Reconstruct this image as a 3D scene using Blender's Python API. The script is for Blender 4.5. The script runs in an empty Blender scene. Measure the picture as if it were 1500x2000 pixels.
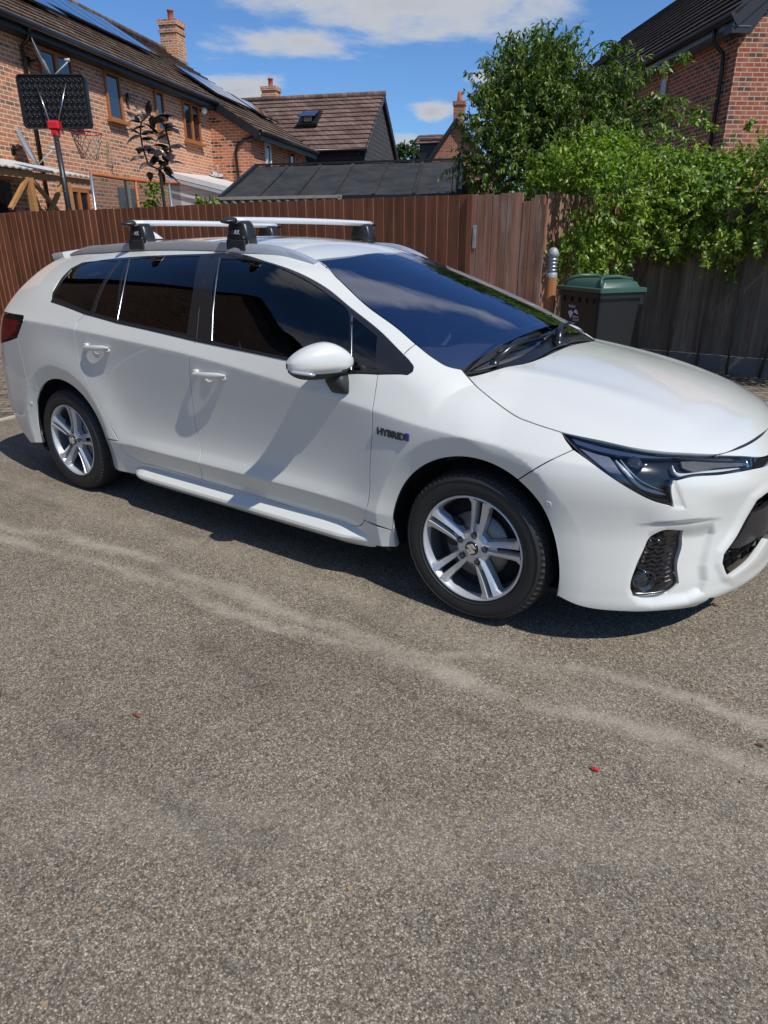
import bpy, bmesh, math, random
import numpy as np
from mathutils import Vector, Matrix, geometry
random.seed(7); np.random.seed(7)
R=math.radians
scene=bpy.context.scene
# ---------------------------------------------------------------- camera, sky, sun, exposure
CAM=np.array([1.10039,-2.992,1.41315]); YAW,PITCH,ROLL,FPX=-.61859,-.38155,-.0051,1322.04
def cam_axes():
    f=np.array([math.sin(YAW)*math.cos(PITCH),math.cos(YAW)*math.cos(PITCH),math.sin(PITCH)])
    r=np.array([math.cos(YAW),-math.sin(YAW),0.]); u=np.cross(r,f)
    return r*math.cos(ROLL)+u*math.sin(ROLL), -r*math.sin(ROLL)+u*math.cos(ROLL), f
CR,CU,CF=cam_axes()
cd=bpy.data.cameras.new('camera'); cam=bpy.data.objects.new('camera',cd); scene.collection.objects.link(cam)
m=Matrix(((CR[0],CU[0],-CF[0],CAM[0]),(CR[1],CU[1],-CF[1],CAM[1]),(CR[2],CU[2],-CF[2],CAM[2]),(0,0,0,1)))
cam.matrix_world=m; cd.sensor_fit='VERTICAL'; cd.sensor_height=36; cd.lens=36*FPX/2000
cd.clip_start=.05; cd.clip_end=5000; scene.camera=cam
scene.render.resolution_x=768; scene.render.resolution_y=1024
SUN=Vector((.775,-.155,1.0)).normalized()            # towards the sun
SEL=math.asin(SUN.z); SAZ=math.atan2(SUN.x,SUN.y)   # azimuth from +y towards +x
world=bpy.data.worlds.new('World'); scene.world=world; world.use_nodes=True
wn=world.node_tree; bg=wn.nodes['Background']
sky=wn.nodes.new('ShaderNodeTexSky'); sky.sky_type='NISHITA'; sky.sun_disc=False
sky.sun_elevation=SEL; sky.sun_rotation=SAZ; sky.altitude=100; sky.air_density=1.0; sky.dust_density=.25; sky.ozone_density=2.5
SKY_STRENGTH=.105
bg.inputs['Strength'].default_value=SKY_STRENGTH
# broken fair-weather cloud over the sky, laid out by direction
def wnode(t,**k):
    n=wn.nodes.new(t)
    for a,b in k.items(): setattr(n,a,b)
    return n
tc=wnode('ShaderNodeTexCoord'); sep=wnode('ShaderNodeSeparateXYZ'); wn.links.new(tc.outputs['Generated'],sep.inputs[0])
zz=wnode('ShaderNodeMath',operation='MAXIMUM'); wn.links.new(sep.outputs['Z'],zz.inputs[0]); zz.inputs[1].default_value=.0
za=wnode('ShaderNodeMath',operation='ADD'); wn.links.new(zz.outputs[0],za.inputs[0]); za.inputs[1].default_value=.12
cmb=wnode('ShaderNodeCombineXYZ')
for i,a in enumerate('XY'):
    d=wnode('ShaderNodeMath',operation='DIVIDE'); wn.links.new(sep.outputs[a],d.inputs[0]); wn.links.new(za.outputs[0],d.inputs[1]); wn.links.new(d.outputs[0],cmb.inputs[i])
def cloud_blob(cx,cy,rx,ry,rot=0):
    mp=wnode('ShaderNodeMapping',vector_type='TEXTURE'); wn.links.new(cmb.outputs[0],mp.inputs[0])
    mp.inputs['Location'].default_value=(cx,cy,0); mp.inputs['Rotation'].default_value=(0,0,rot); mp.inputs['Scale'].default_value=(rx,ry,1)
    l=wnode('ShaderNodeVectorMath',operation='LENGTH'); wn.links.new(mp.outputs[0],l.inputs[0]); 
    mr=wnode('ShaderNodeMapRange'); wn.links.new(l.outputs['Value'],mr.inputs[0]); mr.inputs[1].default_value=0; mr.inputs[2].default_value=1.3; mr.inputs[3].default_value=1; mr.inputs[4].default_value=0
    return mr.outputs[0]
def ray_dir(px,py):
    d=CF+CR*(px-750)/FPX-CU*(py-1000)/FPX
    return d/np.linalg.norm(d)
def skypos(px,py):
    d=ray_dir(px,py); return d[:2]/(max(d[2],0)+.12)
CLOUDS=[((620,20),.75,.16),((330,160),.0,.0)]
blobs=[]
def sky_cloud(p0,p1,w):
    a=skypos(*p0); b=skypos(*p1); c=(a+b)/2; d=b-a
    blobs.append(cloud_blob(c[0],c[1],np.linalg.norm(d)/2,w,math.atan2(d[1],d[0])))
sky_cloud((340,35),(1270,-10),.46)
sky_cloud((380,85),(780,75),.24)
sky_cloud((405,150),(545,200),.34)
sky_cloud((780,215),(900,225),.22)
sky_cloud((750,290),(880,262),.45)
sky_cloud((895,152),(1000,148),.12)
blobs.append(cloud_blob(-.42,.66,.9,.13,R(75))); blobs.append(cloud_blob(-.9,-1.1,1.3,.5,.5)); blobs.append(cloud_blob(.2,-2.6,2.6,.5,-.2)); blobs.append(cloud_blob(-3.2,-.6,1.6,.35,-.9)); blobs.append(cloud_blob(-3,2.2,2.,.22,-.9))
acc=blobs[0]
for b in blobs[1:]:
    mx=wnode('ShaderNodeMath',operation='MAXIMUM'); wn.links.new(acc,mx.inputs[0]); wn.links.new(b,mx.inputs[1]); acc=mx.outputs[0]
nz=wnode('ShaderNodeTexNoise'); nz.inputs['Scale'].default_value=1.7; nz.inputs['Detail'].default_value=9; nz.inputs['Roughness'].default_value=.62; nz.inputs['Distortion'].default_value=.3
wn.links.new(cmb.outputs[0],nz.inputs['Vector'])
ad=wnode('ShaderNodeMath',operation='MULTIPLY_ADD'); wn.links.new(nz.outputs[0],ad.inputs[0]); ad.inputs[1].default_value=2.3; 
wn.links.new(acc,ad.inputs[2])
cm=wnode('ShaderNodeMapRange',interpolation_type='SMOOTHSTEP'); wn.links.new(ad.outputs[0],cm.inputs[0]); cm.inputs[1].default_value=1.42; cm.inputs[2].default_value=1.95
# cloud shade: thick parts a little greyer
cs=wnode('ShaderNodeMapRange'); wn.links.new(ad.outputs[0],cs.inputs[0]); cs.inputs[1].default_value=1.6; cs.inputs[2].default_value=2.5
ccol=wnode('ShaderNodeMix',data_type='RGBA'); wn.links.new(cs.outputs[0],ccol.inputs['Factor']); ccol.inputs[6].default_value=(5.6,5.9,6.4,1); ccol.inputs[7].default_value=(4.0,4.25,4.8,1)
tint=wnode('ShaderNodeMix',data_type='RGBA',blend_type='MULTIPLY'); tint.inputs['Factor'].default_value=1; wn.links.new(sky.outputs[0],tint.inputs[6]); tint.inputs[7].default_value=(.62,.90,1.24,1)
mxs=wnode('ShaderNodeMix',data_type='RGBA'); wn.links.new(cm.outputs[0],mxs.inputs['Factor']); wn.links.new(tint.outputs[2],mxs.inputs[6]); wn.links.new(ccol.outputs[2],mxs.inputs[7])
wn.links.new(mxs.outputs[2],bg.inputs['Color'])
sd=bpy.data.lights.new('sun','SUN'); sd.energy=4.6; sd.angle=R(.53); sd.color=(1,.955,.89)
so=bpy.data.objects.new('sun',sd); scene.collection.objects.link(so); so.rotation_euler=SUN.to_track_quat('Z','Y').to_euler(); so.location=(0,0,20)
scene.view_settings.view_transform='Standard'; scene.view_settings.look='None'; scene.view_settings.exposure=-.03; scene.view_settings.gamma=1
scene.render.engine='CYCLES'

# ---------------------------------------------------------------- helpers
COL=scene.collection
def tag(o,label=None,cat=None,group=None,kind=None):
    if label: o['label']=label
    if cat: o['category']=cat
    if group: o['group']=group
    if kind: o['kind']=kind
    return o
def empty(name,loc=(0,0,0),rz=0,parent=None):
    o=bpy.data.objects.new(name,None); COL.objects.link(o); o.location=loc; o.rotation_euler=(0,0,rz); o.empty_display_size=.1
    if parent: o.parent=parent
    return o
class MB:
    """collects shapes, then links them as one mesh object"""
    def __init__(s): s.v=[]; s.f=[]; s.mi=[]; s.sm=[]; s.cur=0; s.smooth=False
    def add(s,vs,fs):
        b=len(s.v); s.v+= [tuple(map(float,v)) for v in vs]
        for f in fs: s.f.append(tuple(b+i for i in f)); s.mi.append(s.cur); s.sm.append(s.smooth)
        return s
    def box(s,c,d,rz=0,M=None,bev=0):
        x,y,z=[a/2 for a in d]; 
        if bev:
            b=min(bev,x*.98,y*.98,z*.98)
            vs=[];idx={}
            for sx in(-1,1):
                for sy in(-1,1):
                    for sz in(-1,1):
                        idx[sx,sy,sz]=len(vs)
                        vs+=[(sx*x,sy*(y-b),sz*(z-b)),(sx*(x-b),sy*y,sz*(z-b)),(sx*(x-b),sy*(y-b),sz*z)]
            fs=[]
            def q(l): fs.append(l)
            for sx in(-1,1): q([idx[sx,-1,-1],idx[sx,1,-1],idx[sx,1,1],idx[sx,-1,1]][::sx])
            for sy in(-1,1): q([idx[-1,sy,-1]+1,idx[1,sy,-1]+1,idx[1,sy,1]+1,idx[-1,sy,1]+1][::-sy])
            for sz in(-1,1): q([idx[-1,-1,sz]+2,idx[1,-1,sz]+2,idx[1,1,sz]+2,idx[-1,1,sz]+2][::sz])
            for sx in(-1,1):
                for sy in(-1,1): q([idx[sx,sy,-1],idx[sx,sy,-1]+1,idx[sx,sy,1]+1,idx[sx,sy,1]][::sx*sy])
                for sz in(-1,1): q([idx[sx,-1,sz],idx[sx,1,sz],idx[sx,1,sz]+2,idx[sx,-1,sz]+2][::sx*sz])
            for sy in(-1,1):
                for sz in(-1,1): q([idx[-1,sy,sz]+1,idx[-1,sy,sz]+2,idx[1,sy,sz]+2,idx[1,sy,sz]+1][::sy*sz])
            for sx in(-1,1):
                for sy in(-1,1):
                    for sz in(-1,1):
                        i=idx[sx,sy,sz]; q([i,i+1,i+2][::sx*sy*sz])
        else:
            vs=[(-x,-y,-z),(x,-y,-z),(x,y,-z),(-x,y,-z),(-x,-y,z),(x,-y,z),(x,y,z),(-x,y,z)]
            fs=[(0,3,2,1),(4,5,6,7),(0,1,5,4),(1,2,6,5),(2,3,7,6),(3,0,4,7)]
        M=M or Matrix.Rotation(rz,3,'Z'); c=Vector(c)
        return s.add([M@Vector(v)+c for v in vs],fs)
    def beam(s,a,b,w,h,up=(0,0,1)):
        a=Vector(a);b=Vector(b);d=(b-a);L=d.length;d/=L;up=Vector(up)
        x=d.cross(up)
        if x.length<1e-4: x=d.cross(Vector((1,0,0)))
        x.normalize(); u=x.cross(d)
        M=Matrix((x,d,u)).transposed()
        return s.box((a+b)/2,(w,L,h),M=M)
    def tube(s,pts,r,n=10,cap=True,closed=False):
        pts=[Vector(p) for p in pts]; N=len(pts); rr=r if hasattr(r,'__len__') else [r]*N
        vs=[];fs=[];prev=None
        for i,p in enumerate(pts):
            if closed: t=pts[(i+1)%N]-pts[i-1]
            else: t=pts[min(i+1,N-1)]-pts[max(i-1,0)]
            t.normalize()
            if prev is None:
                a=Vector((0,0,1)) if abs(t.z)<.9 else Vector((1,0,0)); x=t.cross(a).normalized()
            else:
                x=(prev-t*prev.dot(t)).normalized()
            prev=x; y=t.cross(x)
            for k in range(n):
                an=2*math.pi*k/n; vs.append(p+(x*math.cos(an)+y*math.sin(an))*rr[i])
        for i in range(N if closed else N-1):
            j=(i+1)%N
            for k in range(n):
                l=(k+1)%n; fs.append((i*n+k,i*n+l,j*n+l,j*n+k))
        if cap and not closed: fs.append(tuple(range(n))[::-1]); fs.append(tuple((N-1)*n+k for k in range(n)))
        return s.add(vs,fs)
    def lathe(s,prof,c=(0,0,0),axis='Z',n=32,closed=False,M=None):
        """prof: (r,h) list"""
        vs=[];fs=[];P=len(prof);c=Vector(c)
        for k in range(n):
            a=2*math.pi*k/n
            for r,h in prof:
                v=Vector((r*math.cos(a),r*math.sin(a),h))
                if axis=='Y': v=Vector((r*math.cos(a),-h,r*math.sin(a)))
                if axis=='W': v=Vector((r*math.cos(a),h,r*math.sin(a)))
                if axis=='X': v=Vector((h,r*math.cos(a),r*math.sin(a)))
                if M: v=M@v
                vs.append(v+c)
        for k in range(n):
            l=(k+1)%n
            for i in range(P-1 if not closed else P):
                j=(i+1)%P
                fs.append((k*P+i,l*P+i,l*P+j,k*P+j))
        return s.add(vs,fs)
    def prism(s,poly,a,b,plane='XZ'):
        """extrude 2D polygon between a and b on the third axis"""
        def P(u,v,w): return {'XZ':(u,w,v),'XY':(u,v,w),'YZ':(w,u,v)}[plane]
        n=len(poly); vs=[P(u,v,a) for u,v in poly]+[P(u,v,b) for u,v in poly]
        fs=[tuple(range(n)),tuple(range(2*n-1,n-1,-1))]+[((i+1)%n,i,n+i,n+(i+1)%n) for i in range(n)]
        return s.add(vs,fs)
    def build(s,name,mats,parent=None,fix=True,bevel=0,smooth=None):
        me=bpy.data.meshes.new(name); me.from_pydata(s.v,[],s.f)
        if not isinstance(mats,(list,tuple)): mats=[mats]
        for m_ in mats: me.materials.append(m_)
        me.polygons.foreach_set('material_index',s.mi); me.polygons.foreach_set('use_smooth',[bool(smooth) if smooth is not None else x for x in s.sm])
        if fix:
            bm=bmesh.new(); bm.from_mesh(me); bmesh.ops.recalc_face_normals(bm,faces=bm.faces); bm.to_mesh(me); bm.free()
        me.update()
        o=bpy.data.objects.new(name,me); COL.objects.link(o)
        if parent: o.parent=parent
        if bevel:
            b=o.modifiers.new('b','BEVEL'); b.width=bevel; b.segments=2; b.limit_method='ANGLE'; b.angle_limit=R(35)
        return o
def edge_smooth(o,deg=35):
    o.data.polygons.foreach_set('use_smooth',[True]*len(o.data.polygons))
    try: o.data.set_sharp_from_angle(angle=R(deg))
    except Exception: pass
    return o
def copy_tree(o,parent=None):
    c=o.copy(); COL.objects.link(c)
    if parent: c.parent=parent; c.matrix_parent_inverse=o.matrix_parent_inverse.copy()
    for ch in list(o.children): copy_tree(ch,c)
    return c
# ---------------------------------------------------------------- materials
class Mat:
    def __init__(s,name):
        s.m=bpy.data.materials.new(name); s.m.use_nodes=True; s.t=s.m.node_tree; s.b=s.t.nodes['Principled BSDF']
    def n(s,t,**k):
        x=s.t.nodes.new(t)
        for a,b in k.items():
            if a.startswith('i_'):
                key=a[2:]; x.inputs[int(key) if key.isdigit() else key.replace('_',' ')].default_value=b
            else: setattr(x,a,b)
        return x
    def l(s,a,b): s.t.links.new(a,b); return s
    def coord(s,kind='Object',scale=(1,1,1)):
        tc=s.n('ShaderNodeTexCoord'); mp=s.n('ShaderNodeMapping'); mp.inputs['Scale'].default_value=scale; s.l(tc.outputs[kind],mp.inputs[0]); return mp.outputs[0]
    def world(s,scale=(1,1,1)):
        g=s.n('ShaderNodeNewGeometry'); mp=s.n('ShaderNodeMapping'); mp.inputs['Scale'].default_value=scale; s.l(g.outputs['Position'],mp.inputs[0]); return mp.outputs[0]
    def noise(s,vec,scale,detail=4,rough=.55,dist=0):
        x=s.n('ShaderNodeTexNoise'); x.inputs['Scale'].default_value=scale; x.inputs['Detail'].default_value=detail; x.inputs['Roughness'].default_value=rough; x.inputs['Distortion'].default_value=dist
        s.l(vec,x.inputs['Vector']); return x.outputs[0]
    def ramp(s,fac,stops,interp='LINEAR'):
        r=s.n('ShaderNodeValToRGB'); r.color_ramp.interpolation=interp; e=r.color_ramp.elements
        while len(e)<len(stops): e.new(.5)
        for i,(p,c) in enumerate(stops): e[i].position=p; e[i].color=(*c,1) if hasattr(c,'__len__') else (c,c,c,1)
        s.l(fac,r.inputs[0]); return r.outputs[0]
    def mix(s,fac,a,b,mode='MIX'):
        x=s.n('ShaderNodeMix',data_type='RGBA',blend_type=mode)
        for v,i in ((fac,0),(a,6),(b,7)):
            if hasattr(v,'is_linked') or hasattr(v,'links'): s.l(v,x.inputs[i])
            else: x.inputs[i].default_value=v if not hasattr(v,'__len__') else (*v,1)[:4]
        return x.outputs[2]
    def math(s,op,a,b=0,c=0):
        x=s.n('ShaderNodeMath',operation=op)
        for v,i in ((a,0),(b,1),(c,2)):
            if hasattr(v,'links'): s.l(v,x.inputs[i])
            else: x.inputs[i].default_value=v
        return x.outputs[0]
    def bump(s,h,strength=.5,dist=.01,normal=None):
        x=s.n('ShaderNodeBump'); x.inputs['Strength'].default_value=strength; x.inputs['Distance'].default_value=dist; s.l(h,x.inputs['Height'])
        if normal is not None: s.l(normal,x.inputs['Normal'])
        s.l(x.outputs[0],s.b.inputs['Normal']); return x.outputs[0]
    def set(s,**k):
        for a,b in k.items():
            i=s.b.inputs[a.replace('_',' ')]
            if hasattr(b,'links'): s.l(b,i)
            else: i.default_value=b if not hasattr(b,'__len__') else (*b,1)[:4]
        return s
def simple(name,col,rough=.5,metal=0,spec=.5,coat=0,var=.12,vscale=8,bump=0,bscale=60):
    M=Mat(name); v=M.coord()
    if var:
        f=M.noise(v,vscale,5); c=M.mix(f,[x*(1-var) for x in col],[min(1,x*(1+var)) for x in col]); M.set(Base_Color=c)
        M.set(Roughness=M.math('MULTIPLY_ADD',M.noise(v,vscale*3,3),rough*.4,rough*.8))
    else: M.set(Base_Color=col,Roughness=rough)
    M.set(Metallic=metal,Specular_IOR_Level=spec,Coat_Weight=coat)
    if bump: M.bump(M.noise(v,bscale,4),bump,.004)
    return M.m
# ---------------------------------------------------------------- car body as smooth functions (front axle x=0, forward +x, near side -y)
def cub(xs,ys,x):
    xs=np.asarray(xs,float); ys=np.asarray(ys,float); x=np.clip(x,xs[0],xs[-1])
    h=np.diff(xs); dl=np.diff(ys)/h; m=np.zeros_like(ys)
    m[1:-1]=np.where(dl[:-1]*dl[1:]>0,(dl[:-1]*h[1:]+dl[1:]*h[:-1])/(h[1:]+h[:-1]),0); m[0]=dl[0]; m[-1]=dl[-1]
    i=np.clip(np.searchsorted(xs,x)-1,0,len(h)-1); t=(x-xs[i])/h[i]; H=h[i]
    return (1+2*t)*(1-t)**2*ys[i]+t*(1-t)**2*H*m[i]+t*t*(3-2*t)*ys[i+1]+t*t*(t-1)*H*m[i+1]
#        x      z0     w0   | low z,w      | ridge z,w    | dish z,w    | mid z,w     | crease z,w    | belt z,w    | up z,w      | roof z,w
SEC=[(-3.75,.17,.80, .27,.80, .38,.80, .47,.80, .64,.80, 1.00,.800, 1.13,.66, 1.22,.55, 1.36,.42, 1.45,.36),
     (-3.45,.17,.84, .27,.845,.38,.85, .47,.852,.64,.852,1.00,.838, 1.14,.700,1.22,.61, 1.36,.50, 1.45,.42),
     (-3.10,.17,.855,.27,.865,.38,.872,.47,.877,.64,.878,.995,.872, 1.14,.765,1.22,.685,1.35,.545,1.45,.46),
     (-2.70,.17,.855,.27,.868,.38,.880,.47,.886,.66,.890,.985,.886, 1.12,.805,1.21,.730,1.35,.585,1.45,.48),
     (-2.35,.17,.85, .27,.862,.38,.880,.47,.882,.63,.880,.970,.893, 1.085,.830,1.20,.748,1.36,.605,1.45,.50),
     (-2.00,.17,.84, .27,.853,.385,.893,.465,.867,.62,.865,.950,.895,1.05,.845,1.20,.752,1.36,.612,1.45,.51),
     (-1.50,.17,.84, .27,.850,.385,.895,.465,.863,.61,.864,.918,.895,1.01,.852,1.20,.745,1.36,.615,1.45,.51),
     (-1.00,.17,.84, .27,.850,.385,.893,.465,.864,.60,.865,.865,.894,.985,.850,1.18,.735,1.34,.600,1.45,.49),
     (-.60,.17,.84, .27,.853,.375,.886,.455,.868,.60,.870,.815,.892,.97,.838,1.15,.715,1.30,.58,1.45,.46),
     (-.30,.17,.85, .27,.862,.36,.874,.45,.876,.60,.880,.775,.888,.955,.800,1.08,.69,1.25,.55,1.45,.44),
     (.00,.17,.86, .27,.875,.38,.885,.47,.890,.60,.893,.750,.884,.90,.755,1.02,.62,1.20,.50,1.45,.40),
     (.35,.17,.865,.27,.880,.38,.890,.47,.893,.60,.893,.720,.884,.84,.790,.95,.66,1.2,.5,1.45,.4),
     (.60,.17,.85,.27,.868,.38,.880,.47,.882,.58,.880,.700,.868,.80,.79,.95,.66,1.2,.5,1.45,.4),
     (1.0,.17,.82,.27,.84,.38,.85,.47,.85,.56,.85,.68,.83,.78,.75,.95,.6,1.2,.5,1.45,.4)]
DX,DZ=.02,.004; X0,X1,Z0_,Z1_=-4.0,1.3,.0,1.6
XS=np.arange(X0,X1+1e-9,DX); ZS=np.arange(Z0_,Z1_+1e-9,DZ)
def make_W():
    S=np.array(SEC); kx=S[:,0]; W=np.zeros((len(XS),len(ZS)))
    cols=[cub(kx,S[:,j],XS) for j in range(1,21)]
    cr=np.array([1.0 if i==5 else (.5 if i==2 else 0) for i in range(10)])
    for i in range(len(XS)):
        P=np.array([(cols[2*j][i],cols[2*j+1][i]) for j in range(10)])
        # control polygon: duplicate creases part-way so the quadratic spline turns tightly there
        Q=[P[0]+(P[0]-P[1])*1.2]
        for j in range(10):
            if j==5:
                Q+= [P[j]+(P[j-1]-P[j])*.03,P[j],P[j]+(P[j+1]-P[j])*.06]
            elif j==2: Q+=[P[j]+(P[j-1]-P[j])*.12,P[j],P[j]+(P[j+1]-P[j])*.12]
            else: Q.append(P[j])
        Q.append(P[9]+(P[9]-P[8])); Q=np.array(Q)
        n=len(Q); zz=[];ww=[]
        t=np.linspace(0,1,24,endpoint=False)[:,None]
        for k in range(n-2):
            a,b,c=Q[k],Q[k+1],Q[k+2]
            p=.5*((a+b)*(1-t)**2+ (b+c)*t**2)+ 2*t*(1-t)*b
            zz.append(p[:,0]);ww.append(p[:,1])
        zz=np.concatenate(zz);ww=np.concatenate(ww)
        W[i]=np.interp(ZS,zz,ww)
    # smooth a touch along x
    return W
WT=make_W()
def bic(T,x,z):
    fx=np.clip((x-X0)/DX,1,T.shape[0]-3); fz=np.clip((z-Z0_)/DZ,1,T.shape[1]-3)
    i=fx.astype(int); j=fz.astype(int); u=fx-i; v=fz-j
    def w(t): # cubic B-spline (smooths)
        return ((1-t)**3/6,(3*t**3-6*t*t+4)/6,(-3*t**3+3*t*t+3*t+1)/6,t**3/6)
    wu=w(u);wv=w(v); r=0
    for a in range(4):
        for b in range(4): r=r+wu[a]*wv[b]*T[i+a-1,j+b-1]
    return r
def sstep(a,b,x):
    t=np.clip((x-a)/(b-a),0,1); return t*t*(3-2*t)
WHEELS=((0.,.308),(-2.70,.308)); RARCH=.368
def Wf(x,z):
    w=bic(WT,x,z)
    for cx,cz in WHEELS:
        r=np.hypot(x-cx,(z-cz)*.985)
        w=w+.017*np.where(r>.440,np.exp(-((r-.440)/.13)**2),1)-.30*np.maximum(.438-r,0)*sstep(.30,.36,r)*1.0
    return w
# centre-line height, as a function of s=x+bow*y^2
HX=[-4.0,-3.60,-3.30,-3.0,-2.6,-2.2,-1.9,-1.6,-1.3,-1.12,-1.0,-.8,-.55,-.3,-.1,.0,.04,.10,.4]
HZ=[1.20,1.290,1.355,1.396,1.424,1.438,1.441,1.436,1.415,1.392,1.362,1.300,1.215,1.122,1.038,.990,.970,.930,.5]
GX=[-.4,-.1,.1,.3,.5,.62,.7,.78,.84,.9,1.1]; GZ=[1.005,.980,.954,.920,.874,.837,.802,.766,.728,.68,.45]
def Hroof(x,y):
    s=x+.40*y*y*sstep(-2.2,-1.0,x); c=.12*sstep(-.2,-1.6,x)+.09
    return cub(HX,HZ,s)-c*y*y
def Hhood(x,y):
    ridge=.010*np.exp(-((np.abs(y)-.50+.12*x)/.07)**2)*sstep(.75,.3,x)
    return cub(GX,GZ,x+.10*y*y)-.13*y*y-.05*y**4+ridge*0.8
def smax(a,b,r):
    h=np.maximum(r-np.abs(a-b),0)/r; return np.maximum(a,b)+h*h*r*.25
NZ=[0,.15,.18,.25,.35,.47,.58,.66,.72,.78,.85,1.6]; NX=[.88,.905,.935,.945,.935,.925,.925,.912,.89,.862,.82,.3]
def Fx(y,z):
    y=np.minimum(np.abs(y),1.2)
    return cub(NZ,NX,z)-.48*y**2*(1-.25*sstep(.45,.75,z))-.55*y**8
RZ=[0,.15,.25,.4,.6,.8,.9,1.0,1.1,1.2,1.33,1.40,1.6]; RXc=[-3.4,-3.5,-3.62,-3.71,-3.715,-3.69,-3.65,-3.58,-3.49,-3.39,-3.25,-3.16,-2.9]
def Rxf(y,z):
    y=np.minimum(np.abs(y),1.2)
    return cub(RZ,RXc,z)+.19*y**2+.50*y**8
def fbody(P):
    x,y,z=P[...,0],P[...,1],P[...,2]; ay=np.abs(y)
    # round |y| near the centre so it never matters
    side=ay-Wf(x,z)
    wr=Hroof(x,y); hd=Hhood(x,y)
    top=z-np.maximum(wr,hd)
    rt=.06+.08*sstep(-1.0,-1.5,x)+.07*sstep(-.1,.1,x)
    f=smax(side,top,rt)
    f=smax(f,x-Fx(y,z),.10)
    f=smax(f,Rxf(y,z)-x,.09)
    return f
def grad(P,f=fbody,e=.0015):
    g=np.zeros_like(P)
    for k in range(3):
        d=np.zeros(3); d[k]=e; g[...,k]=(f(P+d)-f(P-d))/(2*e)
    return g/np.maximum(np.linalg.norm(g,axis=-1,keepdims=True),1e-9)
def cast(O,D,f=fbody,tmax=6.,n=220):
    """first hit of rays with the body; returns points and mask"""
    O=np.array(np.broadcast_to(O,np.broadcast_shapes(np.shape(O),np.shape(D))),float); D=np.array(np.broadcast_to(D,O.shape),float)
    a=np.zeros(len(O)); hit=np.zeros(len(O),bool); lo=np.zeros(len(O)); hi=np.full(len(O),tmax)
    # cheap bounding: start of box
    dt=tmax/n; act=np.arange(len(O)); t=0.
    for k in range(1,n+1):
        t=k*dt; v=f(O[act]+D[act]*t); h=v<0
        lo[act[h]]=t-dt; hi[act[h]]=t; hit[act[h]]=True; act=act[~h]
        if len(act)==0: break
    for k in range(22):
        mid=(lo+hi)/2; v=f(O+D*mid[:,None]); neg=v<0; hi=np.where(neg,mid,hi); lo=np.where(neg,lo,mid)
    return O+D*hi[:,None],hit
def pxray(px,py):
    d=CF[None,:]+np.outer(np.atleast_1d(px)-750,CR)/FPX-np.outer(np.atleast_1d(py)-1000,CU)/FPX
    return d/np.linalg.norm(d,axis=1,keepdims=True)
def px3(pts,f=fbody):
    pts=np.array(pts,float); D=pxray(pts[:,0],pts[:,1])
    P,h=cast(CAM[None,:]+D*1.0,D,f,tmax=6.5,n=500)
    if not h.all():
        # missed: slide to the closest approach
        for i in np.where(~h)[0]:
            t=np.linspace(1,7,1500); Q=CAM+D[i]*t[:,None]; P[i]=Q[np.argmin(f(Q))]
    return P,h
def smooth_pts(Q,corner=38,step=.010):
    """closed 2D polyline -> rounded by Catmull-Rom between corners, resampled"""
    Q=[np.array(q,float) for q in Q]; n=len(Q); cor=[]
    for i in range(n):
        a=Q[i]-Q[i-1]; b=Q[(i+1)%n]-Q[i]
        la,lb=np.linalg.norm(a),np.linalg.norm(b)
        c=np.dot(a,b)/(la*lb+1e-12); cor.append(c<math.cos(R(corner)))
    out=[]
    for i in range(n):
        p0,p1,p2,p3=Q[i-1],Q[i],Q[(i+1)%n],Q[(i+2)%n]
        L=np.linalg.norm(p2-p1); k=max(1,int(math.ceil(L/step)))
        la=np.linalg.norm(p1-p0); lc=np.linalg.norm(p3-p2)
        m1=(p2-p1)/L if cor[i] else ((p1-p0)/la*L+(p2-p1)/L*la)/(la+L)
        m2=(p2-p1)/L if cor[(i+1)%n] else ((p2-p1)/L*lc+(p3-p2)/lc*L)/(lc+L)
        if not cor[i]: m1=m1/max(np.linalg.norm(m1),1e-9)
        if not cor[(i+1)%n]: m2=m2/max(np.linalg.norm(m2),1e-9)
        for t in np.arange(k)/k:
            h00=2*t**3-3*t*t+1;h10=t**3-2*t*t+t;h01=-2*t**3+3*t*t;h11=t**3-t*t
            out.append(h00*p1+h10*L*m1+h01*p2+h11*L*m2)
    return np.array(out)
def area2(P): x,y=P[:,0],P[:,1]; return .5*np.sum(x*np.roll(y,-1)-np.roll(x,-1)*y)
def inset(P,g):
    if area2(P)<0: P=P[::-1]
    a=P-np.roll(P,1,0); b=np.roll(P,-1,0)-P
    na=np.stack([-a[:,1],a[:,0]],1); nb=np.stack([-b[:,1],b[:,0]],1)
    na/=np.linalg.norm(na,axis=1,keepdims=True)+1e-12; nb/=np.linalg.norm(nb,axis=1,keepdims=True)+1e-12
    n=na+nb; l=np.linalg.norm(n,axis=1,keepdims=True); n=n/np.maximum(l,.3); k=1/np.maximum(l/2,.5)
    return P+n*g*k
def pip(P,X):
    x,y=X[:,0],X[:,1]; ins=np.zeros(len(X),bool); n=len(P)
    for i in range(n):
        x0,y0=P[i-1];x1,y1=P[i]
        if y0==y1: continue
        c=((y0>y)!=(y1>y))&(x<(x1-x0)*(y-y0)/(y1-y0)+x0); ins^=c
    return ins
def seg_dist(P,X,closed=True):
    d=np.full(len(X),1e9)
    for i in range(0 if closed else 1,len(P)):
        a=P[i-1];b=P[i];ab=b-a; t=np.clip(((X-a)@ab)/(ab@ab+1e-12),0,1); q=a+t[:,None]*ab; d=np.minimum(d,np.hypot(*(X-q).T))
    return d
def sdf(P,X): 
    P=np.asarray(P,float); d=seg_dist(P,X); return np.where(pip(P,X),-d,d)
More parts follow.
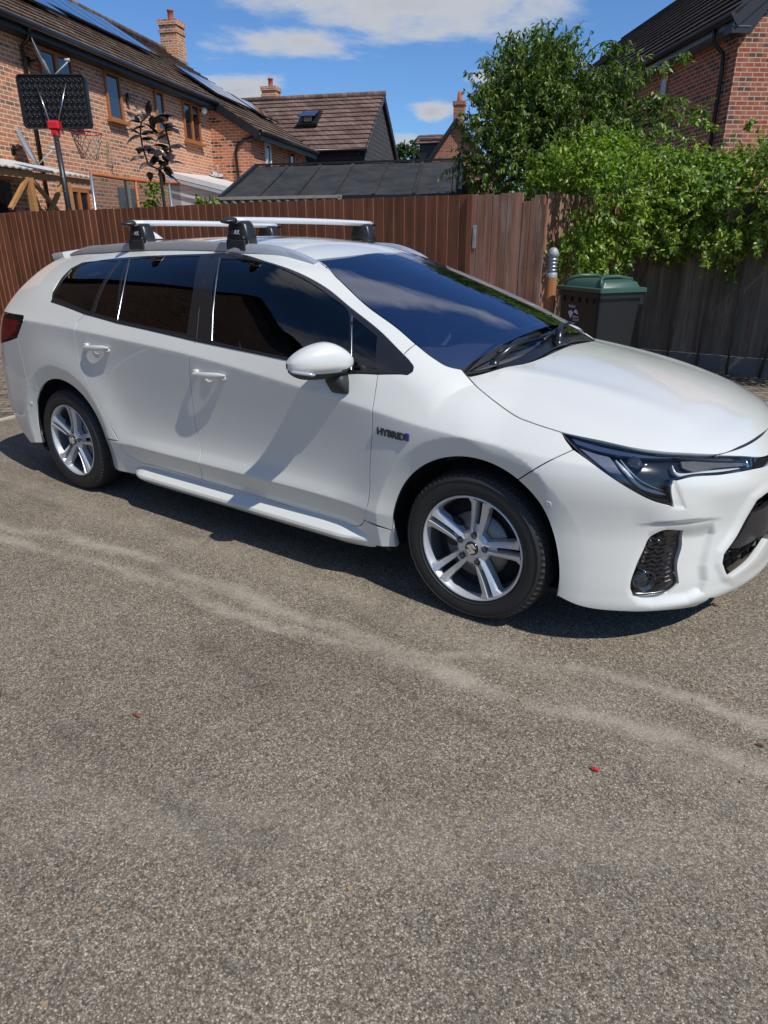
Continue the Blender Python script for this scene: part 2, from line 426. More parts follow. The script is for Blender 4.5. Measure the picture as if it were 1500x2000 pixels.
def mesh_obj(name,V,F,N,mat,parent,mi=None):
    me=bpy.data.meshes.new(name); me.from_pydata([tuple(v) for v in V],[],[tuple(int(i) for i in f) for f in F])
    for m_ in (mat if isinstance(mat,(list,tuple)) else [mat]): me.materials.append(m_)
    me.polygons.foreach_set('use_smooth',[True]*len(me.polygons))
    if mi is not None: me.polygons.foreach_set('material_index',mi)
    if N is not None: me.normals_split_custom_set([tuple(n) for n in N])
    me.update()
    o=bpy.data.objects.new(name,me); COL.objects.link(o)
    if parent: o.parent=parent
    o.cycles.shadow_terminator_geometry_offset=.2; o.cycles.shadow_terminator_offset=.05
    return o
PX_SCALE=1
def to3(poly,f):
    out=[];i2=[k for k,p in enumerate(poly) if len(p)==2]
    if i2:
        P,h=px3([poly[k] for k in i2],f)
        d=dict(zip(i2,P))
        if not h.all(): print('   px missed body:',[poly[i2[k]] for k in range(len(i2)) if not h[k]])
    for k,p in enumerate(poly): out.append(d[k] if len(p)==2 else np.array(p,float))
    return np.array(out)
def panel(name,poly,d,mat,parent,sp=.02,gap=.0018,flange=.012,f=fbody,off=0,mirror=True,corner=38,holes=(),hole_flange=None,step=.010,both=False,lines=()):
    """a trimmed sheet of the body surface: outline poly (3D points or points seen on the body), looked at along d"""
    ff=(lambda P:f(P)-off) if off else f
    d=np.array(d,float); d/=np.linalg.norm(d)
    e1=np.cross(d,[0,0,1.]) ; 
    if np.linalg.norm(e1)<.1: e1=np.cross(d,[0,1.,0])
    e1/=np.linalg.norm(e1); e2=np.cross(e1,d)
    P3=to3(poly,ff); Q=np.stack([P3@e1,P3@e2],1)
    if both: # poly is the near half: mirror it to close across the centre line
        Pm=P3[::-1]*np.array([1,-1,1]); P3=np.concatenate([P3,Pm]); Q=np.stack([P3@e1,P3@e2],1)
        keep=[i for i in range(len(Q)) if np.linalg.norm(Q[i]-Q[i-1])>1e-3]; Q=Q[keep]
    B=smooth_pts(Q,corner,step); 
    if area2(B)<0: B=B[::-1]
    B=inset(B,gap) if gap else B
    loops=[B]
    for h in holes:
        H3=to3(h,ff); H=smooth_pts(np.stack([H3@e1,H3@e2],1),corner,step)
        if area2(H)<0: H=H[::-1]
        loops.append(H)
    lo=B.min(0)+sp*.3; hi=B.max(0)
    gx,gy=np.meshgrid(np.arange(lo[0],hi[0],sp),np.arange(lo[1],hi[1],sp*.866)); gx=gx+(np.arange(gx.shape[0])%2)[:,None]*sp*.5
    G=np.stack([gx.ravel(),gy.ravel()],1); G=G[pip(B,G)]; G=G[seg_dist(B,G)>min(sp,step)*.6]
    for H in loops[1:]: 
        G=G[~pip(H,G)]; G=G[seg_dist(H,G)>min(sp,step)*.6]
    vs=[];es=[]; LQ=[]
    for ln in lines:
        q=np.array(ln,float); q=np.stack([q@e1,q@e2],1); ok=pip(B,q)&(seg_dist(B,q)>.0035)
        LQ.append((q,ok))
        if ok.sum()>1: 
            dd=np.full(len(G),9.); 
            for i in range(1,len(q)):
                if ok[i] and ok[i-1]: dd=np.minimum(dd,seg_dist(q[i-1:i+1],G,closed=False))
            G=G[dd>sp*.45]
    for L in loops:
        b=len(vs); vs+=[Vector(p) for p in L]; es+=[(b+i,b+(i+1)%len(L)) for i in range(len(L))]
    for q,ok in LQ:
        idm={}
        for i in range(len(q)):
            if ok[i]: idm[i]=len(vs); vs.append(Vector(q[i]))
        es+=[(idm[i-1],idm[i]) for i in range(1,len(q)) if i in idm and i-1 in idm]
    nb=len(vs); vs+=[Vector(p) for p in G]
    r=geometry.delaunay_2d_cdt(vs,es,[],0,1e-6)
    V2=np.array([tuple(v) for v in r[0]]); F=[list(t) for t in r[2]]
    cen=np.array([V2[t].mean(0) for t in F]); ok=pip(B,cen)
    for H in loops[1:]: ok&=~pip(H,cen)
    F=[t if area2(V2[t])>0 else t[::-1] for t,k in zip(F,ok) if k]
    O=V2[:,:1]*e1+V2[:,1:]*e2; O=O-d*((O@d)[:,None]+3.0)
    # start outside the car, looking along d
    c0=np.array([-1.3,0,.7])@d; O=O+d*(3.0+c0-2.9)
    V,h=cast(O,np.broadcast_to(d,O.shape),ff,tmax=5.,n=330)
    if not h.all():
        bad=np.where(~h)[0]
        for i in bad:
            t=np.linspace(0,5,1200); X=O[i]+d*t[:,None]; V[i]=X[np.argmin(ff(X))]
        if len(bad)>3: print('  panel',name,'missed',len(bad),'of',len(h))
    Nn=grad(V,f)
    # boundary edges -> flange folded inward
    nv=len(V); em={}
    for t in F:
        for a,b in zip(t,t[1:]+t[:1]): em[(a,b)]=1
    bd=[(a,b) for (a,b) in em if (b,a) not in em]
    # orientation: e1 x e2 = ? ensure faces look along -d
    flip=np.dot(np.cross(e1,e2),-d)<0
    if flip: F=[t[::-1] for t in F]; bd=[(b,a) for a,b in bd]
    Vl=[V]; FF=list(F); LN=[Nn[i] for t in F for i in t]
    if flange:
        idx={}
        ins=[];
        for a,b in bd:
            for i in (a,b):
                if i not in idx: idx[i]=nv+len(ins); ins.append(i)
        ins=np.array(ins); V2_=V[ins]-Nn[ins]*flange
        Vl.append(V2_)
        for a,b in bd:
            q=[b,a,idx[a],idx[b]]; t=V[b]-V[a]; wn_=np.cross(t,Nn[a]); wn_/=np.linalg.norm(wn_)+1e-9
            FF.append(q); LN+= [(wn_+Nn[b]*.35)/1.06,(wn_+Nn[a]*.35)/1.06,wn_,wn_]
    V=np.concatenate(Vl)
    o=mesh_obj(name,V,FF,LN,mat,parent)
    res=[o]
    if mirror and not both:
        Vm=V*np.array([1,-1,1]); Fm=[t[::-1] for t in FF]; LNm=[];k=0
        for t in FF:
            L=[np.array(LN[k+i])*np.array([1,-1,1]) for i in range(len(t))]; k+=len(t); LNm+=L[::-1]
        res.append(mesh_obj(name,Vm,Fm,LNm,mat,parent))
    return res
def arc(w,a0,a1,n,r=RARCH):
    cx,cz=WHEELS[w]; out=[]
    for a in np.linspace(R(a0),R(a1),n):
        x=cx+r*math.cos(a); z=cz+r*math.sin(a); out.append((x,-float(Wf(np.array(x),np.array(z))),z))
    return out
def mirror_y(o,parent=None,name=None):
    me=o.data.copy(); me.transform(Matrix.Diagonal((1,-1,1,1))); me.flip_normals(); me.update()
    c=bpy.data.objects.new(name or o.name.split('.')[0],me); COL.objects.link(c); c.parent=parent or o.parent
    for k in o.keys():
        if k in('label',): c[k]=o[k]
    return c

ARCS=[arc(w,-20,200,110,r) for w in (0,1) for r in (.4345,.4415)]
_S=np.array(SEC)
def crease_lines():
    out=[]
    for j,es in ((5,(-.0035,.0035)),(2,(-.005,.005))):
        zc=lambda x:cub(_S[:,0],_S[:,1+2*j],x)
        for e in es:
            xs=np.arange(-3.4,.5,.02) if j==5 else np.arange(-2.3,-.4,.02); z=zc(xs)+e; out.append(np.stack([xs,-Wf(xs,z),z],1))
    return out
ARCS+=crease_lines()
def seam(pts,w=.011,depth=.005,parent=None,mir=True,name='seam_shade_strip'):  # dark strip under a panel gap, standing in for the shade of a deep seam
    Pq=to3(pts,fbody); Q=[Pq[0]]
    for i in range(len(Pq)-1):
        k=max(1,int(np.linalg.norm(Pq[i+1]-Pq[i])/.02))
        for j in range(1,k+1): Q.append(Pq[i]+(Pq[i+1]-Pq[i])*j/k)
    Q=np.array(Q); 
    for _ in range(2): Q=Q-grad(Q)*fbody(Q)[:,None]
    N=grad(Q); T=np.gradient(Q,axis=0); T/=np.linalg.norm(T,axis=1,keepdims=True)+1e-9; Bn=np.cross(T,N); C0=Q-N*depth
    vs=[];n=len(Q)
    for c,bn in zip(C0,Bn): vs+=[c-bn*w/2,c+bn*w/2]
    b=MB(); b.add(vs,[(2*i,2*i+1,2*i+3,2*i+2) for i in range(n-1)]); o=b.build(name,RUB,parent,fix=False,smooth=True)
    if mir: mirror_y(o)
    return o
# ---------------------------------------------------------------- the car
def paint_mat():
    M=Mat('pearl white paint'); v=M.coord()
    fl=M.noise(v,900,1); c=M.mix(fl,(.585,.585,.54),(.665,.665,.615)); M.set(Base_Color=c,Roughness=.34,Specular_IOR_Level=.5,Coat_Weight=1,Coat_Roughness=.025)
    M.set(Coat_IOR=1.55)
    return M.m
PAINT=paint_mat()
BLACKP=simple('satin black trim',(.012,.012,.013),.28,var=.1,coat=.3)
GLOSSB=simple('gloss black',(.006,.006,.007),.08,var=0,coat=1)
DARK=simple('dark underbody',(.012,.012,.012),.8,var=.3)
RUB=simple('black rubber and seam shade',(.010,.010,.011),.5,var=.2)  # real rubber parts, and the shade strips under the panel gaps
CHROME=simple('chrome strip',(.40,.41,.43),.28,metal=1,var=0)
ANOD=simple('satin aluminium rail',(.62,.64,.67),.32,metal=.65,var=.04)
BARW=simple('anodised bar',(.74,.75,.76),.38,metal=.35,var=.03)
GREYP=simple('dark grey plastic',(.022,.023,.025),.5,var=.15,bump=.15,bscale=500)
def glass_mat(name,tint,refl=(1,1,1),ior=1.5):
    M=Mat(name); t=M.t; t.nodes.remove(M.b)
    tr=M.n('ShaderNodeBsdfTransparent'); tr.inputs[0].default_value=(*tint,1)
    gl=M.n('ShaderNodeBsdfGlossy'); gl.inputs['Roughness'].default_value=.006; gl.inputs[0].default_value=(*refl,1)
    fr=M.n('ShaderNodeFresnel'); fr.inputs[0].default_value=ior
    mx=M.n('ShaderNodeMixShader'); M.l(fr.outputs[0],mx.inputs[0]); M.l(tr.outputs[0],mx.inputs[1]); M.l(gl.outputs[0],mx.inputs[2])
    M.l(mx.outputs[0],t.nodes['Material Output'].inputs[0]); return M.m
GLW=glass_mat('windscreen glass',(.62,.68,.72),refl=(1.0,1.05,1.3),ior=3.1)
GLS=glass_mat('side glass',(.60,.65,.65),ior=1.62)
GLP=glass_mat('privacy glass',(.035,.04,.045),ior=1.65)
GLL=glass_mat('lamp glass',(.93,.95,.97),ior=1.4)
def topz(x,y):
    P,h=cast(np.array([[x,y,2.]]),np.array([[0,0,-1.]]),fbody,tmax=2.,n=200); return (x,y,float(P[0,2]))
def snap0(poly,f=fbody):
    P=to3(poly,f); P[0 if abs(P[0,1])<abs(P[-1,1]) else -1,1]=0; return [tuple(p) for p in P]
# signed displacement for the sculpted front bumper, authored on the near side
FOG=[(1335,1035.5),(1287,1038.5),(1269,1049),(1257,1073),(1242,1106),(1231.5,1151),(1237.5,1163),(1266,1164.5),(1305,1158.5),(1326,1139),(1323,1100),(1332,1064)]
GRL=[(1560,930),(1500,962),(1479,977),(1461,1007),(1440,1046),(1414.5,1082),(1411.5,1100),(1422,1122.5),(1431,1125.5),(1470,1094),(1500,1052),(1560,985)]
REC=[(1300,1030),(1352,1028),(1392,1022),(1398,1042),(1388,1080),(1382,1106),(1384,1134),(1376,1160),(1346,1178),(1275,1187),(1246,1181),(1228,1163),(1225,1150),(1236,1100),(1250,1066),(1265,1042)]
NOTCH=[(1309,940),(1320,942),(1338,992),(1314,992)]
RID=[(1215,1031),(1284,1025),(1350,1020),(1422,1014),(1440,930),(1338,900),(1290,900),(1215,900)]
SHELF=[(1222,1172),(1240,1174),(1264,1178),(1308,1173),(1334,1152),(1372,1148),(1392,1160),(1362,1190),(1300,1202),(1235,1206),(1205,1186)]
def smooth2(L,step):
    P=np.array(L,float); P3=np.concatenate([P,np.zeros((len(P),1))],1); return [tuple(p[:2]) for p in smooth_open(P3,step)]
def smooth_open(P,step):
    P=np.array(P,float); out=[]
    n=len(P)
    for i in range(n-1):
        p0=P[max(i-1,0)];p1=P[i];p2=P[i+1];p3=P[min(i+2,n-1)]; k=max(1,int(np.linalg.norm(p2-p1)/step))
        for t in np.arange(k)/k:
            out.append(.5*((2*p1)+(p2-p0)*t+(2*p0-5*p1+4*p2-p3)*t*t+(3*p1-p0-3*p2+p3)*t**3))
    out.append(P[-1]); return np.array(out)
HS=smooth2([(902,722),(936,759),(1000,808),(1040,826),(1094,843.5)],8)
FS=smooth2([(1120,878),(1084,894.5),(1050,913),(1012,937)],8)
def todisp(P):
    Q=P.copy(); Q[:,1]=-np.abs(Q[:,1]); d=Q-CAM; zc=d@CF; X=np.stack([750+FPX*(d@CR)/zc,1000-FPX*(d@CU)/zc],1)
    r=np.zeros(len(P)); m=(Q[:,0]>.3)&(X[:,1]>925)
    if not m.any(): return r
    Y=X[m]; s=np.zeros(len(Y))
    g=sdf(GRL,Y); s+=.010*sstep(22,2,g)
    s-=.023*sstep(4,-24,sdf(REC,Y))
    s-=.006*sstep(5,-6,sdf(NOTCH,Y))
    rr=sdf(RID,Y); s+=.020*sstep(1,-6,rr)*sstep(1422,1345,Y[:,0])*sstep(960,1018,Y[:,1])*sstep(1230,1310,Y[:,0])
    r[m]=s; return r
def fbump(P):
    sh=P.shape[:-1]; q=P.reshape(-1,3); v=fbody(q); m=np.abs(v)<.12
    if m.any():
        dd=np.zeros(len(q)); dd[m]=todisp(q[m]); v=v-dd
    return v.reshape(sh)
car=empty('parked_car',(0,0,0)); tag(car,'pearl white estate car with roof bars, parked in front of the fence','car')
DLO_T=[(93.5,581),(103,570),(123,539),(138,524),(159.5,513),(233,504),(392.5,496),(460,495),(516.7,510),(583,533),(633,560),(683,600),(743,648),(788,693)]
DLO_TIP=[(788,693),(800,706),(807,718),(805,726),(797,731)]
DLO_B=[(797,731),(738,731),(683,728),(550,700),(460,680.5),(383,664),(230,630),(167,613),(101,588.5),(93.5,581)]
REAR_DOOR_E=[(167,613),(150,630),(145.7,643.7),(147,662),(153,696),(167,735.7),(184,775.6),(208.5,821.6),(231,861),(242,883),(263.7,898)]
DOOR_MID=[(383,664),(369.5,692.8),(371,735.7),(375.6,784.8),(385,846),(392.5,883),(391,913.6),(395,937)]
FD_BOT=[(395,937),(500,968),(580,993.6),(660,1019),(689,1027),(705,1026),(712,1017)]
FD_FRONT=[(712,1017),(717.6,984),(722.4,904),(727,808),(732,769.6),(738,731)]
WS_E=[(812,672),(780,644),(720,600),(660,544),(616,507)]
def ang(p,w):
    P,_=px3([p]); cx,cz=WHEELS[w]; return math.degrees(math.atan2(P[0,2]-cz,P[0,0]-cx))
aF1=ang((1010.8,938),0); aF2=ang((763,1037),0); aF0=math.degrees(math.asin((.215-.308)/RARCH))
aR1=ang((69,760),1); aR2=ang((210,857),1)
if aR2<0: aR2=0
if aF2<0: aF2+=360
if aR1<0: aR1+=360
print('arch angles',aF1,aF2,aF0,aR1,aR2)
DS=(0,1,-.25)
P=dict(mat=PAINT,parent=car)
# doors
def wl(obs,**k):
    for o in obs: tag(o,**k)
    return obs
rear_door=panel('door',[*REAR_DOOR_E,(306.7,910.5),(395,937),*DOOR_MID[::-1][1:],(230,630)],DS,PAINT,car,sp=.015,lines=ARCS,gap=.0024)
front_door=panel('door',[*DOOR_MID,*FD_BOT[1:],*FD_FRONT[1:],(683,728),(550,700),(460,680.5)],DS,PAINT,car,sp=.015,lines=ARCS,gap=.0024)
# fender
panel('front_fender',[*FD_FRONT[1:],*DLO_TIP[::-1],(812,672),(848,700),(876,716),*HS,(1106,860),*FS,
      *arc(0,aF1,aF2,26),(712,1017)],(0,1,-.55),PAINT,car,sp=.012,flange=.02,lines=ARCS,gap=.0024)
# sill
panel('sill_panel',[(231,861),(242,883),(263.7,898),(306.7,910.5),*FD_BOT,*arc(0,aF2,180-aF0,5),(737,1066),(708,1058),(577,1024),(468,995),(340,954),(264,926),(225,915),*arc(1,aF0+4,aR2,6)],(0,1,0),PAINT,car,sp=.018,flange=.03,lines=ARCS)
# quarter, D pillar, cant rail and A pillar in one pressing
ditch=[topz(-1.3,-.50),topz(-1.8,-.515),topz(-2.4,-.51),topz(-2.85,-.485),topz(-3.10,-.45)]
panel('body_side',[*DLO_T[1:],*WS_E,*ditch,(-3.24,-.49,1.29),(-3.40,-.56,1.16),(-3.52,-.60,1.05),(-3.60,-.62,.992),(21.5,612),(46,616),(46,625),(33.7,657.5),(40,686.7),(52,735.7),(58,754),
      *arc(1,aR1,aR2,26),*REAR_DOOR_E[:9][::-1],(101,588.5)],(.40,1,-.42),PAINT,car,sp=.0135,flange=.02,lines=ARCS)
panel('tail_lamp',[(46,618),(46,626),(34,657.5),(20,663.5),(-3.67,-.66,.80),(-3.70,-.45,.86),(-3.66,-.45,.985),(-3.60,-.62,.988),(21.5,613.5)],(.9,1,0),GLL,car,sp=.02)
panel('lamp_housing',[(46,618),(46,626),(34,657.5),(20,663.5),(-3.67,-.66,.80),(-3.70,-.45,.86),(-3.66,-.45,.985),(-3.60,-.62,.988),(21.5,613.5)],(.9,1,0),simple('tail lamp black bezel',(.012,.008,.008),.15,var=0),car,sp=.03,off=-.012)
panel('lamp_lens',[(38,626),(27,650),(19,657),(-3.66,-.62,.83),(-3.69,-.47,.87),(-3.66,-.47,.96),(-3.6,-.62,.965),(20,623)],(.9,1,0),simple('red tail lens',(.55,.03,.035),.12,var=.5,vscale=30,coat=1),car,sp=.03,off=-.006)
panel('rear_bumper',[(20,664.5),(34,659),(40,686.7),(52,735.7),(58,754),*arc(1,aR1,180-aF0-3,6),(-3.3,-.83,.20),(-3.5,-.66,.22),(-3.60,-.3,.24),(-3.62,0,.25),(-3.715,0,.74),(-3.70,-.45,.79),(-3.67,-.66,.79)],(.8,1,0),PAINT,car,sp=.016)
panel('tailgate',snap0([(-3.70,-.44,.80),(-3.65,-.44,1.0),(-3.52,-.50,1.05),(-3.40,-.50,1.16),(-3.25,-.46,1.29),(-3.18,-.44,1.36),(-3.16,0,1.40)])+[(-3.715,0,.75)],(1,0,-.25),PAINT,car,sp=.04,both=False)
# roof
rtop=snap0([(616,507),(665,501.5),(722,497.5)])
panel('roof',[(-3.14,0,1.402),topz(-3.10,-.45),topz(-2.85,-.485),topz(-2.4,-.51),topz(-1.8,-.515),topz(-1.3,-.50),*rtop],(0,0,-1),PAINT,car,sp=.03,both=True,step=.02)
panel('rear_spoiler',[(-3.05,0,1.4),(-3.05,-.44,1.4),(-3.12,-.485,1.4),(-3.27,-.47,1.4),(-3.30,-.3,1.4),(-3.31,0,1.4)],(0,0,-1),PAINT,car,sp=.04,both=True,flange=.05,
      f=lambda Q:np.maximum(Q[...,2]-(1.401+.07*(Q[...,0]+3.0)-.16*Q[...,1]**2-.35*np.maximum(-Q[...,0]-3.2,0)**1.5),-9)*1.)
# windscreen, cowl, hood
gl_b=snap0([(902,722),(938,716),(985,703),(1022,688)])
wsp=[(902,722),(876,716),(848,700),(812,672),*WS_E[1:],*rtop[1:]]
panel('windscreen',wsp+gl_b[::-1][:-1],(-.5,0,-.86),GLW,car,sp=.03,both=True,flange=0,step=.015)
# dark band printed round the glass edge
hood_r=snap0([(903,724),(950,719),(1000,712),(1046,702)])
fh=lambda Q:smax(smax(np.abs(Q[...,1])-Wf(Q[...,0],Q[...,2]),Q[...,2]-Hhood(Q[...,0],Q[...,1]),.06+.07*sstep(-.1,.1,Q[...,0])),Q[...,0]-Fx(Q[...,1],Q[...,2]),.10)
panel('cowl_panel',[*snap0([(905,721),(938,716),(985,703),(1022,688)]),*hood_r[::-1]][:], (0,0,-1),BLACKP,car,sp=.02,both=True,off=-.012,flange=.02)
panel('bonnet',[*hood_r[::-1],*HS[1:],(1170,860.5),(1260,878.5),(1350,886),(1398,888),(1449,871),(1485,850),(.835,0,.738)],(0,0,-1),PAINT,car,sp=.02,both=True,flange=.016,gap=.0024,f=fh)
LAMP=[(1093.5,843.5),(1170,863),(1260,881),(1350,888.5),(1398,891.5),(1470,893),(1471.5,915.5),(1410,926),(1338,933.5),(1314,940),(1311,950),(1315.5,989),(1284,981.5),(1230,954.5),(1170,914),(1125,877)]
DF=(-1,.9,-.15)
panel('front_nose_panel',[(1399,890),(1449,874),(1485,853),(.84,0,.733),(.890,0,.708),(1500,889.5),(1440,891)],(-1,.3,-1),PAINT,car,sp=.015)
panel('grille_bar',[(1472,893),(1500,890),(.892,0,.706),(.905,0,.682),(1500,907),(1472,914)],(-1,.6,-.1),GLOSSB,car,sp=.02,off=-.012)
bumper=panel('front_bumper',[(1120,878),(1170,914),(1230,954.5),(1284,981.5),(1315.5,989),(1311,950),(1314,940),(1338,933.5),(1410,926),(1471.5,915.5),(1500,908),(.905,0,.680),
      (.955,0,.48),(1500,962),(1479,977),(1461,1007),(1440,1046),(1414.5,1082),(1411.5,1100),(1422,1122.5),(1431,1125.5),(1470,1094),(1500,1052),(.955,0,.262),(.935,0,.155),
      (1500,1100),(1470,1133),(1440,1152.5),(1386,1168),(1359,1184),(1305,1191.5),(1230,1194.5),(1119,1178.6),*arc(0,aF0,aF1,12),*FS[::-1][1:-1]],DF,PAINT,car,sp=.0085,step=.006,flange=.022,f=fbump,holes=[FOG],lines=ARCS[:2])

for pts in (REAR_DOOR_E,DOOR_MID,FD_BOT,FD_FRONT,[(263.7,898),(306.7,910.5),(395,937)],[(712,1017),(763,1037)],HS,
    FS,[(788,693),(811,671)],[(33.7,660),(40,686.7),(52,735.7),(58,754),(69,760)],[(210,857),(231,861)],[(1398,890.5),(1449,872.5),(1485,852),(.838,-.01,.735)]):
    seam(pts,parent=car)
# ---- glazing and trims (trim sheet sits 1 mm proud, glass on top of the trim line)
DG=(0,1,-.45)
# black surround ring: made as one dark panel with the panes cut out of it
PANE1=[(103,579),(120,549),(139.5,526.5),(159,517),(232,508.5),(177,609)]
PANE2=[(238,507.5),(252,506.5),(229,623),(184,611)]
PANE3=[(256,506.5),(300,502.5),(392,499.5),(378,560),(365,652),(298,639),(232.5,624.5)]
PANE4=[(432,505),(460,505),(500,509.5),(550,524),(600,548),(643,577),(681,611),(683,652),(685,722),(621,710),(552,696.5),(480,681),(416.5,666)]
PANE5=[(690.5,619),(737,657.5),(736,723),(713,724),(689,721)]
DLO=[*DLO_T,*DLO_TIP[1:],*DLO_B[1:-1]]
panel('window_surround',DLO,DG,BLACKP,car,sp=.03,off=-.001,flange=.012,holes=[PANE1,PANE2,PANE3,PANE4,PANE5],gap=.001)
for pn,mt in ((PANE1,GLP),(PANE2,GLP),(PANE3,GLP),(PANE4,GLS),(PANE5,GLS)):
    panel('side_window',pn,DG,mt,car,sp=.04,off=-.004,flange=0,gap=-.002)
def strip(name,pts,w,mat,off=.002,d=DG,both_sides=True,th=.004):
    """a thin raised strip following points on the body"""
    P,_=px3([p for p in pts]) if len(pts[0])==2 else (np.array(pts),0)
    N=grad(P); P=P+N*off
    T=np.gradient(P,axis=0); T/=np.linalg.norm(T,axis=1,keepdims=True); B=np.cross(T,N)
    b=MB(); vs=[];n=len(P)
    for p,nn,bb in zip(P,N,B):
        vs+= [p-bb*w/2-nn*th, p-bb*w/2*.8, p+bb*w/2*.8, p+bb*w/2-nn*th]
    fs=[(i*4+k,i*4+k+1,i*4+5+k,i*4+4+k) for i in range(n-1) for k in range(3)]
    b.add(vs,fs); o=b.build(name,mat,car,fix=False,smooth=True)
    c=mirror_y(o) if both_sides else None
    return o
strip('chrome_strip',[(253.5,507),(246,540),(237,585),(229.5,624)],.007,CHROME,off=.003)
strip('chrome_strip',[(429,505),(422,550),(415.5,610),(413.5,666)],.009,CHROME,off=.003)
strip('chrome_strip',[(687,617),(686.5,670),(686,722)],.006,CHROME,off=.003)
strip('pillar_seam',[(410,499),(399,550),(388,610),(383.5,663)],.005,RUB,off=.0015,th=.001)
strip('belt_seal',[(101,588),(167,612),(230,629.5),(380,664),(460,680.5),(550,699),(683,727),(797,730)],.012,RUB,off=.004)
# ---- inner shell (dark), so that gaps and openings never look through to the light
def shellbox():
    b=MB(); n=40; xs=np.linspace(-3.55,.66,n)
    rows=[]
    for x in xs:
        zs=[.16,.20,.30,.45,.60,.75,.88] if x<-.2 else [.16,.20,.30,.42,.52,.60,min(.66,.84-.25*x)]
        row=[]
        for z in zs:
            w=float(Wf(np.array(x),np.array(z)))-.055
            fx=float(Fx(np.array(w*.9),np.array(z))) ; 
            if x>.2: w=min(w,.80-1.1*(x-.2))
            if x<-3.2: w=min(w,.80-.6*(-3.2-x))
            for cx,cz in WHEELS:
                if math.hypot(x-cx,z-cz)<.42: w=min(w,.60)
            row.append((x,-w,z))
        rows.append(row)
    vs=[p for r in rows for p in r]; m=len(rows[0])
    fs=[(i*m+j,i*m+j+1,(i+1)*m+j+1,(i+1)*m+j) for i in range(n-1) for j in range(m-1)]
    k=len(vs); vs+=[(x,-y,z) for x,y,z in vs]; fs+=[tuple(k+a for a in f[::-1]) for f in fs]
    for i in range(n-1): fs.append((i*m,(i+1)*m,k+(i+1)*m,k+i*m))
    fs.append(tuple(range(m))+tuple(k+j for j in range(m-1,-1,-1)))
    q=(n-1)*m; fs.append(tuple(q+j for j in range(m))[::-1]+tuple(k+q+j for j in range(m)))
    b.add(vs,fs); return b
shellbox().build('underbody',DARK,car,smooth=False)
b=MB(); b.prism([(.05,-.78),(.45,-.78),(.60,-.66),(.74,-.50),(.84,-.25),(.86,0),(.84,.25),(.74,.50),(.60,.66),(.45,.78),(.05,.78)],.175,.195,plane='XY'); b.build('undertray_sun_block',DARK,car)  # unseen plate added to block sun leaking through the bumper openings
b=MB(); b.box((-.1,0,.62),(1.3,1.16,.1)); b.box((.55,0,.42),(.35,.9,.45)); b.build('engine_bay_tray',DARK,car)
for w in (0,1):
    cx,cz=WHEELS[w]
    b=MB(); n=40; vs=[];fs=[]
    for i in range(n+1):
        a=R(-16)+R(212)*i/n
        for rr,y in ((.366,-.865),(.385,-.84),(.395,-.70),(.395,-.58),(.05,-.575)):
            vs.append((cx+rr*math.cos(a),y if not(w==1) else y,cz+rr*math.sin(a)))
    for i in range(n):
        for j in range(4): fs.append((i*5+j,i*5+j+1,i*5+6+j,i*5+5+j))
    b.add(vs,fs); o=b.build('arch_liner',DARK,car,smooth=True); mirror_y(o)
# headlining and inner pillars
LIN=simple('cabin lining grey',(.13,.13,.135),.9,var=.1)
panel('headlining',[(-3.1,0,1.38),topz(-3.05,-.45),topz(-2.4,-.50),topz(-1.8,-.505),topz(-1.3,-.48),*rtop],(0,0,-1),LIN,car,sp=.06,both=True,off=-.03,flange=0)
panel('pillar_trim',[*DLO_T[1:],*WS_E,*ditch,(-3.24,-.49,1.29),(-3.40,-.56,1.16),(-3.52,-.60,1.05),(-3.3,-.7,1.0),(101,588.5)],(.40,1,-.42),LIN,car,sp=.05,off=-.028,flange=0)
panel('door_card',[(-3.0,-.85,.8),(-.35,-.85,.8),(797,733),(683,731),(550,703),(460,684),(383,668),(230,633),(101,592)],(0,1,-.3),LIN,car,sp=.05,off=-.04,flange=0)
# ---- cabin
SEAT=simple('dark seat fabric',(.055,.056,.062),.9,var=.2,bump=.3,bscale=300)
def seat(x,y,w):
    s=MB(); 
    s.box((x,y,.52),(.50,w,.16),bev=.05); s.build('seat',SEAT,car,smooth=False)
    s=MB(); M=Matrix.Rotation(R(-16),3,'Y'); s.box((x-.33,y,.82),(.12,w,.62),M=M,bev=.05); s.build('seat_backrest',SEAT,car)
    s=MB(); s.box((x-.43,y,1.20),(.09,w*.5,.16),M=M,bev=.04); s.tube([(x-.40,y-.06,1.1),(x-.42,y-.06,1.2)],.006); s.tube([(x-.40,y+.06,1.1),(x-.42,y+.06,1.2)],.006); s.build('headrest',SEAT,car)
seat(-1.25,-.37,.5); seat(-1.25,.37,.5); seat(-2.15,-.37,.55); seat(-2.15,.37,.55)
DASH=simple('dashboard soft black',(.075,.080,.09),.55,var=.1,bump=.2,bscale=400)
b=MB(); n=24; vs=[]; prof=[(-.78,.62),(-.80,.80),(-.74,.90),(-.60,.935),(-.35,.93),(-.10,.90),(-.08,.6)]
for i in range(n+1):
    y=-.76+1.52*i/n; bow=.12*(1-(y/.76)**2)
    for k,(x,z) in enumerate(prof): vs.append((x+bow*(.3 if k<4 else 1)-(.10 if k>3 else 0),y,z+(.03*math.exp(-((y+.36)/.16)**2) if k in(2,3) else 0)))
m_=len(prof); fs=[(i*m_+j,i*m_+j+1,(i+1)*m_+j+1,(i+1)*m_+j) for i in range(n) for j in range(m_-1)]
b.add(vs,fs); b.build('dashboard',DASH,car,smooth=True)
b=MB(); b.box((-.70,0.02,.965),(.018,.22,.125),M=Matrix.Rotation(R(-12),3,'Y'),bev=.006); b.build('display_screen',GLOSSB,car)
b=MB(); c=Vector((-.93,-.37,.86)); ax=Matrix.Rotation(R(-66),3,'Y')
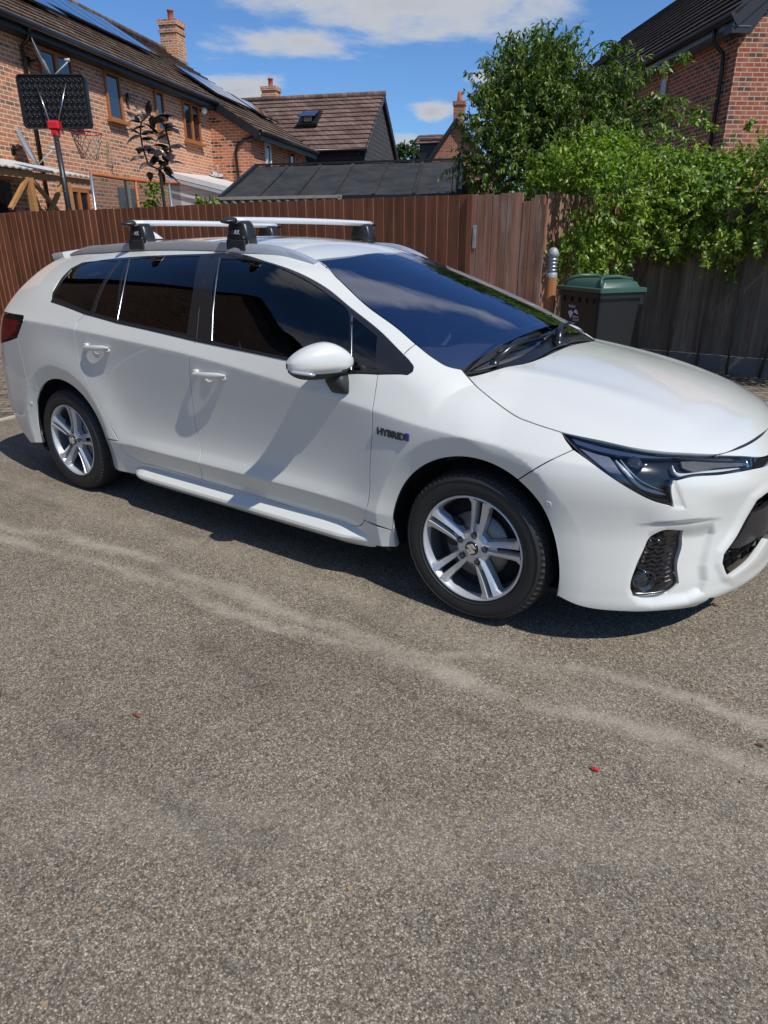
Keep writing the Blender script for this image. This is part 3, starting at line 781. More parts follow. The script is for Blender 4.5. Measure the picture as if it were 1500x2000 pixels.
ring=[c+ax@Vector((.18*math.cos(a),.18*math.sin(a),0)) for a in np.linspace(0,2*math.pi,40,endpoint=False)]
b.tube(ring,.015,n=10,closed=True)
for a in (R(90),R(-90),R(180)): b.tube([c,c+ax@Vector((.17*math.cos(a),.17*math.sin(a),0))],[.03,.014])
b.lathe([(0,.02),(.05,.018),(.06,0),(0,-.02)],c=c,M=ax); b.build('steering_wheel',DASH,car,smooth=True)
b=MB(); b.box((-.93,0,1.235),(.03,.24,.06),bev=.012); b.tube([(-.93,0,1.25),(-.90,0,1.31)],.012); b.box((-.86,0,1.285),(.12,.14,.045),bev=.01,M=Matrix.Rotation(R(22),3,'Y')); b.build('rear_view_mirror',GREYP,car)
b=MB(); b.lathe([(0,.004),(.036,.004),(.036,-.002),(0,-.002)],M=Matrix.Rotation(R(62),3,'Y')@Matrix.Rotation(0,3,'X'),c=tuple(px3([(787,580)])[0][0]-np.array([.03,0,.03])),n=32); b.build('windscreen_disc',GREYP,car)
# ---- headlamps
LH=simple('headlamp black housing',(.010,.011,.013),.18,var=.2,vscale=20)
def inset_px(L,k,c=None):
    L=np.array(L,float); B=inset(L,k); return [tuple(p) for p in (B)]
DFL=(-1,.9,-.35)
panel('headlamp',LAMP,DFL,GLL,car,sp=.012,step=.006,flange=.006,off=-.002,f=fbody,gap=.003)
panel('headlamp_housing',LAMP,DFL,LH,car,sp=.02,step=.008,flange=0,off=-.040,f=fbody,gap=-.002)
panel('headlamp_rim',LAMP,DFL,GLOSSB,car,sp=.02,step=.006,flange=.03,off=-.006,f=fbody,gap=.003,holes=[inset_px(LAMP,5)])
DRL=simple('light guide clear plastic',(.55,.60,.64),.12,var=.1,coat=1)
GRY=simple('headlamp grey facet',(.13,.145,.19),.3,var=.25,vscale=120,coat=.6)
SILV=simple('silvered reflector',(.8,.82,.85),.12,metal=1,var=.1)
def lampstrip(name,pts,w,mat,off,f=fbody):
    P,_=px3(pts); N=grad(P); 
    Q=smooth_open(P,.008); N=grad(Q); Q=Q+N*off; T=np.gradient(Q,axis=0); T/=np.linalg.norm(T,axis=1,keepdims=True); B=np.cross(T,N); 
    k=len(Q); ww=w*np.minimum(1,np.minimum(np.arange(k)+1.5,k-np.arange(k)+.5)/6.)
    b=MB(); vs=[]
    for q,nn,bb,wi in zip(Q,N,B,ww): vs+=[q-bb*wi/2-nn*.008,q-bb*wi/2,q+nn*.004,q+bb*wi/2,q+bb*wi/2-nn*.008]
    fs=[(i*5+j,i*5+j+1,i*5+6+j,i*5+5+j) for i in range(k-1) for j in range(4)]
    b.add(vs,fs); o=b.build(name,mat,car,fix=False,smooth=True); mirror_y(o); return o
lampstrip('light_guide',[(1205,893),(1222,915),(1240,940),(1262,958),(1306,971)],.012,DRL,-.020)
lampstrip('light_guide',[(1214,891),(1231,913),(1250,936),(1272,950),(1303,963)],.005,SILV,-.020)
lampstrip('light_guide',[(1319,905),(1326,921),(1344,926),(1400,919),(1460,914)],.014,DRL,-.018)
lampstrip('light_guide',[(1463,896),(1466,905),(1469,913)],.010,SILV,-.012)
panel('lamp_facet',[(1128,873),(1165,886),(1190,892),(1212,921),(1240,952),(1262,966),(1308,978),(1309,984),(1284,977),(1232,950),(1172,910)],DFL,GRY,car,sp=.012,step=.008,flange=.012,off=-.018)
panel('lamp_facet',[(1112,852),(1170,868),(1260,886),(1340,893),(1300,896),(1230,893),(1165,881),(1125,868)],DFL,simple('headlamp blue grey brow',(.04,.06,.11),.2,var=.1,coat=.6),car,sp=.012,step=.008,flange=.012,off=-.014)
panel('lamp_facet',[(1328,901),(1400,898),(1458,896),(1461,910),(1400,915),(1345,920),(1332,914)],DFL,simple('turn lamp ribbed',(.10,.095,.09),.3,var=.5,vscale=60),car,sp=.012,step=.008,flange=.01,off=-.026)
pc,_=px3([(1270,915)]); pc=pc[0]-np.array([.045,.0,.0]); 
b=MB(); Mx=Matrix.Rotation(R(90),3,'Y')
b.lathe([(0.001,.022),(.011,.020),(.019,.013),(.023,.004),(.025,0),(.029,-.003),(.029,-.02)],c=tuple(pc),M=Matrix.Rotation(R(-25),3,'Z')@Mx,n=28); o=b.build('projector_lens',simple('projector lens glass',(.02,.025,.035),.03,var=0,coat=1),car,smooth=True); mirror_y(o)
# ---- front openings
MESHB=simple('grille gloss black',(.008,.008,.010),.28,var=0,coat=1)
panel('fog_lamp_surround',FOG,DF,MESHB,car,sp=.012,step=.006,off=-.022,flange=.0,f=fbump,gap=-.006)
GRL_H=[(.95,0,.50),(1500,958),(1476,975),(1457,1006),(1436,1046),(1410,1080),(1407,1102),(1418,1126),(1432,1130),(1474,1097),(1500,1056),(.95,0,.24)]
panel('lower_grille',GRL_H,DF,MESHB,car,sp=.02,off=-.075,flange=0,gap=-.004)
def on(px,off,f=fbody):
    P,_=px3(px,f); N=grad(P); return P+N*off
b=MB()
# honeycomb-like ribs of the fog pocket
for r in range(11):
    y=1050+r*8.6
    x0=np.interp(y,[1038,1049,1073,1106,1151],[1290,1272,1260,1246,1236])+2; x1=np.interp(y,[1038,1064,1100,1139],[1322,1320,1310,1312])
    n=7; xs=np.linspace(x0,x1,n); pts=[(x,y+(4 if i%2 else -0)-(x-x0)*.03) for i,x in enumerate(xs)]
    Q=on(pts,-.006); 
    for a,c in zip(Q[:-1],Q[1:]): b.beam(a,c,.006,.004)
    if r<10:
        Q2=on([(x,y+8.6) for x,_ in pts[r%2::2]],-.010); Q1=Q[r%2::2]
        for a,c in zip(Q1,Q2): b.beam(a,c,.003,.006)
o=b.build('mesh_insert',MESHB,car); mirror_y(o)
b=MB(); fc=on([(1262,1137)],-.012)[0]; Mf=Matrix.Rotation(R(-38),3,'Z')@Matrix.Rotation(R(90),3,'Y')
b.lathe([(0.0,.006),(.02,.004),(.030,-.004),(.033,.010),(.040,.006),(.042,-.02)],c=tuple(fc),M=Mf,n=28); o=b.build('fog_lamp',simple('fog lamp glass',(.015,.02,.03),.05,var=0,coat=1),car,smooth=True); mirror_y(o)
Q=on([(1238,1160),(1266,1160),(1300,1154),(1321,1136),(1315,1118)],-.004); b=MB(); b.tube(smooth_open(Q,.01),.005,n=8); o=b.build('pocket_trim',MESHB,car,smooth=True); mirror_y(o)
# lower grille mesh and number plate holder area
b=MB()
for r in range(9):
    z=.27+r*.026; ys=np.linspace(-.50,.50,27); pts=[(float(Fx(np.array(y),np.array(z)))-.052,y,z+(.009 if i%2 else -.003)) for i,y in enumerate(ys)]
    for a,c in zip(pts[:-1],pts[1:]): b.beam(a,c,.008,.004)
    for i in range(r%2,27,2): p=pts[i]; b.beam(p,(p[0],p[1],p[2]+.026),.004,.008)
b.build('grille_mesh',MESHB,car)
panel('grille_bar',[(.95,0,.47),(1500,985),(1471,1000),(1448,1040),(1424,1072),(1440,1071),(1470,1058),(1500,1038),(.95,0,.33)],DF,simple('grille centre bar',(.010,.010,.011),.35,var=.1),car,sp=.02,off=-.024,flange=.02)
# parking sensors
for p in ((1070,985),(61,788)):
    Q,_=px3([p]); N=grad(Q)[0]; q=Vector(N).to_track_quat('Z','Y').to_matrix()
    b=MB(); b.lathe([(0,.0015),(.008,.0015),(.009,.0005),(.0105,.0005),(.0115,.002),(.0125,.0005),(.0125,-.004)],c=tuple(Q[0]),M=q,n=24); o=b.build('parking_sensor',PAINT,car,smooth=True); mirror_y(o)
# ---- sill skirt blade
xs=np.linspace(-2.14,-.47,60); vs=[]; 
for x in xs:
    k=min(1,(x+2.14)/.10+.0,( -.47-x)/.16); k=max(k,0)**.6
    for y,z in ((-.835,.272),(-.858,.262),(-.900,.226),(-.903,.214),(-.896,.200),(-.84,.160)):
        yy=-.845+(y+.845)*k; vs.append((x,yy,.215+(z-.215)*(.55+.45*k)))
fs=[(i*6+j,i*6+j+1,i*6+7+j,i*6+6+j) for i in range(59) for j in range(5)]
b=MB(); b.add(vs,fs); o=b.build('side_skirt',PAINT,car,smooth=True); edge_smooth(o,30); mirror_y(o)
# ---- door handles
def handle(px):
    c,_=px3([px]); c=c[0]; N=grad(np.array([c]))[0]
    M=Matrix.Rotation(math.atan2(-.075,1),3,'Y')
    ob=empty('door_handle',(0,0,0),parent=car)
    # recess cup
    b=MB(); b.lathe([(0,-.012),(.018,-.010),(.030,-.003),(.038,.0006),(.040,.0012),(.041,-.002)],c=(c[0]-.012,c[1],c[2]+.003),axis='Y',n=32)
    cup=b.build('handle_cup',PAINT,car,smooth=True)
    pts=[];rr=[]
    b=MB(); L=.118; vs=[];n=26;k=12
    for i in range(n+1):
        t=i/n; x=-L+2*L*t
        h=.0135*(1-.10*math.cos(2*math.pi*t))*min(1,(t/.05)**.5 if t>0 else 0,((1-t)/.22)**.6 if t<1 else 0)
        o_=.012+.010*math.sin(math.pi*min(1,t*1.15)) ; dpt=.009*min(1,((1-t)/.10)**.5 if t<1 else 0,(t/.04)**.5 if t>0 else 0)
        for j in range(k):
            a=2*math.pi*j/k; v=M@Vector((x,-o_+ -dpt*math.cos(a),h*math.sin(a))); vs.append((c[0]+v.x,c[1]+v.y,c[2]+v.z))
    fs=[(i*k+j,i*k+(j+1)%k,(i+1)*k+(j+1)%k,(i+1)*k+j) for i in range(n) for j in range(k)]
    b.add(vs,fs); 
    for s in(-.095,.085): b.box((c[0]+s,c[1]-.004,c[2]+.075*-s*1),(.035,.022,.018),bev=.004)
    g=b.build('handle_grip',PAINT,ob,smooth=True); 
    bpy.data.objects.remove(cup) if False else None
    cup.parent=ob
    ob2=empty('door_handle',(0,0,0),parent=car)
    for q in (g,cup): mirror_y(q,parent=ob2)
handle((191,679)); handle((411,732))
# ---- badge
def text_mesh(txt,size,mat,name,parent,M,depth=.002,align='LEFT',bold=0,shear=0):
    cu=bpy.data.curves.new('t','FONT'); cu.body=txt; cu.size=size; cu.extrude=depth; cu.align_x=align; cu.offset=bold; cu.shear=shear; cu.resolution_u=3
    to=bpy.data.objects.new('t',cu); COL.objects.link(to); dg=bpy.context.evaluated_depsgraph_get(); me=bpy.data.meshes.new_from_object(to.evaluated_get(dg)); bpy.data.objects.remove(to)
    me.materials.clear(); me.materials.append(mat); me.transform(M); o=bpy.data.objects.new(name,me); COL.objects.link(o); o.parent=parent; return o
P0,_=px3([(736,846)]); p=P0[0]
Mt=Matrix.Translation((p[0]+.002,p[1]-.006,p[2]+.004))@Matrix.Rotation(R(3),4,'Y')@Matrix.Rotation(R(90),4,'X')
BM=simple('badge chrome dark',(.10,.10,.12),.15,metal=.9,var=0)
o=text_mesh('HYBRID',.040,BM,'hybrid_badge',car,Matrix.Scale(1,4),depth=.0035,bold=.0010)
def onside(o,x0,z0,sl,off):
    n=len(o.data.vertices); a=np.zeros(n*3); o.data.vertices.foreach_get('co',a); a=a.reshape(-1,3)
    x=x0+a[:,0]; z=z0+a[:,1]+a[:,0]*sl; y=-Wf(x,z)-a[:,2]-off; a=np.stack([x,y,z],1); o.data.vertices.foreach_set('co',a.ravel()); o.data.update()
onside(o,p[0]+.002,p[2]-.002,-.03,.002)
b=MB(); b.box((.011,.014,.0),(.022,.030,.008),bev=.003); o=b.build('hybrid_badge',simple('badge blue',(.01,.015,.16),.15,var=0,coat=1),car); onside(o,p[0]+.140,p[2]-.004,0,.003)
# ---- mirror
def mirror_unit():
    root=empty('door_mirror',(0,0,0),parent=car)
    # superellipsoid cap, outer end swept back
    c=Vector((-.655,-.955,.975)); U=Vector((.42,.905,0)).normalized(); V_=Vector((-.905,.42,0)).normalized()  # U: towards the car, V: rearwards
    def surf(n,m,half):
        vs=[];fs=[]
        for i in range(n+1):
            t=-1+2*i/n
            for j in range(m):
                a=2*math.pi*j/m
                # envelope along the width
                e=max(0,1-abs(t)**2.6)**.5
                top=.074*(max(0,1-abs(t-.15)**1.75/ (1.15**1.75 if t<.15 else .85**1.75)))**.72
                bot=.072*(max(0,1-abs(t+.05)**3.2/1.06**3.2))**.6
                dep=.062*e+.01
                ca,sa=math.cos(a),math.sin(a)
                z=(top if sa>0 else bot)*abs(sa)**.85*(1 if sa>0 else -1)
                d=dep*abs(ca)**.75*(1 if ca>0 else -1)
                if d>0: d*=.55
                if z<-.018: d*=1-.45*min(1,(-.018-z)/.05)
                vs.append(c+U*(t*.132)+V_*(d+.018*-t)+Vector((0,0,z)))
        for i in range(n):
            for j in range(m):
                f=(i*m+j,i*m+(j+1)%m,(i+1)*m+(j+1)%m,(i+1)*m+j)
                zc=sum(vs[q].z for q in f)/4
                fs.append((f,zc))
        return vs,fs
    vs,fs=surf(44,48,0)
    split=c.z-.020
    def cutz(v): # the cap's lower edge dips in the middle
        t=(v-c).dot(U)/.132; return split-.020*(1-t*t)+.004*t
    for nm,mt,cond in (('mirror_cap',PAINT,True),('mirror_shell',GREYP,False)):
        b=MB(); fl=[f for f,z in fs if (z>sum(cutz(vs[q]) for q in f)/4)==cond]
        if nm=='mirror_shell': vv=[v+ (c+Vector((0,0,-.01))-v)*.035 for v in vs]
        else: vv=vs
        b.add(vv,fl); o=b.build(nm,mt,root,smooth=True)
    b=MB(); b.add([v+(c-v)*.04 for v in vs],[f for f,z in fs]); b.build('mirror_core',GREYP,root,smooth=True)
    # indicator strip
    pts=[]
    for t in np.linspace(-.97,-.35,10):
        e=max(0,1-abs(t)**2.6)**.5; pts.append(c+U*(t*.132)+V_*(-(.062*e+.01)*.90-.018*t)+Vector((0,0,-.026-.022*(t+1))))
    b=MB(); b.tube(pts,[.004]+[.0065]*8+[.003],n=10); b.build('indicator',simple('indicator clear',(.5,.52,.56),.08,var=0,coat=1,metal=.4),root,smooth=True)
    # glass
    b=MB(); g=c+V_*.036; b.prism([(-.105,-.04),(.10,-.04),(.115,.0),(.08,.045),(-.06,.05),(-.11,.01)],-.003,.003)
    M4=Matrix((U,V_,Vector((0,0,1)))).transposed(); b.v=[tuple(M4@Vector(v)+g) for v in b.v]; b.build('mirror_glass',SILV,root)
    # stalk down to the door
    b=MB(); A=[c+U*.085+Vector((0,0,-.045))+V_*.0]; 
    q=[(Vector((-.635,-.885,.93)),.050,.034),(Vector((-.625,-.885,.885)),.046,.036),(Vector((-.615,-.872,.845)),.042,.028)]
    vs=[]
    for cc,hx,hy in q:
        for a in np.linspace(0,2*math.pi,16,endpoint=False):
            ca,sa=math.cos(a),math.sin(a); vs.append(cc+Vector((hx*abs(ca)**.6*(1 if ca>0 else -1),hy*abs(sa)**.6*(1 if sa>0 else -1),0)))
    fs=[(i*16+j,i*16+(j+1)%16,(i+1)*16+(j+1)%16,(i+1)*16+j) for i in range(2) for j in range(16)]+[tuple(range(16)),tuple(range(32,48))]
    b.add(vs,fs); b.build('mirror_stalk',GREYP,root,smooth=True,bevel=.0)
    r2=empty('door_mirror',(0,0,0),parent=car)
    for o in list(root.children): mirror_y(o,parent=r2)
mirror_unit()
# ---- roof rails, bars, antenna
RX=[-1.08,-1.14,-1.24,-1.40,-1.6,-2.0,-2.4,-2.7,-2.9,-3.0]; 
def railz(x,y): return topz(x,y)[2]
def rail():
    b=MB(); vs=[]; xs=np.linspace(-1.065,-3.02,60)
    for x in xs:
        t=(x+3.02)/1.955; lift=.030*min(1,(1-t)/.13,(t)/.13)**.7 if 0<t<1 else 0; y=-.518-.018*0; y0=np.interp(x,[-3.02,-2.6,-1.5,-1.065],[-.475,-.505,-.515,-.470])
        z=railz(x,y0)+.003; 
        for dy,dz in ((-.022,-.008),(-.021,lift*.75),(-.012,lift+.004),(.010,lift+.004),(.019,lift*.75),(.020,-.008)): vs.append((x,y0+dy,z+dz))
    fs=[(i*6+j,i*6+j+1,i*6+7+j,i*6+6+j) for i in range(59) for j in range(5)]+[tuple(range(6)),tuple(59*6+j for j in range(6))]
    b.add(vs,fs); o=b.build('roof_rail',ANOD,car,smooth=True); edge_smooth(o,40); mirror_y(o)
rail()
FOOT=simple('roof bar foot black',(.014,.014,.016),.35,var=.1)
WHT=simple('printed white',(.55,.57,.6),.5,var=0)
def crossbar(x):
    bar=empty('roof_bar',(x,0,1.505),parent=car)
    prof=[(.036*math.cos(a),.0145*math.sin(a)*(1 if True else 1)) for a in np.linspace(0,2*math.pi,20,endpoint=False)]
    b=MB(); n=16; vs=[]
    for i in range(n+1):
        y=-.545+1.09*i/n
        for px_,pz in prof: vs.append((px_,y,pz+.006*(1-(y/.6)**2)))
    fs=[(i*20+j,i*20+(j+1)%20,(i+1)*20+(j+1)%20,(i+1)*20+j) for i in range(n) for j in range(20)]+[tuple(range(20)),tuple(n*20+j for j in range(20))]
    b.add(vs,fs); b.build('bar',BARW,bar,smooth=True)
    for s in (-1,1):
        b=MB(); vs=[]
        for k,(yy,sc) in enumerate(((.545,1.06),(.56,1.04),(.585,.8),(.605,.45),(.612,.1))):
            for px_,pz in prof: vs.append((px_*sc,s*yy,pz*sc-.002*k))
        fs=[(i*20+j,i*20+(j+1)%20,(i+1)*20+(j+1)%20,(i+1)*20+j) for i in range(4) for j in range(20)]+[tuple(range(20)),tuple(80+j for j in range(20))]
        b.add(vs,fs); b.build('end_cap',FOOT,bar,smooth=True)
        f=empty('foot',(0,s*.49,0),parent=bar)
        zb=railz(x,-.51)+.030-1.505
        b=MB(); # tapering body
        secs=[(-.003,.045,.034,0),( -.020,.060,.038,0),(zb*.62,.074,.042,.0),(zb,.078,.044,0)]
        vs=[]
        for z,hx,hy,o_ in secs:
            for a in np.linspace(0,2*math.pi,24,endpoint=False):
                ca,sa=math.cos(a),math.sin(a); vs.append((hx*abs(ca)**.45*(1 if ca>0 else -1),hy*abs(sa)**.45*(1 if sa>0 else -1)+s*(.0),z))
        fs=[(i*24+j,i*24+(j+1)%24,(i+1)*24+(j+1)%24,(i+1)*24+j) for i in range(3) for j in range(24)]+[tuple(range(24)),tuple(72+j for j in range(24))]
        b.add(vs,fs); b.build('foot_body',FOOT,f,smooth=True); 
        b=MB(); b.box((0,s*.040,zb-.006),(.13,.012,.05),bev=.004); b.build('clamp',GREYP,f); b=MB(); b.box((0,-s*.045,zb-.001),(.055,.02,.035),bev=.004); b.build('clamp',GREYP,f)
        if s<0:
            Mt=Matrix.Translation((-.052,-.0425,zb*.58))@Matrix.Rotation(R(90),4,'X')
            text_mesh('TUR',.025,simple('print dark grey',(.10,.11,.13),.5,var=0),'foot_lettering',f,Mt,depth=.0006,bold=.0005)
            text_mesh('AX',.027,WHT,'foot_lettering',f,Matrix.Translation((.045,0,0))@Mt,depth=.0006,bold=.0008)
            b=MB(); b.lathe([(0,.002),(.006,.002),(.0075,0)],c=(.055,-.0425,zb*.72),axis='Y',n=16); b.build('lock',CHROME,f,smooth=True)
crossbar(-1.523); crossbar(-2.30)
b=MB(); vs=[]; n=14
for i in range(n+1):
    t=i/n; x=-2.76-.15*t; h=.052*math.sin(min(1,t*1.15)*math.pi*.5)**1.3*(1-max(0,t-.82)*2.2); w=.028*(.35+.65*math.sin(math.pi*min(.75,t)**.8))
    for a in np.linspace(0,math.pi,11): vs.append((x,w*math.cos(a),1.43+h*math.sin(a)**.8))
fs=[(i*11+j,i*11+j+1,i*11+12+j,i*11+11+j) for i in range(n) for j in range(10)]+[tuple(n*11+j for j in range(11))]
b.add(vs,fs); b.build('roof_antenna',PAINT,car,smooth=True)
# ---- wipers
def wiper(a,b_,piv):
    w=empty('wiper',(0,0,0),parent=car)
    P,_=px3([a,b_]); N=grad(P); P=P+N*.018
    n=12; pts=[P[0]+(P[1]-P[0])*t for t in np.linspace(0,1,n)]; q=np.array(pts); Q,_h=cast(q+np.array([.4,0,.8])*.3,np.tile(-np.array([.4,0,.8])/np.linalg.norm([.4,0,.8]),(n,1)),fbody,tmax=1.,n=200); Q=Q+grad(Q)*.010
    b=MB(); b.tube(Q,.007,n=6); b.build('wiper_blade',RUB,w,smooth=True)
    pv,_=px3([piv]); mid=Q[int(n*.55)]+grad(Q[int(n*.55)][None])[0]*.014; 
    b=MB(); b.tube([pv[0]+[0,0,.012],(pv[0]+mid)/2+[0,0,.03],mid],[.016,.012,.008],n=8); b.lathe([(0,.02),(.016,.016),(.02,0)],c=tuple(pv[0])); b.build('wiper_arm',BLACKP,w,smooth=True)
wiper((972,692),(1100,652),(965,712))
wiper((1060,668),(1112,634),(1090,672))
# ---- wheels
TYRE=Mat('tyre rubber'); v=TYRE.coord(); TYRE.set(Base_Color=TYRE.mix(TYRE.noise(v,14,5),(.012,.012,.012),(.022,.0215,.021)),Roughness=.62); TYRE.bump(TYRE.noise(v,160,4),.25,.002)
ALLOY=simple('alloy wheel silver',(.60,.61,.63),.36,metal=.55,var=.05,coat=.35)
ALLOYD=simple('alloy wheel barrel',(.30,.31,.33),.35,metal=.8,var=.15)
DISC=simple('brake disc steel',(.20,.19,.18),.4,metal=.9,var=.3)
TYRE=TYRE.m
def wheel(rot0):
    w=empty('wheel',(0,0,0))
    # tyre: h is depth towards the car (+), outer face at h=0
    prof=[(.214,.008),(.222,-.002),(.232,-.007),(.250,-.010),(.272,-.009),(.286,-.003),(.296,.008),(.304,.022),(.3085,.045),(.311,.08),(.312,.10),(.311,.12),(.3085,.155),(.304,.178),(.29,.195),(.25,.205),(.214,.20)]
    b=MB(); b.smooth=True; b.lathe(prof,axis='W',n=96); 
    # raised rings on the sidewall
    b.lathe([(.276,-.0085),(.278,-.0115),(.281,-.0075)],axis='W',n=96); b.lathe([(.226,-.004),(.228,-.0085),(.231,-.0065)],axis='W',n=96)
    # shoulder blocks
    for k in range(72):
        a=2*math.pi*k/72
        for (r0,h0,r1,h1,da) in ((.289,-.001,.3035,.020,.022),):
            c0,s0,c1,s1=math.cos(a),math.sin(a),math.cos(a+.052),math.sin(a+.052)
            pts=[(r0*c0,h0,r0*s0),(r0*c1,h0,r0*s1),((r1)*c1,h1,(r1)*s1),((r1)*c0,h1,(r1)*s0)]
            up=[(p[0]*1.0025,p[1]-.0008,p[2]*1.0025) for p in pts]
            b.add(pts+up,[(4,5,6,7),(0,1,5,4),(1,2,6,5),(2,3,7,6),(3,0,4,7)])
    b.v=[(x,y,max(z,-.308)) for x,y,z in b.v]
    ty=b.build('tyre',TYRE,w)
    # rim flange + barrel
    rim=empty('rim',(0,0,0),parent=w)
    b=MB(); b.smooth=True
    b.lathe([(.2155,.012),(.2175,.002),(.2150,-.004),(.2100,-.003),(.2060,.004),(.2020,.014),(.1990,.030)],axis='W',n=96); b.build('rim_flange',ALLOY,rim)
    b=MB(); b.smooth=True; b.lathe([(.1995,.028),(.196,.06),(.190,.10),(.188,.18)],axis='W',n=72); b.build('rim_barrel',ALLOYD,rim)
    b=MB(); b.smooth=True
    # hub pad
    b.lathe([(.0,.010),(.034,.010),(.040,.012),(.060,.014),(.070,.022),(.072,.05)],axis='W',n=60); 
    for k in range(5):
        th=rot0+R(72*k)
        for s in (-1,1):
            # spoke cross sections along radius
            secs=[]; N_=14
            for i in range(N_+1):
                t=i/N_; r=.045+.160*t
                cen=s*(.0165+.0165*t+.004*t*t); w_in=.0085+.0015*t; w_out=.0105+.0100*t+.010*max(0,t-.8)/.2
                hface=.012+.006*math.sin(math.pi*t)-.011*t
                rid=-.0035
                # (lateral, depth): inner edge is towards the slot
                li=.0062+.0038*t; lo_=.024+.017*t+.016*max(0,t-.86)/.14; lat=[s*li,s*(li+.001),s*(li+.004),s*(lo_-.007),s*lo_,s*(lo_+.003)]
                dep=[hface+.030,hface+.006,hface+rid,hface+.001,hface+.007,hface+.036]
                secs.append((r,lat,dep))
            vs=[]
            for r,lat,dep in secs:
                for l,d in zip(lat,dep):
                    x=r*math.cos(th)-l*math.sin(th); z=r*math.sin(th)+l*math.cos(th); vs.append((x,-d,z))
            # note -y is outwards: depth positive goes inwards so y=+d
            vs=[(x,-y,z) for x,y,z in vs]
            fs=[(i*6+j,i*6+j+1,i*6+7+j,i*6+6+j) for i in range(N_) for j in range(5)]
            b.smooth=False; b.add(vs,fs)
    # web behind each slot near the hub
    for k in range(5):
        th=rot0+R(72*k)
        def PP(r,l,d): return (r*math.cos(th)-l*math.sin(th),d,r*math.sin(th)+l*math.cos(th))
        b.add([PP(.05,-.012,.022),PP(.05,.012,.022),PP(.098,.014,.030),PP(.098,-.014,.030)],[(0,1,2,3)])
    o=b.build('spokes',ALLOY,rim); edge_smooth(o,24)
    for k in range(5):
        th=rot0+R(72*k); c=(.057*math.cos(th),.0,.057*math.sin(th))
        b=MB(); b.smooth=True; b.lathe([(.0135,.0135),(.0135,.006),(.0115,.0055),(.0110,.020),(0,.020)],c=c,axis='W',n=20); b.build('bolt_recess',GLOSSB,rim)
        b=MB(); b.lathe([(0,.006),(.0062,.006),(.0075,.009),(.0080,.018)],c=c,axis='W',n=6); b.build('wheel_nut',DISC,rim)
    b=MB(); b.smooth=True; b.lathe([(0,.0015),(.024,.002),(.0275,.0045),(.0285,.010)],axis='W',n=40); cap=b.build('centre_cap',GLOSSB,rim)
    # emblem: a slanted S made of two interlocked strokes
    A=[(0,1),(.82,.46),(.45,.22),(0,.5),(-.14,.41),(.82,-.2),(.82,-.38),(0,-1),(-.82,-.46),(-.45,-.22),(0,-.5),(.14,-.41),(-.82,.2),(-.82,.38)]
    ca_,sa_=math.cos(R(-14)),math.sin(R(-14)); A=[(x*ca_-y*sa_,x*sa_+y*ca_) for x,y in A]
    b=MB(); 
    for pl in (A,): b.prism([(x*.0235,y*.0235) for x,y in pl],-.0012,.001)
    b.v=[(x,y+.0006,z) for x,y,z in b.v]; b.build('emblem',simple('emblem cream chrome',(.78,.76,.66),.2,metal=.6,var=0),cap)
    b=MB(); b.smooth=True; b.lathe([(.05,.055),(.135,.055),(.138,.07),(.135,.078),(.05,.078)],axis='W',n=60); b.build('brake_disc',DISC,w)
    b=MB(); b.box((.105*math.cos(R(160)),.06,.105*math.sin(R(160))),(.06,.06,.12),bev=.012); b.build('brake_caliper',DARK,w)
    b=MB(); b.smooth=True; b.lathe([(.0,.085),(.19,.085),(.19,.09),(0,.09)],axis='W',n=40); b.build('backing_plate',DARK,w)
    return w
wf=wheel(R(82)); wf.parent=car; wf.location=(0,-.872,.308)
wr=copy_tree(wf,car); wr.location=(-2.70,-.872,.308)
for x in (0,-2.70):
    c=copy_tree(wf,car); c.location=(x,.872,.308); c.rotation_euler=(0,0,math.pi)
# ================================================================ the place
def ray0(px,py): return CF+CR*(px-750)/FPX-CU*(py-1000)/FPX
def atz(px,py,z): d=ray0(px,py); return CAM+d*(z-CAM[2])/d[2]
def atd(px,py,D): return CAM+ray0(px,py)*D
TH=R(23); UB=np.array([math.cos(TH),math.sin(TH),0]); UA=np.array([-math.sin(TH),math.cos(TH),0]); ML=np.array([UB,UA,[0,0,1]])
def toL(P): return ML@np.asarray(P)
def toW(P): return ML.T@np.asarray(P,float)
def lxp(px,py,v): d=ray0(px,py); return toL(CAM+d*(v-UB@CAM)/(UB@d))
def lyp(px,py,v): d=ray0(px,py); return toL(CAM+d*(v-UA@CAM)/(UA@d))
class LMB(MB):
    """collector in the street's own axes (lx along 23 degrees, ly along 113), relative to a thing's base"""
    def __init__(s,base): super().__init__(); s.base=base
    def build(s,name,mats,parent=None,**k):
        bx,by=s.base; s.v=[(x-bx,y-by,z) for x,y,z in s.v]; return super().build(name,mats,parent,**k)
def lroot(name,base,label,cat,group=None):
    w=toW((base[0],base[1],0)); o=empty(name,(w[0],w[1],0),TH); tag(o,label,cat,group); return o
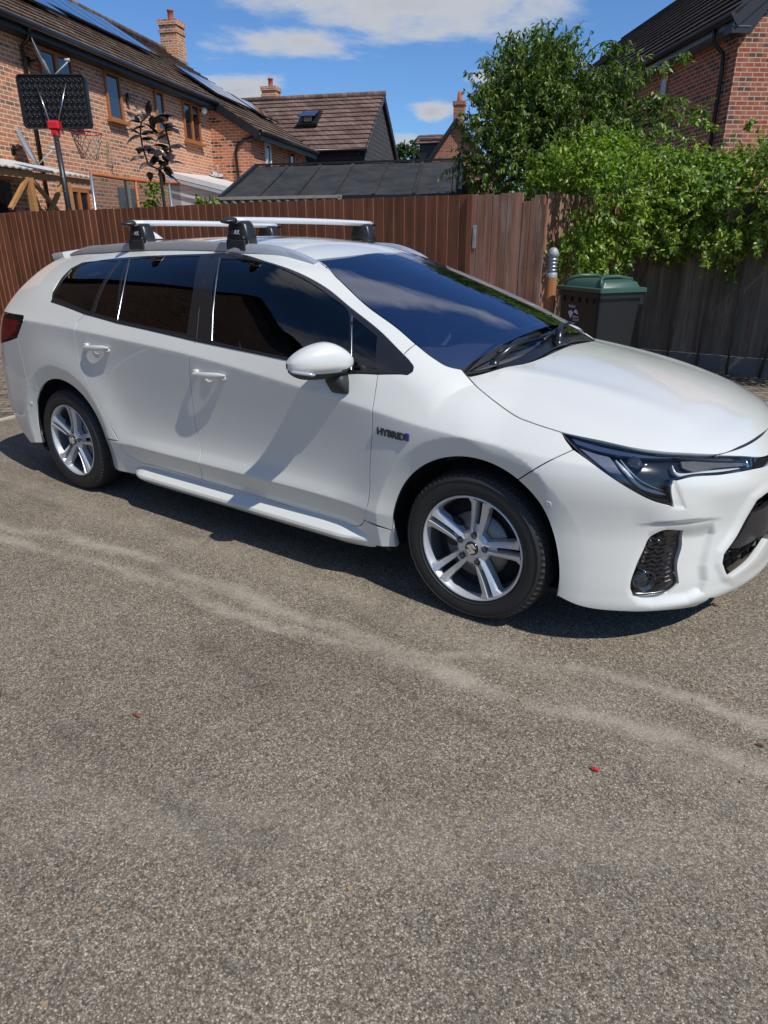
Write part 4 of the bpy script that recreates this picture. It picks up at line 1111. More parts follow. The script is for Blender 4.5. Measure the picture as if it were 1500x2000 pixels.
# ---- ground
def ground_mat():
    M=Mat('tarmac'); v=M.world()
    def vor(scale,feat='F1'):
        x=M.n('ShaderNodeTexVoronoi'); x.feature=feat; x.inputs['Scale'].default_value=scale; x.inputs['Randomness'].default_value=1; M.l(v,x.inputs['Vector']); return x
    v1=vor(270); v2=vor(140); 
    sp=M.n('ShaderNodeSeparateColor'); M.l(v1.outputs['Color'],sp.inputs[0]); sp2=M.n('ShaderNodeSeparateColor'); M.l(v2.outputs['Color'],sp2.inputs[0])
    chip=M.ramp(sp.outputs[0],[(0,(.112,.092,.066)),(.35,(.182,.152,.112)),(.65,(.252,.213,.160)),(.88,(.35,.30,.23)),(1,(.52,.455,.36))])
    big=M.ramp(sp2.outputs[1],[(0,(.55,.55,.55)),(.5,(1,1,1)),(.93,(1.05,1.03,1.0)),(1,(1.3,1.27,1.2))])
    c=M.mix(1,chip,big,'MULTIPLY')
    # dark binder between the stones
    edge=M.ramp(v1.outputs['Distance'],[(0,1),(.55,.97),(.9,.62)])
    c=M.mix(1,c,edge,'MULTIPLY')
    n1=M.noise(v,.9,6,.6); n2=M.noise(v,5.5,6,.65); n3=M.noise(v,.33,3,.5)
    c=M.mix(1,c,M.ramp(n1,[(.3,.84),(.5,1.0),(.72,1.14)]),'MULTIPLY')
    c=M.mix(1,c,M.ramp(n2,[(.3,.88),(.55,1.0),(.75,1.10)]),'MULTIPLY')
    # pale dusty tracks left by turning wheels: bands round long arcs
    px=M.n('ShaderNodeSeparateXYZ'); M.l(v,px.inputs[0])
    def band(pts,w,amp,seed):
        """|y - curve(x)| band, curve through pts by a float curve"""
        xs=[p[0] for p in pts]; ys=[p[1] for p in pts]
        mr=M.n('ShaderNodeMapRange'); M.l(px.outputs[0],mr.inputs[0]); mr.inputs[1].default_value=xs[0]; mr.inputs[2].default_value=xs[-1]
        fc=M.n('ShaderNodeFloatCurve'); cv=fc.mapping.curves[0]; y0,y1=min(ys)-.2,max(ys)+.2
        P=[((x-xs[0])/(xs[-1]-xs[0]),(y-y0)/(y1-y0)) for x,y in pts]
        cv.points[0].location=P[0]; cv.points[1].location=P[-1]
        for p in P[1:-1]: cv.points.new(*p)
        fc.mapping.update(); M.l(mr.outputs[0],fc.inputs['Value'])
        cy=M.math('MULTIPLY_ADD',fc.outputs[0],y1-y0,y0)
        wob=M.math('MULTIPLY_ADD',M.noise(v,2.2+seed,4,.6),.22,-.11)
        d=M.math('ABSOLUTE',M.math('ADD',M.math('SUBTRACT',px.outputs[1],cy),wob))
        g=M.n('ShaderNodeMapRange',interpolation_type='SMOOTHSTEP'); M.l(d,g.inputs[0]); g.inputs[1].default_value=0; g.inputs[2].default_value=w; g.inputs[3].default_value=amp; g.inputs[4].default_value=0
        br=M.ramp(M.noise(v,3.1+seed,5,.7),[(.35,.15),(.6,1)])
        return M.math('MULTIPLY',g.outputs[0],br)
    B=[band([(-5,-1.9),(-2.5,-1.43),(-1.66,-1.27),(-.8,-1.25),(-.27,-1.24),(.18,-1.25),(.68,-1.14),(1.1,-1.10),(2.5,-1.05)],.075,.85,0),
       band([(-5,-2.1),(-2.37,-1.54),(-1.33,-1.39),(-.54,-1.35),(.27,-1.04),(.77,-.88),(1.08,-.91),(2.5,-.8)],.06,.7,.7),
       band([(-5,-1.2),(-2.6,-1.05),(-1.2,-1.0),(.2,-1.02),(1.2,-1.35),(2.5,-1.7)],.16,.35,1.3),
       band([(-5,-3.4),(-2.5,-2.9),(-1.2,-2.6),(-.3,-2.3),(.4,-1.9),(1.2,-1.35),(2.5,-.2)],.22,.25,2.1)]
    t=B[0]
    for b in B[1:]: t=M.math('MAXIMUM',t,b)
    c=M.mix(M.math('MULTIPLY',t,.75),c,M.mix(sp.outputs[1],(.33,.29,.22),(.50,.45,.36)))
    # dark damp smears
    dk=M.n('ShaderNodeTexNoise'); dk.inputs['Scale'].default_value=1; dk.inputs['Detail'].default_value=6; dk.inputs['Distortion'].default_value=.6
    mp=M.n('ShaderNodeMapping'); mp.inputs['Scale'].default_value=(1.1,5.5,1); mp.inputs['Rotation'].default_value=(0,0,R(-12)); M.l(v,mp.inputs[0]); M.l(mp.outputs[0],dk.inputs['Vector'])
    c=M.mix(1,c,M.ramp(dk.outputs[0],[(.30,.74),(.42,1.0)]),'MULTIPLY')
    M.set(Base_Color=c,Roughness=.86,Specular_IOR_Level=.35)
    h=M.math('ADD',M.math('MULTIPLY',sp.outputs[2],.5),M.math('MULTIPLY',v1.outputs['Distance'],-1.1)); 
    M.bump(h,.6,.0025); return M.m
def brick_mat(name,c1,c2,c3,mortar,axis='Z',scale=1.0,w=.225,h=.075,dirt=.25,bump=.5,squash=False,coord='Object',mort=.010):
    M=Mat(name); tc=M.n('ShaderNodeTexCoord'); s=M.n('ShaderNodeSeparateXYZ'); M.l(tc.outputs[coord],s.inputs[0])
    cb=M.n('ShaderNodeCombineXYZ')
    if axis=='Z': M.l(M.math('ADD',s.outputs[0],s.outputs[1]),cb.inputs[0]); M.l(s.outputs[2],cb.inputs[1])
    else: M.l(s.outputs[0],cb.inputs[0]); M.l(s.outputs[1],cb.inputs[1])
    b=M.n('ShaderNodeTexBrick'); M.l(cb.outputs[0],b.inputs['Vector']); b.inputs['Scale'].default_value=1; b.inputs['Brick Width'].default_value=w; b.inputs['Row Height'].default_value=h; b.inputs['Mortar Size'].default_value=mort; b.inputs['Mortar Smooth'].default_value=.3; b.inputs['Bias'].default_value=-.1
    b.inputs['Color1'].default_value=(0,0,0,1); b.inputs['Color2'].default_value=(1,1,1,1); b.inputs['Mortar'].default_value=(.5,.5,.5,1)
    # per-brick random value through the snapped coordinates
    wn_=M.n('ShaderNodeTexWhiteNoise',noise_dimensions='2D')
    row=M.math('FLOOR',M.math('DIVIDE',s.outputs[2] if axis=='Z' else s.outputs[1],h)); off=M.math('MULTIPLY',M.math('MODULO',row,2),.5)
    u=M.math('ADD',s.outputs[0],s.outputs[1]) if axis=='Z' else s.outputs[0]
    colm=M.math('FLOOR',M.math('ADD',M.math('DIVIDE',u,w),off)); cc=M.n('ShaderNodeCombineXYZ'); M.l(colm,cc.inputs[0]); M.l(row,cc.inputs[1]); M.l(cc.outputs[0],wn_.inputs['Vector'])
    base=M.ramp(wn_.outputs['Value'],[(0,c1),(.5,c2),(.84,c2),(.90,c3),(1,c3)])
    big=M.noise(tc.outputs[coord],1.3,4); fine=M.noise(tc.outputs[coord],38,4)
    base=M.mix(1,base,M.ramp(big,[(.3,1-dirt),(.7,1+dirt*.6)]),'MULTIPLY'); base=M.mix(1,base,M.ramp(fine,[(.25,.75),(.75,1.2)]),'MULTIPLY')
    c=M.mix(b.outputs['Fac'],base,mortar); M.set(Base_Color=c,Roughness=.9,Specular_IOR_Level=.25)
    M.bump(M.math('SUBTRACT',M.math('MULTIPLY',fine,.3),b.outputs['Fac']),bump,.006); return M.m
TARMAC=ground_mat()
me=bpy.data.meshes.new('ground'); me.from_pydata([(-400,-400,0),(400,-400,0),(400,400,0),(-400,400,0)],[],[(0,1,2,3)]); me.materials.append(TARMAC); o=bpy.data.objects.new('tarmac_yard',me); COL.objects.link(o); tag(o,kind='structure')
PAV=brick_mat('block paving',(.20,.165,.12),(.26,.21,.155),(.15,.12,.10),(.035,.03,.025),axis='XY',w=.2,h=.1,dirt=.3,bump=.8,mort=.008)
pv=[(-30,-30),(-4.95,-30),(-4.85,-.3),(-4.93,.2),(-4.5,1.2),(-3.4,2.0),(-1.6,2.7),(-.3,3.6),(.1,4.30),(.37,4.06),(1.3,3.25),(3,2.0),(9,-1),(9,5.6),(-1.6,5.6),(-1.6,3.12),(-30,.15)]
def flat(name,poly,z,mat,kind='structure',ang=0):
    c=Vector((sum(p[0] for p in poly)/len(poly),sum(p[1] for p in poly)/len(poly),0)); rm=Matrix.Rotation(-ang,3,'Z')
    r=geometry.delaunay_2d_cdt([Vector(p) for p in poly],[(i,(i+1)%len(poly)) for i in range(len(poly))],[list(range(len(poly)))],1,1e-6)
    me=bpy.data.meshes.new(name); me.from_pydata([rm@Vector((v[0]-c.x,v[1]-c.y,0)) for v in r[0]],[],[tuple(f) for f in r[2]]); me.materials.append(mat)
    bm=bmesh.new(); bm.from_mesh(me); bmesh.ops.recalc_face_normals(bm,faces=bm.faces); 
    if bm.faces and sum(f.normal.z for f in bm.faces)<0: bmesh.ops.reverse_faces(bm,faces=bm.faces)
    bm.to_mesh(me); bm.free()
    o=bpy.data.objects.new(name,me); COL.objects.link(o); o.location=(c.x,c.y,z); o.rotation_euler=(0,0,ang); tag(o,kind=kind); return o
flat('block_paving',pv,.004,PAV,ang=R(38))
b=MB(); EDG=simple('pale edging setts',(.42,.38,.31),.85,var=.3,vscale=30,bump=.4)
for a,c in zip(pv[1:12],pv[2:13]): b.beam((a[0],a[1],.006),(c[0],c[1],.006),.055,.012)
o=b.build('edging_kerb',EDG); tag(o,kind='structure')
# ---- fences
def wood_mat(name,c0,c1,rough=.75,streak=1.0,stain=None,knots=True,coat=0):
    M=Mat(name); v=M.coord(scale=(14,14,.7)); v2=M.coord(scale=(60,60,1.6)); v3=M.coord()
    g=M.noise(v2,1,6,.65); l=M.noise(v,1,4,.6); ri=M.n('ShaderNodeNewGeometry').outputs['Random Per Island']
    c=M.mix(M.ramp(g,[(.3,0),(.7,1)]),c0,c1); c=M.mix(1,c,M.ramp(l,[(.3,1-.35*streak),(.7,1+.3*streak)]),'MULTIPLY')
    c=M.mix(1,c,M.ramp(ri,[(0,1-.22*streak),(1,1+.22*streak)]),'MULTIPLY')
    if stain is not None:
        sN=M.noise(M.coord(scale=(9,9,1.1)),1,6,.7); c=M.mix(M.ramp(sN,[(.48,0),(.66,.85)]),c,stain)
    dirt=M.noise(v3,2.5,4); c=M.mix(1,c,M.ramp(dirt,[(.3,.8),(.7,1.12)]),'MULTIPLY')
    M.set(Base_Color=c,Roughness=rough,Specular_IOR_Level=.3); M.bump(g,.35,.003); return M.m
WB=wood_mat('brown stained boards',(.165,.064,.034),(.225,.092,.048),streak=.9)
WG=wood_mat('weathered red brown boards',(.20,.092,.056),(.31,.155,.10),streak=.9,stain=(.33,.25,.20))
WR=wood_mat('grey weathered boards',(.12,.098,.082),(.22,.185,.155),streak=1.0,stain=(.11,.11,.085))
CONC=simple('concrete gravel board',(.15,.148,.14),.9,var=.25,vscale=4,bump=.4)
def fence_run(root,A,B,h,mat,bw=.118,zb=.16,topvar=.004,facing=-1,tilt=.010,gaps=None,name='board_panel'):
    """feather-edged vertical boards from A to B (root-local frame: x along)"""
    L=(Vector(B)-Vector(A)).length; n=max(1,round(L/bw)); bw=L/n; mb=MB()
    for i in range(n):
        x0=i*bw; x1=x0+bw+.012; t=h+random.uniform(-topvar,topvar); j=random.uniform(-.0015,.0015)
        y0=-.006+j; y1=-.006-tilt-.006+j  # thick edge stands proud at x1
        vs=[(x0,y0,zb),(x1,y1,zb),(x1,y1+.014,zb),(x0,y0+.005,zb),(x0,y0,t),(x1,y1,t),(x1,y1+.014,t),(x0,y0+.005,t)]
        mb.add([(v[0]+A[0],v[1],v[2]) for v in vs],[(0,3,2,1),(4,5,6,7),(0,1,5,4),(1,2,6,5),(2,3,7,6),(3,0,4,7)])
    return mb.build(name,mat,root)
def fence(name,A,B,h,mat,label,bay=1.83,gravel=True,post_mat=None,bw=.118,gh=.16):
    A=Vector(A);B=Vector(B);d=B-A;L=d.length;rz=math.atan2(d.y,d.x)
    root=empty(name,(A.x,A.y,0),rz); tag(root,label,'fence')
    n=max(1,round(L/bay)); w=L/n
    for i in range(n):
        fence_run(root,(i*w+.001,0,0),((i+1)*w-.002,0,0),h+random.uniform(-.006,.006),mat,bw=bw,zb=gh if gravel else .02)
        if gravel: b=MB(); b.box((i*w+w/2,-.01,gh/2-.005),(w-.05,.045,gh),bev=.006); b.build('gravel_board',CONC,root)
        for z in (.45,h-.35): b=MB(); b.box((i*w+w/2,.045,z),(w,.05,.08)); b.build('rail',mat,root)
    for i in range(n+1): b=MB(); b.box((i*w,.055,(h-.02)/2),(.09,.09,h-.02)); b.build('post',post_mat or mat,root)
    return root
f1=Vector((-.994,-.1046,0)).normalized(); P2=Vector((-2.21,3.067,0)); P1=P2+f1*13.0
fence('wooden_fence',P1,P2,1.80,WB,'long dark brown board fence behind the car, below the brick houses')
fence('wooden_fence',(-1.52,3.20),(-1.62,5.52),1.80,WG,'short red brown fence side in ivy shade between gate and wheelie bin',gravel=False)
fence('wooden_fence',(-1.60,5.50),(7.0,5.36),1.85,WR,'grey weathered board fence in shade beneath the hanging green climber',bay=2.9,bw=.145,gh=.2)
# weathered gate
g=empty('wooden_gate',(P2.x+.01,P2.y-.012,0),math.atan2(-f1.y,-f1.x)); tag(g,'weathered red brown board gate with peeling stain and metal latch, left of the climber','gate')
mb=MB(); x=0
tops=[1.80,1.795,1.80,1.79,1.80,1.80,1.80,1.73,1.755,1.70]
for i in range(10):
    w=.066+.006*((i*7)%3); a=random.uniform(-.004,.004)
    mb.box((x+w/2,a,(tops[i]+.06)/2+.0),(w-.004,.018,tops[i]-.06)); x+=w
mb.build('board_panel',WG,g)
b=MB(); b.box((.05,-.016,1.44),(.035,.006,.20),bev=.002); b.box((.05,-.020,1.47),(.018,.01,.05),bev=.002); b.tube([(.035,-.025,1.40),(.055,-.03,1.42),(.06,-.03,1.46)],.004,n=6); b.build('latch',simple('zinc latch',(.45,.46,.46),.4,metal=.7,var=.2),g)
b=MB(); b.box((-.004,.0,.9),(.050,.05,1.8)); b.build('gate_post',WB,g)
for z in (.4,1.5): b=MB(); b.box((.35,.035,z),(.7,.045,.09)); b.build('rail',WG,g)
# ---- bollard light
bl=atd(1072,600,5.75); br=empty('bollard_light',(bl[0],bl[1],0)); tag(br,'round timber bollard with slatted metal lamp head beside the wheelie bin','bollard')
BW_=wood_mat('varnished bollard timber',(.28,.11,.045),(.40,.17,.07),streak=.6)
zt=1.355
b=MB(); b.smooth=True; b.lathe([(.074,0),(.074,zt-.235)],n=28); b.build('post',BW_,br)
b=MB(); b.smooth=True; b.lathe([(.070,zt-.235),(.070,zt-.20),(.055,zt-.195)],n=28); b.lathe([(0,zt),(.03,zt-.004),(.055,zt-.02),(.068,zt-.045),(.071,zt-.07),(.05,zt-.072)],n=28)
b.build('lamp_head',simple('brushed metal lamp head',(.30,.31,.31),.55,metal=.2,var=.1),br)
b=MB(); b.smooth=True; b.lathe([(.048,zt-.20),(.048,zt-.07)],n=24); b.build('diffuser',simple('frosted diffuser',(.5,.53,.53),.5,var=.1),br)
for k in range(4): b=MB(); b.smooth=True; z=zt-.092-.028*k; b.lathe([(.046,z+.010),(.072,z-.004),(.070,z-.007),(.046,z+.006)],n=28); b.build('louvre',simple('louvre metal',(.30,.31,.32),.35,metal=.7,var=.1) if k==0 else bpy.data.materials['louvre metal'],br)
br.scale=(.66,.66,1)
# ---- wheelie bin
BIN=simple('dark grey bin plastic',(.011,.012,.013),.42,var=.15,bump=.1,bscale=300)
LID=simple('dark green bin lid',(.034,.080,.054),.40,var=.18,vscale=5,bump=.1,bscale=200)
wb=empty('wheelie_bin',(-1.13,2.62,0),R(-33)); tag(wb,'dark wheelie bin with green lid and white council print, beside the bollard','bin')
# local: front-left corner of lid at origin, x to the right along the front, y to the back
b=MB(); W=.58; 
def ring(z,x0,x1,y0,y1,r=.035):
    out=[]
    for cx,cy,a0 in ((x1-r,y0+r,-90),(x1-r,y1-r,0),(x0+r,y1-r,90),(x0+r,y0+r,180)):
        for k in range(5): a=R(a0+90*k/4); out.append((cx+r*math.cos(a),cy+r*math.sin(a),z))
    return out
def loft(b,rings,cap=True):
    n=len(rings[0]); vs=[p for r in rings for p in r]; fs=[(i*n+j,i*n+(j+1)%n,(i+1)*n+(j+1)%n,(i+1)*n+j) for i in range(len(rings)-1) for j in range(n)]
    if cap: fs+=[tuple(range(n))[::-1],tuple((len(rings)-1)*n+j for j in range(n))]
    b.add(vs,fs)
b.smooth=True; loft(b,[ring(.04,.08,.50,.10,.56),ring(.30,.06,.52,.07,.62),ring(.80,.035,.545,.035,.67),ring(.99,.025,.555,.022,.70),ring(.992,.005,.575,.002,.72),ring(1.03,.005,.575,.002,.72)]); o=b.build('bin_body',BIN,wb); edge_smooth(o,40)
b=MB()
for x in (.10,.20,.30,.40,.49): b.box((x,.012,.975),(.012,.02,.05),bev=.003)
b.box((.29,.73,1.02),(.46,.05,.04),bev=.012); b.box((.06,.72,.98),(.02,.09,.09),bev=.004); b.box((.52,.72,.98),(.02,.09,.09),bev=.004)
b.build('rib_and_handle',BIN,wb)
b=MB(); b.smooth=True
loft(b,[ring(1.035,-.012,.592,-.02,.735,.03),ring(1.062,-.010,.590,-.018,.735,.03),ring(1.066,.0,.58,-.008,.725,.03),ring(1.068,.035,.545,.045,.69,.05),ring(1.105,.05,.53,.075,.66,.06),ring(1.122,.09,.49,.13,.60,.08),ring(1.126,.2,.38,.25,.5,.05)]); o=b.build('lid',LID,wb); edge_smooth(o,38)
b=MB(); b.smooth=True; b.tube([(.05,.05,1.070),(.09,.10,1.125),(.14,.20,1.142),(.16,.45,1.142),(.11,.62,1.12)],.016,n=8); b.build('lid_ridge',LID,wb)
b=MB(); b.smooth=True; b.tube([(.53,.05,1.070),(.49,.10,1.125),(.44,.20,1.142),(.42,.45,1.142),(.47,.62,1.12)],.016,n=8); b.build('lid_ridge',LID,wb)
for x in (.03,.55): b=MB(); b.smooth=True; b.lathe([(0,-.02),(.09,-.02),(.10,-.01),(.10,.02),(.09,.025),(0,.025)],c=(x,.62,.10),axis='X',n=24); b.build('wheel',RUB,wb)
PR=simple('white bin print',(.62,.64,.66),.6,var=.1)
def onbin(u,z): return (u,.0215+(.99-z)*.068,z)
MT=Matrix.Translation((0,0,0))
def bintext(t,size,u,z,name='lettering'):
    m_=Matrix.Translation((u,.0195+(.99-z)*.0685,z))@Matrix.Rotation(R(90-3.9),4,'X'); return text_mesh(t,size,PR,name,wb,m_,depth=.0006,bold=.0004)
bintext('Rother',.032,.165,.905); bintext('District',.026,.225,.828); bintext('Council',.026,.228,.805); bintext('www.council.gov.uk',.013,.160,.783); bintext('RECYCLING ONLY',.018,.150,.738)
b=MB()
for poly in ([(.16,.868),(.195,.883),(.232,.868),(.215,.843),(.196,.818),(.178,.843)],[(.236,.869),(.262,.895),(.282,.883),(.300,.855),(.262,.865)]):
    vs=[(u,.0185+(.99-z)*.0685,z) for u,z in poly]+[(u,.0225+(.99-z)*.0685,z) for u,z in poly]; n=len(poly)
    b.add(vs,[tuple(range(n)),tuple(range(2*n-1,n-1,-1))]+[((i+1)%n,i,n+i,n+(i+1)%n) for i in range(n)])
b.build('emblem',PR,wb)
wb.scale=(.96,.60,1)
# ---- bits on the tarmac
def scrap(name,px,label,cat,mat,s,group=None,flat_=False):
    p=atz(*px,0); n=9; vs=[]; 
    for k in range(n):
        a=2*math.pi*k/n; r=s*random.uniform(.7,1.15)*(1 if not flat_ else (.5+.5*abs(math.cos(a)))); vs.append((p[0]+r*math.cos(a),p[1]+r*.6*math.sin(a),.004+s*.3*abs(math.sin(a*1.5))))
    b=MB(); b.add(vs+[(p[0],p[1],.008+s*.25)],[(k,(k+1)%n,n) for k in range(n)]+[tuple(range(n))[::-1]]); o=b.build(name,mat); tag(o,label,cat,group); return o
LEAFD=simple('dry leaf brown',(.16,.07,.03),.8,var=.4,vscale=60)
scrap('sweet_wrapper',(1161,1505),'small crumpled red scrap on the tarmac at lower right','litter',simple('red wrapper',(.45,.02,.02),.25,var=.3,coat=.5),.014)
scrap('fallen_leaf',(268,1400),'reddish brown dry leaf on the tarmac at left, well in front of the rear wheel','leaf',simple('red brown leaf',(.22,.06,.025),.8,var=.3),.018,'dry leaves on the tarmac',True)
scrap('fallen_leaf',(1485,1458),'brown leaf on the tarmac at the right edge of the photo','leaf',LEAFD,.016,'dry leaves on the tarmac',True)
scrap('fallen_leaf',(1397,1183),'brown leaf in the tip of the car shadow below the front bumper','leaf',LEAFD,.018,'dry leaves on the tarmac',True)
b=MB(); rs=random.Random(3)
for k in range(420):
    x=rs.uniform(-4,2.4); y=rs.uniform(-2.7,2.2); s=rs.uniform(.0025,.006); a=rs.uniform(0,3)
    if rs.random()<.45: x=rs.uniform(.6,1.9); y=rs.uniform(-.9,1.2)
    b.box((x,y,s*.4),(s*2,s*rs.uniform(.8,1.8),s),rz=a)
o=b.build('grit',simple('loose straw coloured grit',(.30,.22,.12),.8,var=.5,vscale=40)); tag(o,'loose grit and straw coloured bits scattered over the tarmac','grit',kind='stuff')
# ================================================================ buildings (street axes)
BR_A=brick_mat('orange red brick',(.46,.165,.080),(.54,.235,.120),(.25,.135,.085),(.62,.50,.38),dirt=.22)
BR_R=brick_mat('dark red brick',(.27,.075,.042),(.32,.105,.060),(.10,.055,.045),(.42,.31,.22),dirt=.2)
BR_W=brick_mat('red brick with dark headers',(.42,.12,.055),(.50,.17,.080),(.085,.05,.04),(.50,.38,.27),dirt=.2)
def tile_mat(name,c0,c1,c2,w=.30):
    M=Mat(name); tc=M.n('ShaderNodeTexCoord'); v=tc.outputs['Object']; s=M.n('ShaderNodeSeparateXYZ'); M.l(v,s.inputs[0])
    ri=M.n('ShaderNodeNewGeometry').outputs['Random Per Island']
    u=M.math('ADD',s.outputs[0],s.outputs[1]); wn_=M.n('ShaderNodeTexWhiteNoise',noise_dimensions='2D'); cc=M.n('ShaderNodeCombineXYZ')
    uo=M.math('ADD',M.math('DIVIDE',u,w),M.math('MULTIPLY',M.math('FLOOR',M.math('MULTIPLY',ri,97)),.5))
    M.l(M.math('FLOOR',uo),cc.inputs[0]); M.l(M.math('MULTIPLY',ri,50),cc.inputs[1]); M.l(cc.outputs[0],wn_.inputs['Vector'])
    c=M.ramp(wn_.outputs['Value'],[(0,c0),(.5,c1),(1,c2)]); n=M.noise(v,1.1,5); n2=M.noise(v,14,5)
    c=M.mix(1,c,M.ramp(n,[(.3,.75),(.7,1.2)]),'MULTIPLY'); c=M.mix(1,c,M.ramp(n2,[(.3,.75),(.7,1.25)]),'MULTIPLY')
    # lichen
    lc=M.noise(v,7,6,.7); c=M.mix(M.ramp(lc,[(.60,0),(.72,.55)]),c,(.30,.27,.20))
    fr=M.math('FRACT',uo); e=M.math('LESS_THAN',M.math('ABSOLUTE',M.math('SUBTRACT',fr,.5)),.47); c=M.mix(e,(.02,.016,.013),c)
    M.set(Base_Color=c,Roughness=.9,Specular_IOR_Level=.2); M.bump(M.math('ADD',n2,e),.4,.01); return M.m
TILE_A=tile_mat('brown concrete roof tiles',(.115,.075,.052),(.17,.115,.08),(.21,.15,.105),w=.33)
TILE_B=tile_mat('red brown roof tiles',(.115,.070,.055),(.155,.098,.078),(.185,.125,.10),w=.27)
TILE_D=tile_mat('dark brown roof tiles',(.035,.028,.024),(.055,.043,.036),(.07,.055,.045),w=.30)
BLKW=simple('black painted fascia',(.012,.012,.014),.45,var=.2)
GUT=simple('black plastic gutter',(.010,.010,.011),.35,var=.1)
OAK=simple('golden oak window frame',(.36,.13,.035),.45,var=.25,vscale=12)
WGL=Mat('house window glass'); WGL.set(Base_Color=(.012,.016,.022),Roughness=.06,Specular_IOR_Level=1.0,Coat_Weight=.6,Coat_Roughness=.03); WGL=WGL.m
LEAD=simple('lead flashing',(.20,.22,.24),.6,var=.3)
TERR=simple('terracotta pot',(.34,.09,.045),.8,var=.2)
def roof_plane(mb,a,b,c,d,g=.30,lift=.028,th=.02,wave=0):
    """stepped courses from eave edge a-b up to ridge edge d-c (a->d and b->c run upslope)"""
    a,b,c,d=[Vector(p) for p in (a,b,c,d)]; L=max((d-a).length,(c-b).length); n=max(1,round(L/g)); nr=(b-a).cross(d-a).normalized()
    if nr.z<0: nr=-nr
    for i in range(n):
        t0=i/n; t1=(i+1.12)/n; t1=min(t1,1)
        p0=a.lerp(d,t0)+nr*(lift+th); p1=b.lerp(c,t0)+nr*(lift+th); p2=b.lerp(c,t1)+nr*th*.4; p3=a.lerp(d,t1)+nr*th*.4
        q0=a.lerp(d,t0)-nr*.004; q1=b.lerp(c,t0)-nr*.004
        mb.add([p0,p1,p2,p3,q0,q1],[(0,1,2,3),(4,5,1,0),(4,0,3),(1,5,2)])
def chimney(root,base,x,y,z0,z1,w,d,brick,pots=1,name='chimney'):
    c=LMB(base); c.box((x,y,(z0+z1)/2),(w,d,z1-z0)); c.box((x,y,z1-.32),(w+.07,d+.07,.075)); c.box((x,y,z1-.06),(w+.09,d+.09,.15)); ch=c.build(name,brick,root)
    c=LMB(base); c.box((x,y,z0+.30),(w+.05,d+.05,.22)); c.build('flashing',LEAD,ch)
    for k in range(pots):
        c=LMB(base); c.smooth=True; c.lathe([(.13,0),(.10,.05),(.095,.30),(.115,.31),(.115,.36),(.08,.36),(.075,.1)],c=(x+(k-(pots-1)/2)*.3,y,z1),n=20); c.build('chimney_pot',TERR,ch)
    return ch
def window(root,base,axis,plane,u0,u1,z0,z1,frame=OAK,panes=2,out=1,depth=.06,glass=None,sill=True,name='window',blind=False):
    """window in a wall plane: axis 'x' -> wall at lx=plane, opening along ly"""
    fw=.055
    def P(u,v,dz): return (plane+out*v,u,dz) if axis=='x' else (u,plane+out*v,dz)
    def bxx(m_,u,v,z,du,dv,dz):
        m_.box(P(u,v,z),(dv,du,dz) if axis=='x' else (du,dv,dz))
    f=LMB(base); um=(u0+u1)/2; zm=(z0+z1)/2
    bxx(f,um,.005,z0+fw/2,u1-u0,depth,fw); bxx(f,um,.005,z1-fw/2,u1-u0,depth,fw); bxx(f,u0+fw/2,.005,zm,fw,depth,z1-z0-2*fw); bxx(f,u1-fw/2,.005,zm,fw,depth,z1-z0-2*fw)
    for k in range(1,panes): bxx(f,u0+(u1-u0)*k/panes,.007,zm,fw*1.5,depth,z1-z0-2*fw)
    w=f.build(name,frame,root)
    g=LMB(base); bxx(g,um,-.005,zm,u1-u0-fw,.012,z1-z0-fw); g.build('pane',glass or WGL,w)
    if sill: s=LMB(base); bxx(s,um,.05,z0-.03,u1-u0+.12,.14,.05); s.build('sill',frame if frame is OAK else BLKW,w)
    return w
def pipe(mb,pts,r=.035): mb.smooth=True; mb.tube(pts,r,n=10)
# ---------------- terrace house (left)
EA=toL(atz(417,197,5.0)); GX_=float(EA[0]); WX=GX_-.30; SL=.607; RW=4.2; RZ_=5.0+RW*SL
Y0,Y1,YW,XW,YE=1.0,22.3,17.09,-8.42,22.0
base=(WX,12.); H=lroot('brick_house',base,'long two storey orange brick house with solar panels, left behind the brown fence','house')
mb=LMB(base); mb.box((WX-4,(Y0+YW)/2,2.48),(8,YW-Y0,4.96)); mb.build('wall',BR_A,H)
mb=LMB(base); # wing with sloping top
xa,xb=WX-7.9,XW; ztop=lambda x:5.0+(GX_-x)*SL
mb.prism([(WX-.4,0),(xb,0),(xb,ztop(xb)-.16),(WX-.4,ztop(WX-.4)-.35)],YW,YE,plane='XZ'); mb.build('wing_wall',BR_W,H)
mb=LMB(base); mb.box((WX-4,(YW+YE)/2+.02,2.4),(7.2,YE-YW-.05,4.9)); mb.build('wall',BR_W,H)
mb=LMB(base); roof_plane(mb,(GX_,Y0,5.0),(GX_,YW-.12,5.0),(GX_-RW,YW-.12,RZ_),(GX_-RW,Y0,RZ_)); roof_plane(mb,(GX_+1.2,YW-.12,5.0-1.2*SL),(GX_+1.2,Y1,5.0-1.2*SL),(GX_-RW,Y1,RZ_),(GX_-RW,YW-.12,RZ_))
mb.build('roof',TILE_A,H)
mb=LMB(base); mb.prism([(GX_-RW,RZ_-.02),(GX_-2*RW,5.0),(GX_-2*RW,4.8),(GX_-.1,4.92),(GX_,4.98)],Y0,Y1,plane='XZ'); mb.build('roof_underlay',BLKW,H)
mb=LMB(base); mb.smooth=True; 
mb.tube([(GX_-RW,Y0,RZ_+.03),(GX_-RW,Y1,RZ_+.03)],.11,n=12); mb.build('ridge_tiles',TILE_A,H)
mb=LMB(base); mb.box((GX_-.03,(Y0+YW)/2,4.93),(.03,YW-Y0,.22)); mb.box((GX_-.17,(Y0+YW)/2,4.83),(.28,YW-Y0,.02)); mb.build('fascia',BLKW,H)
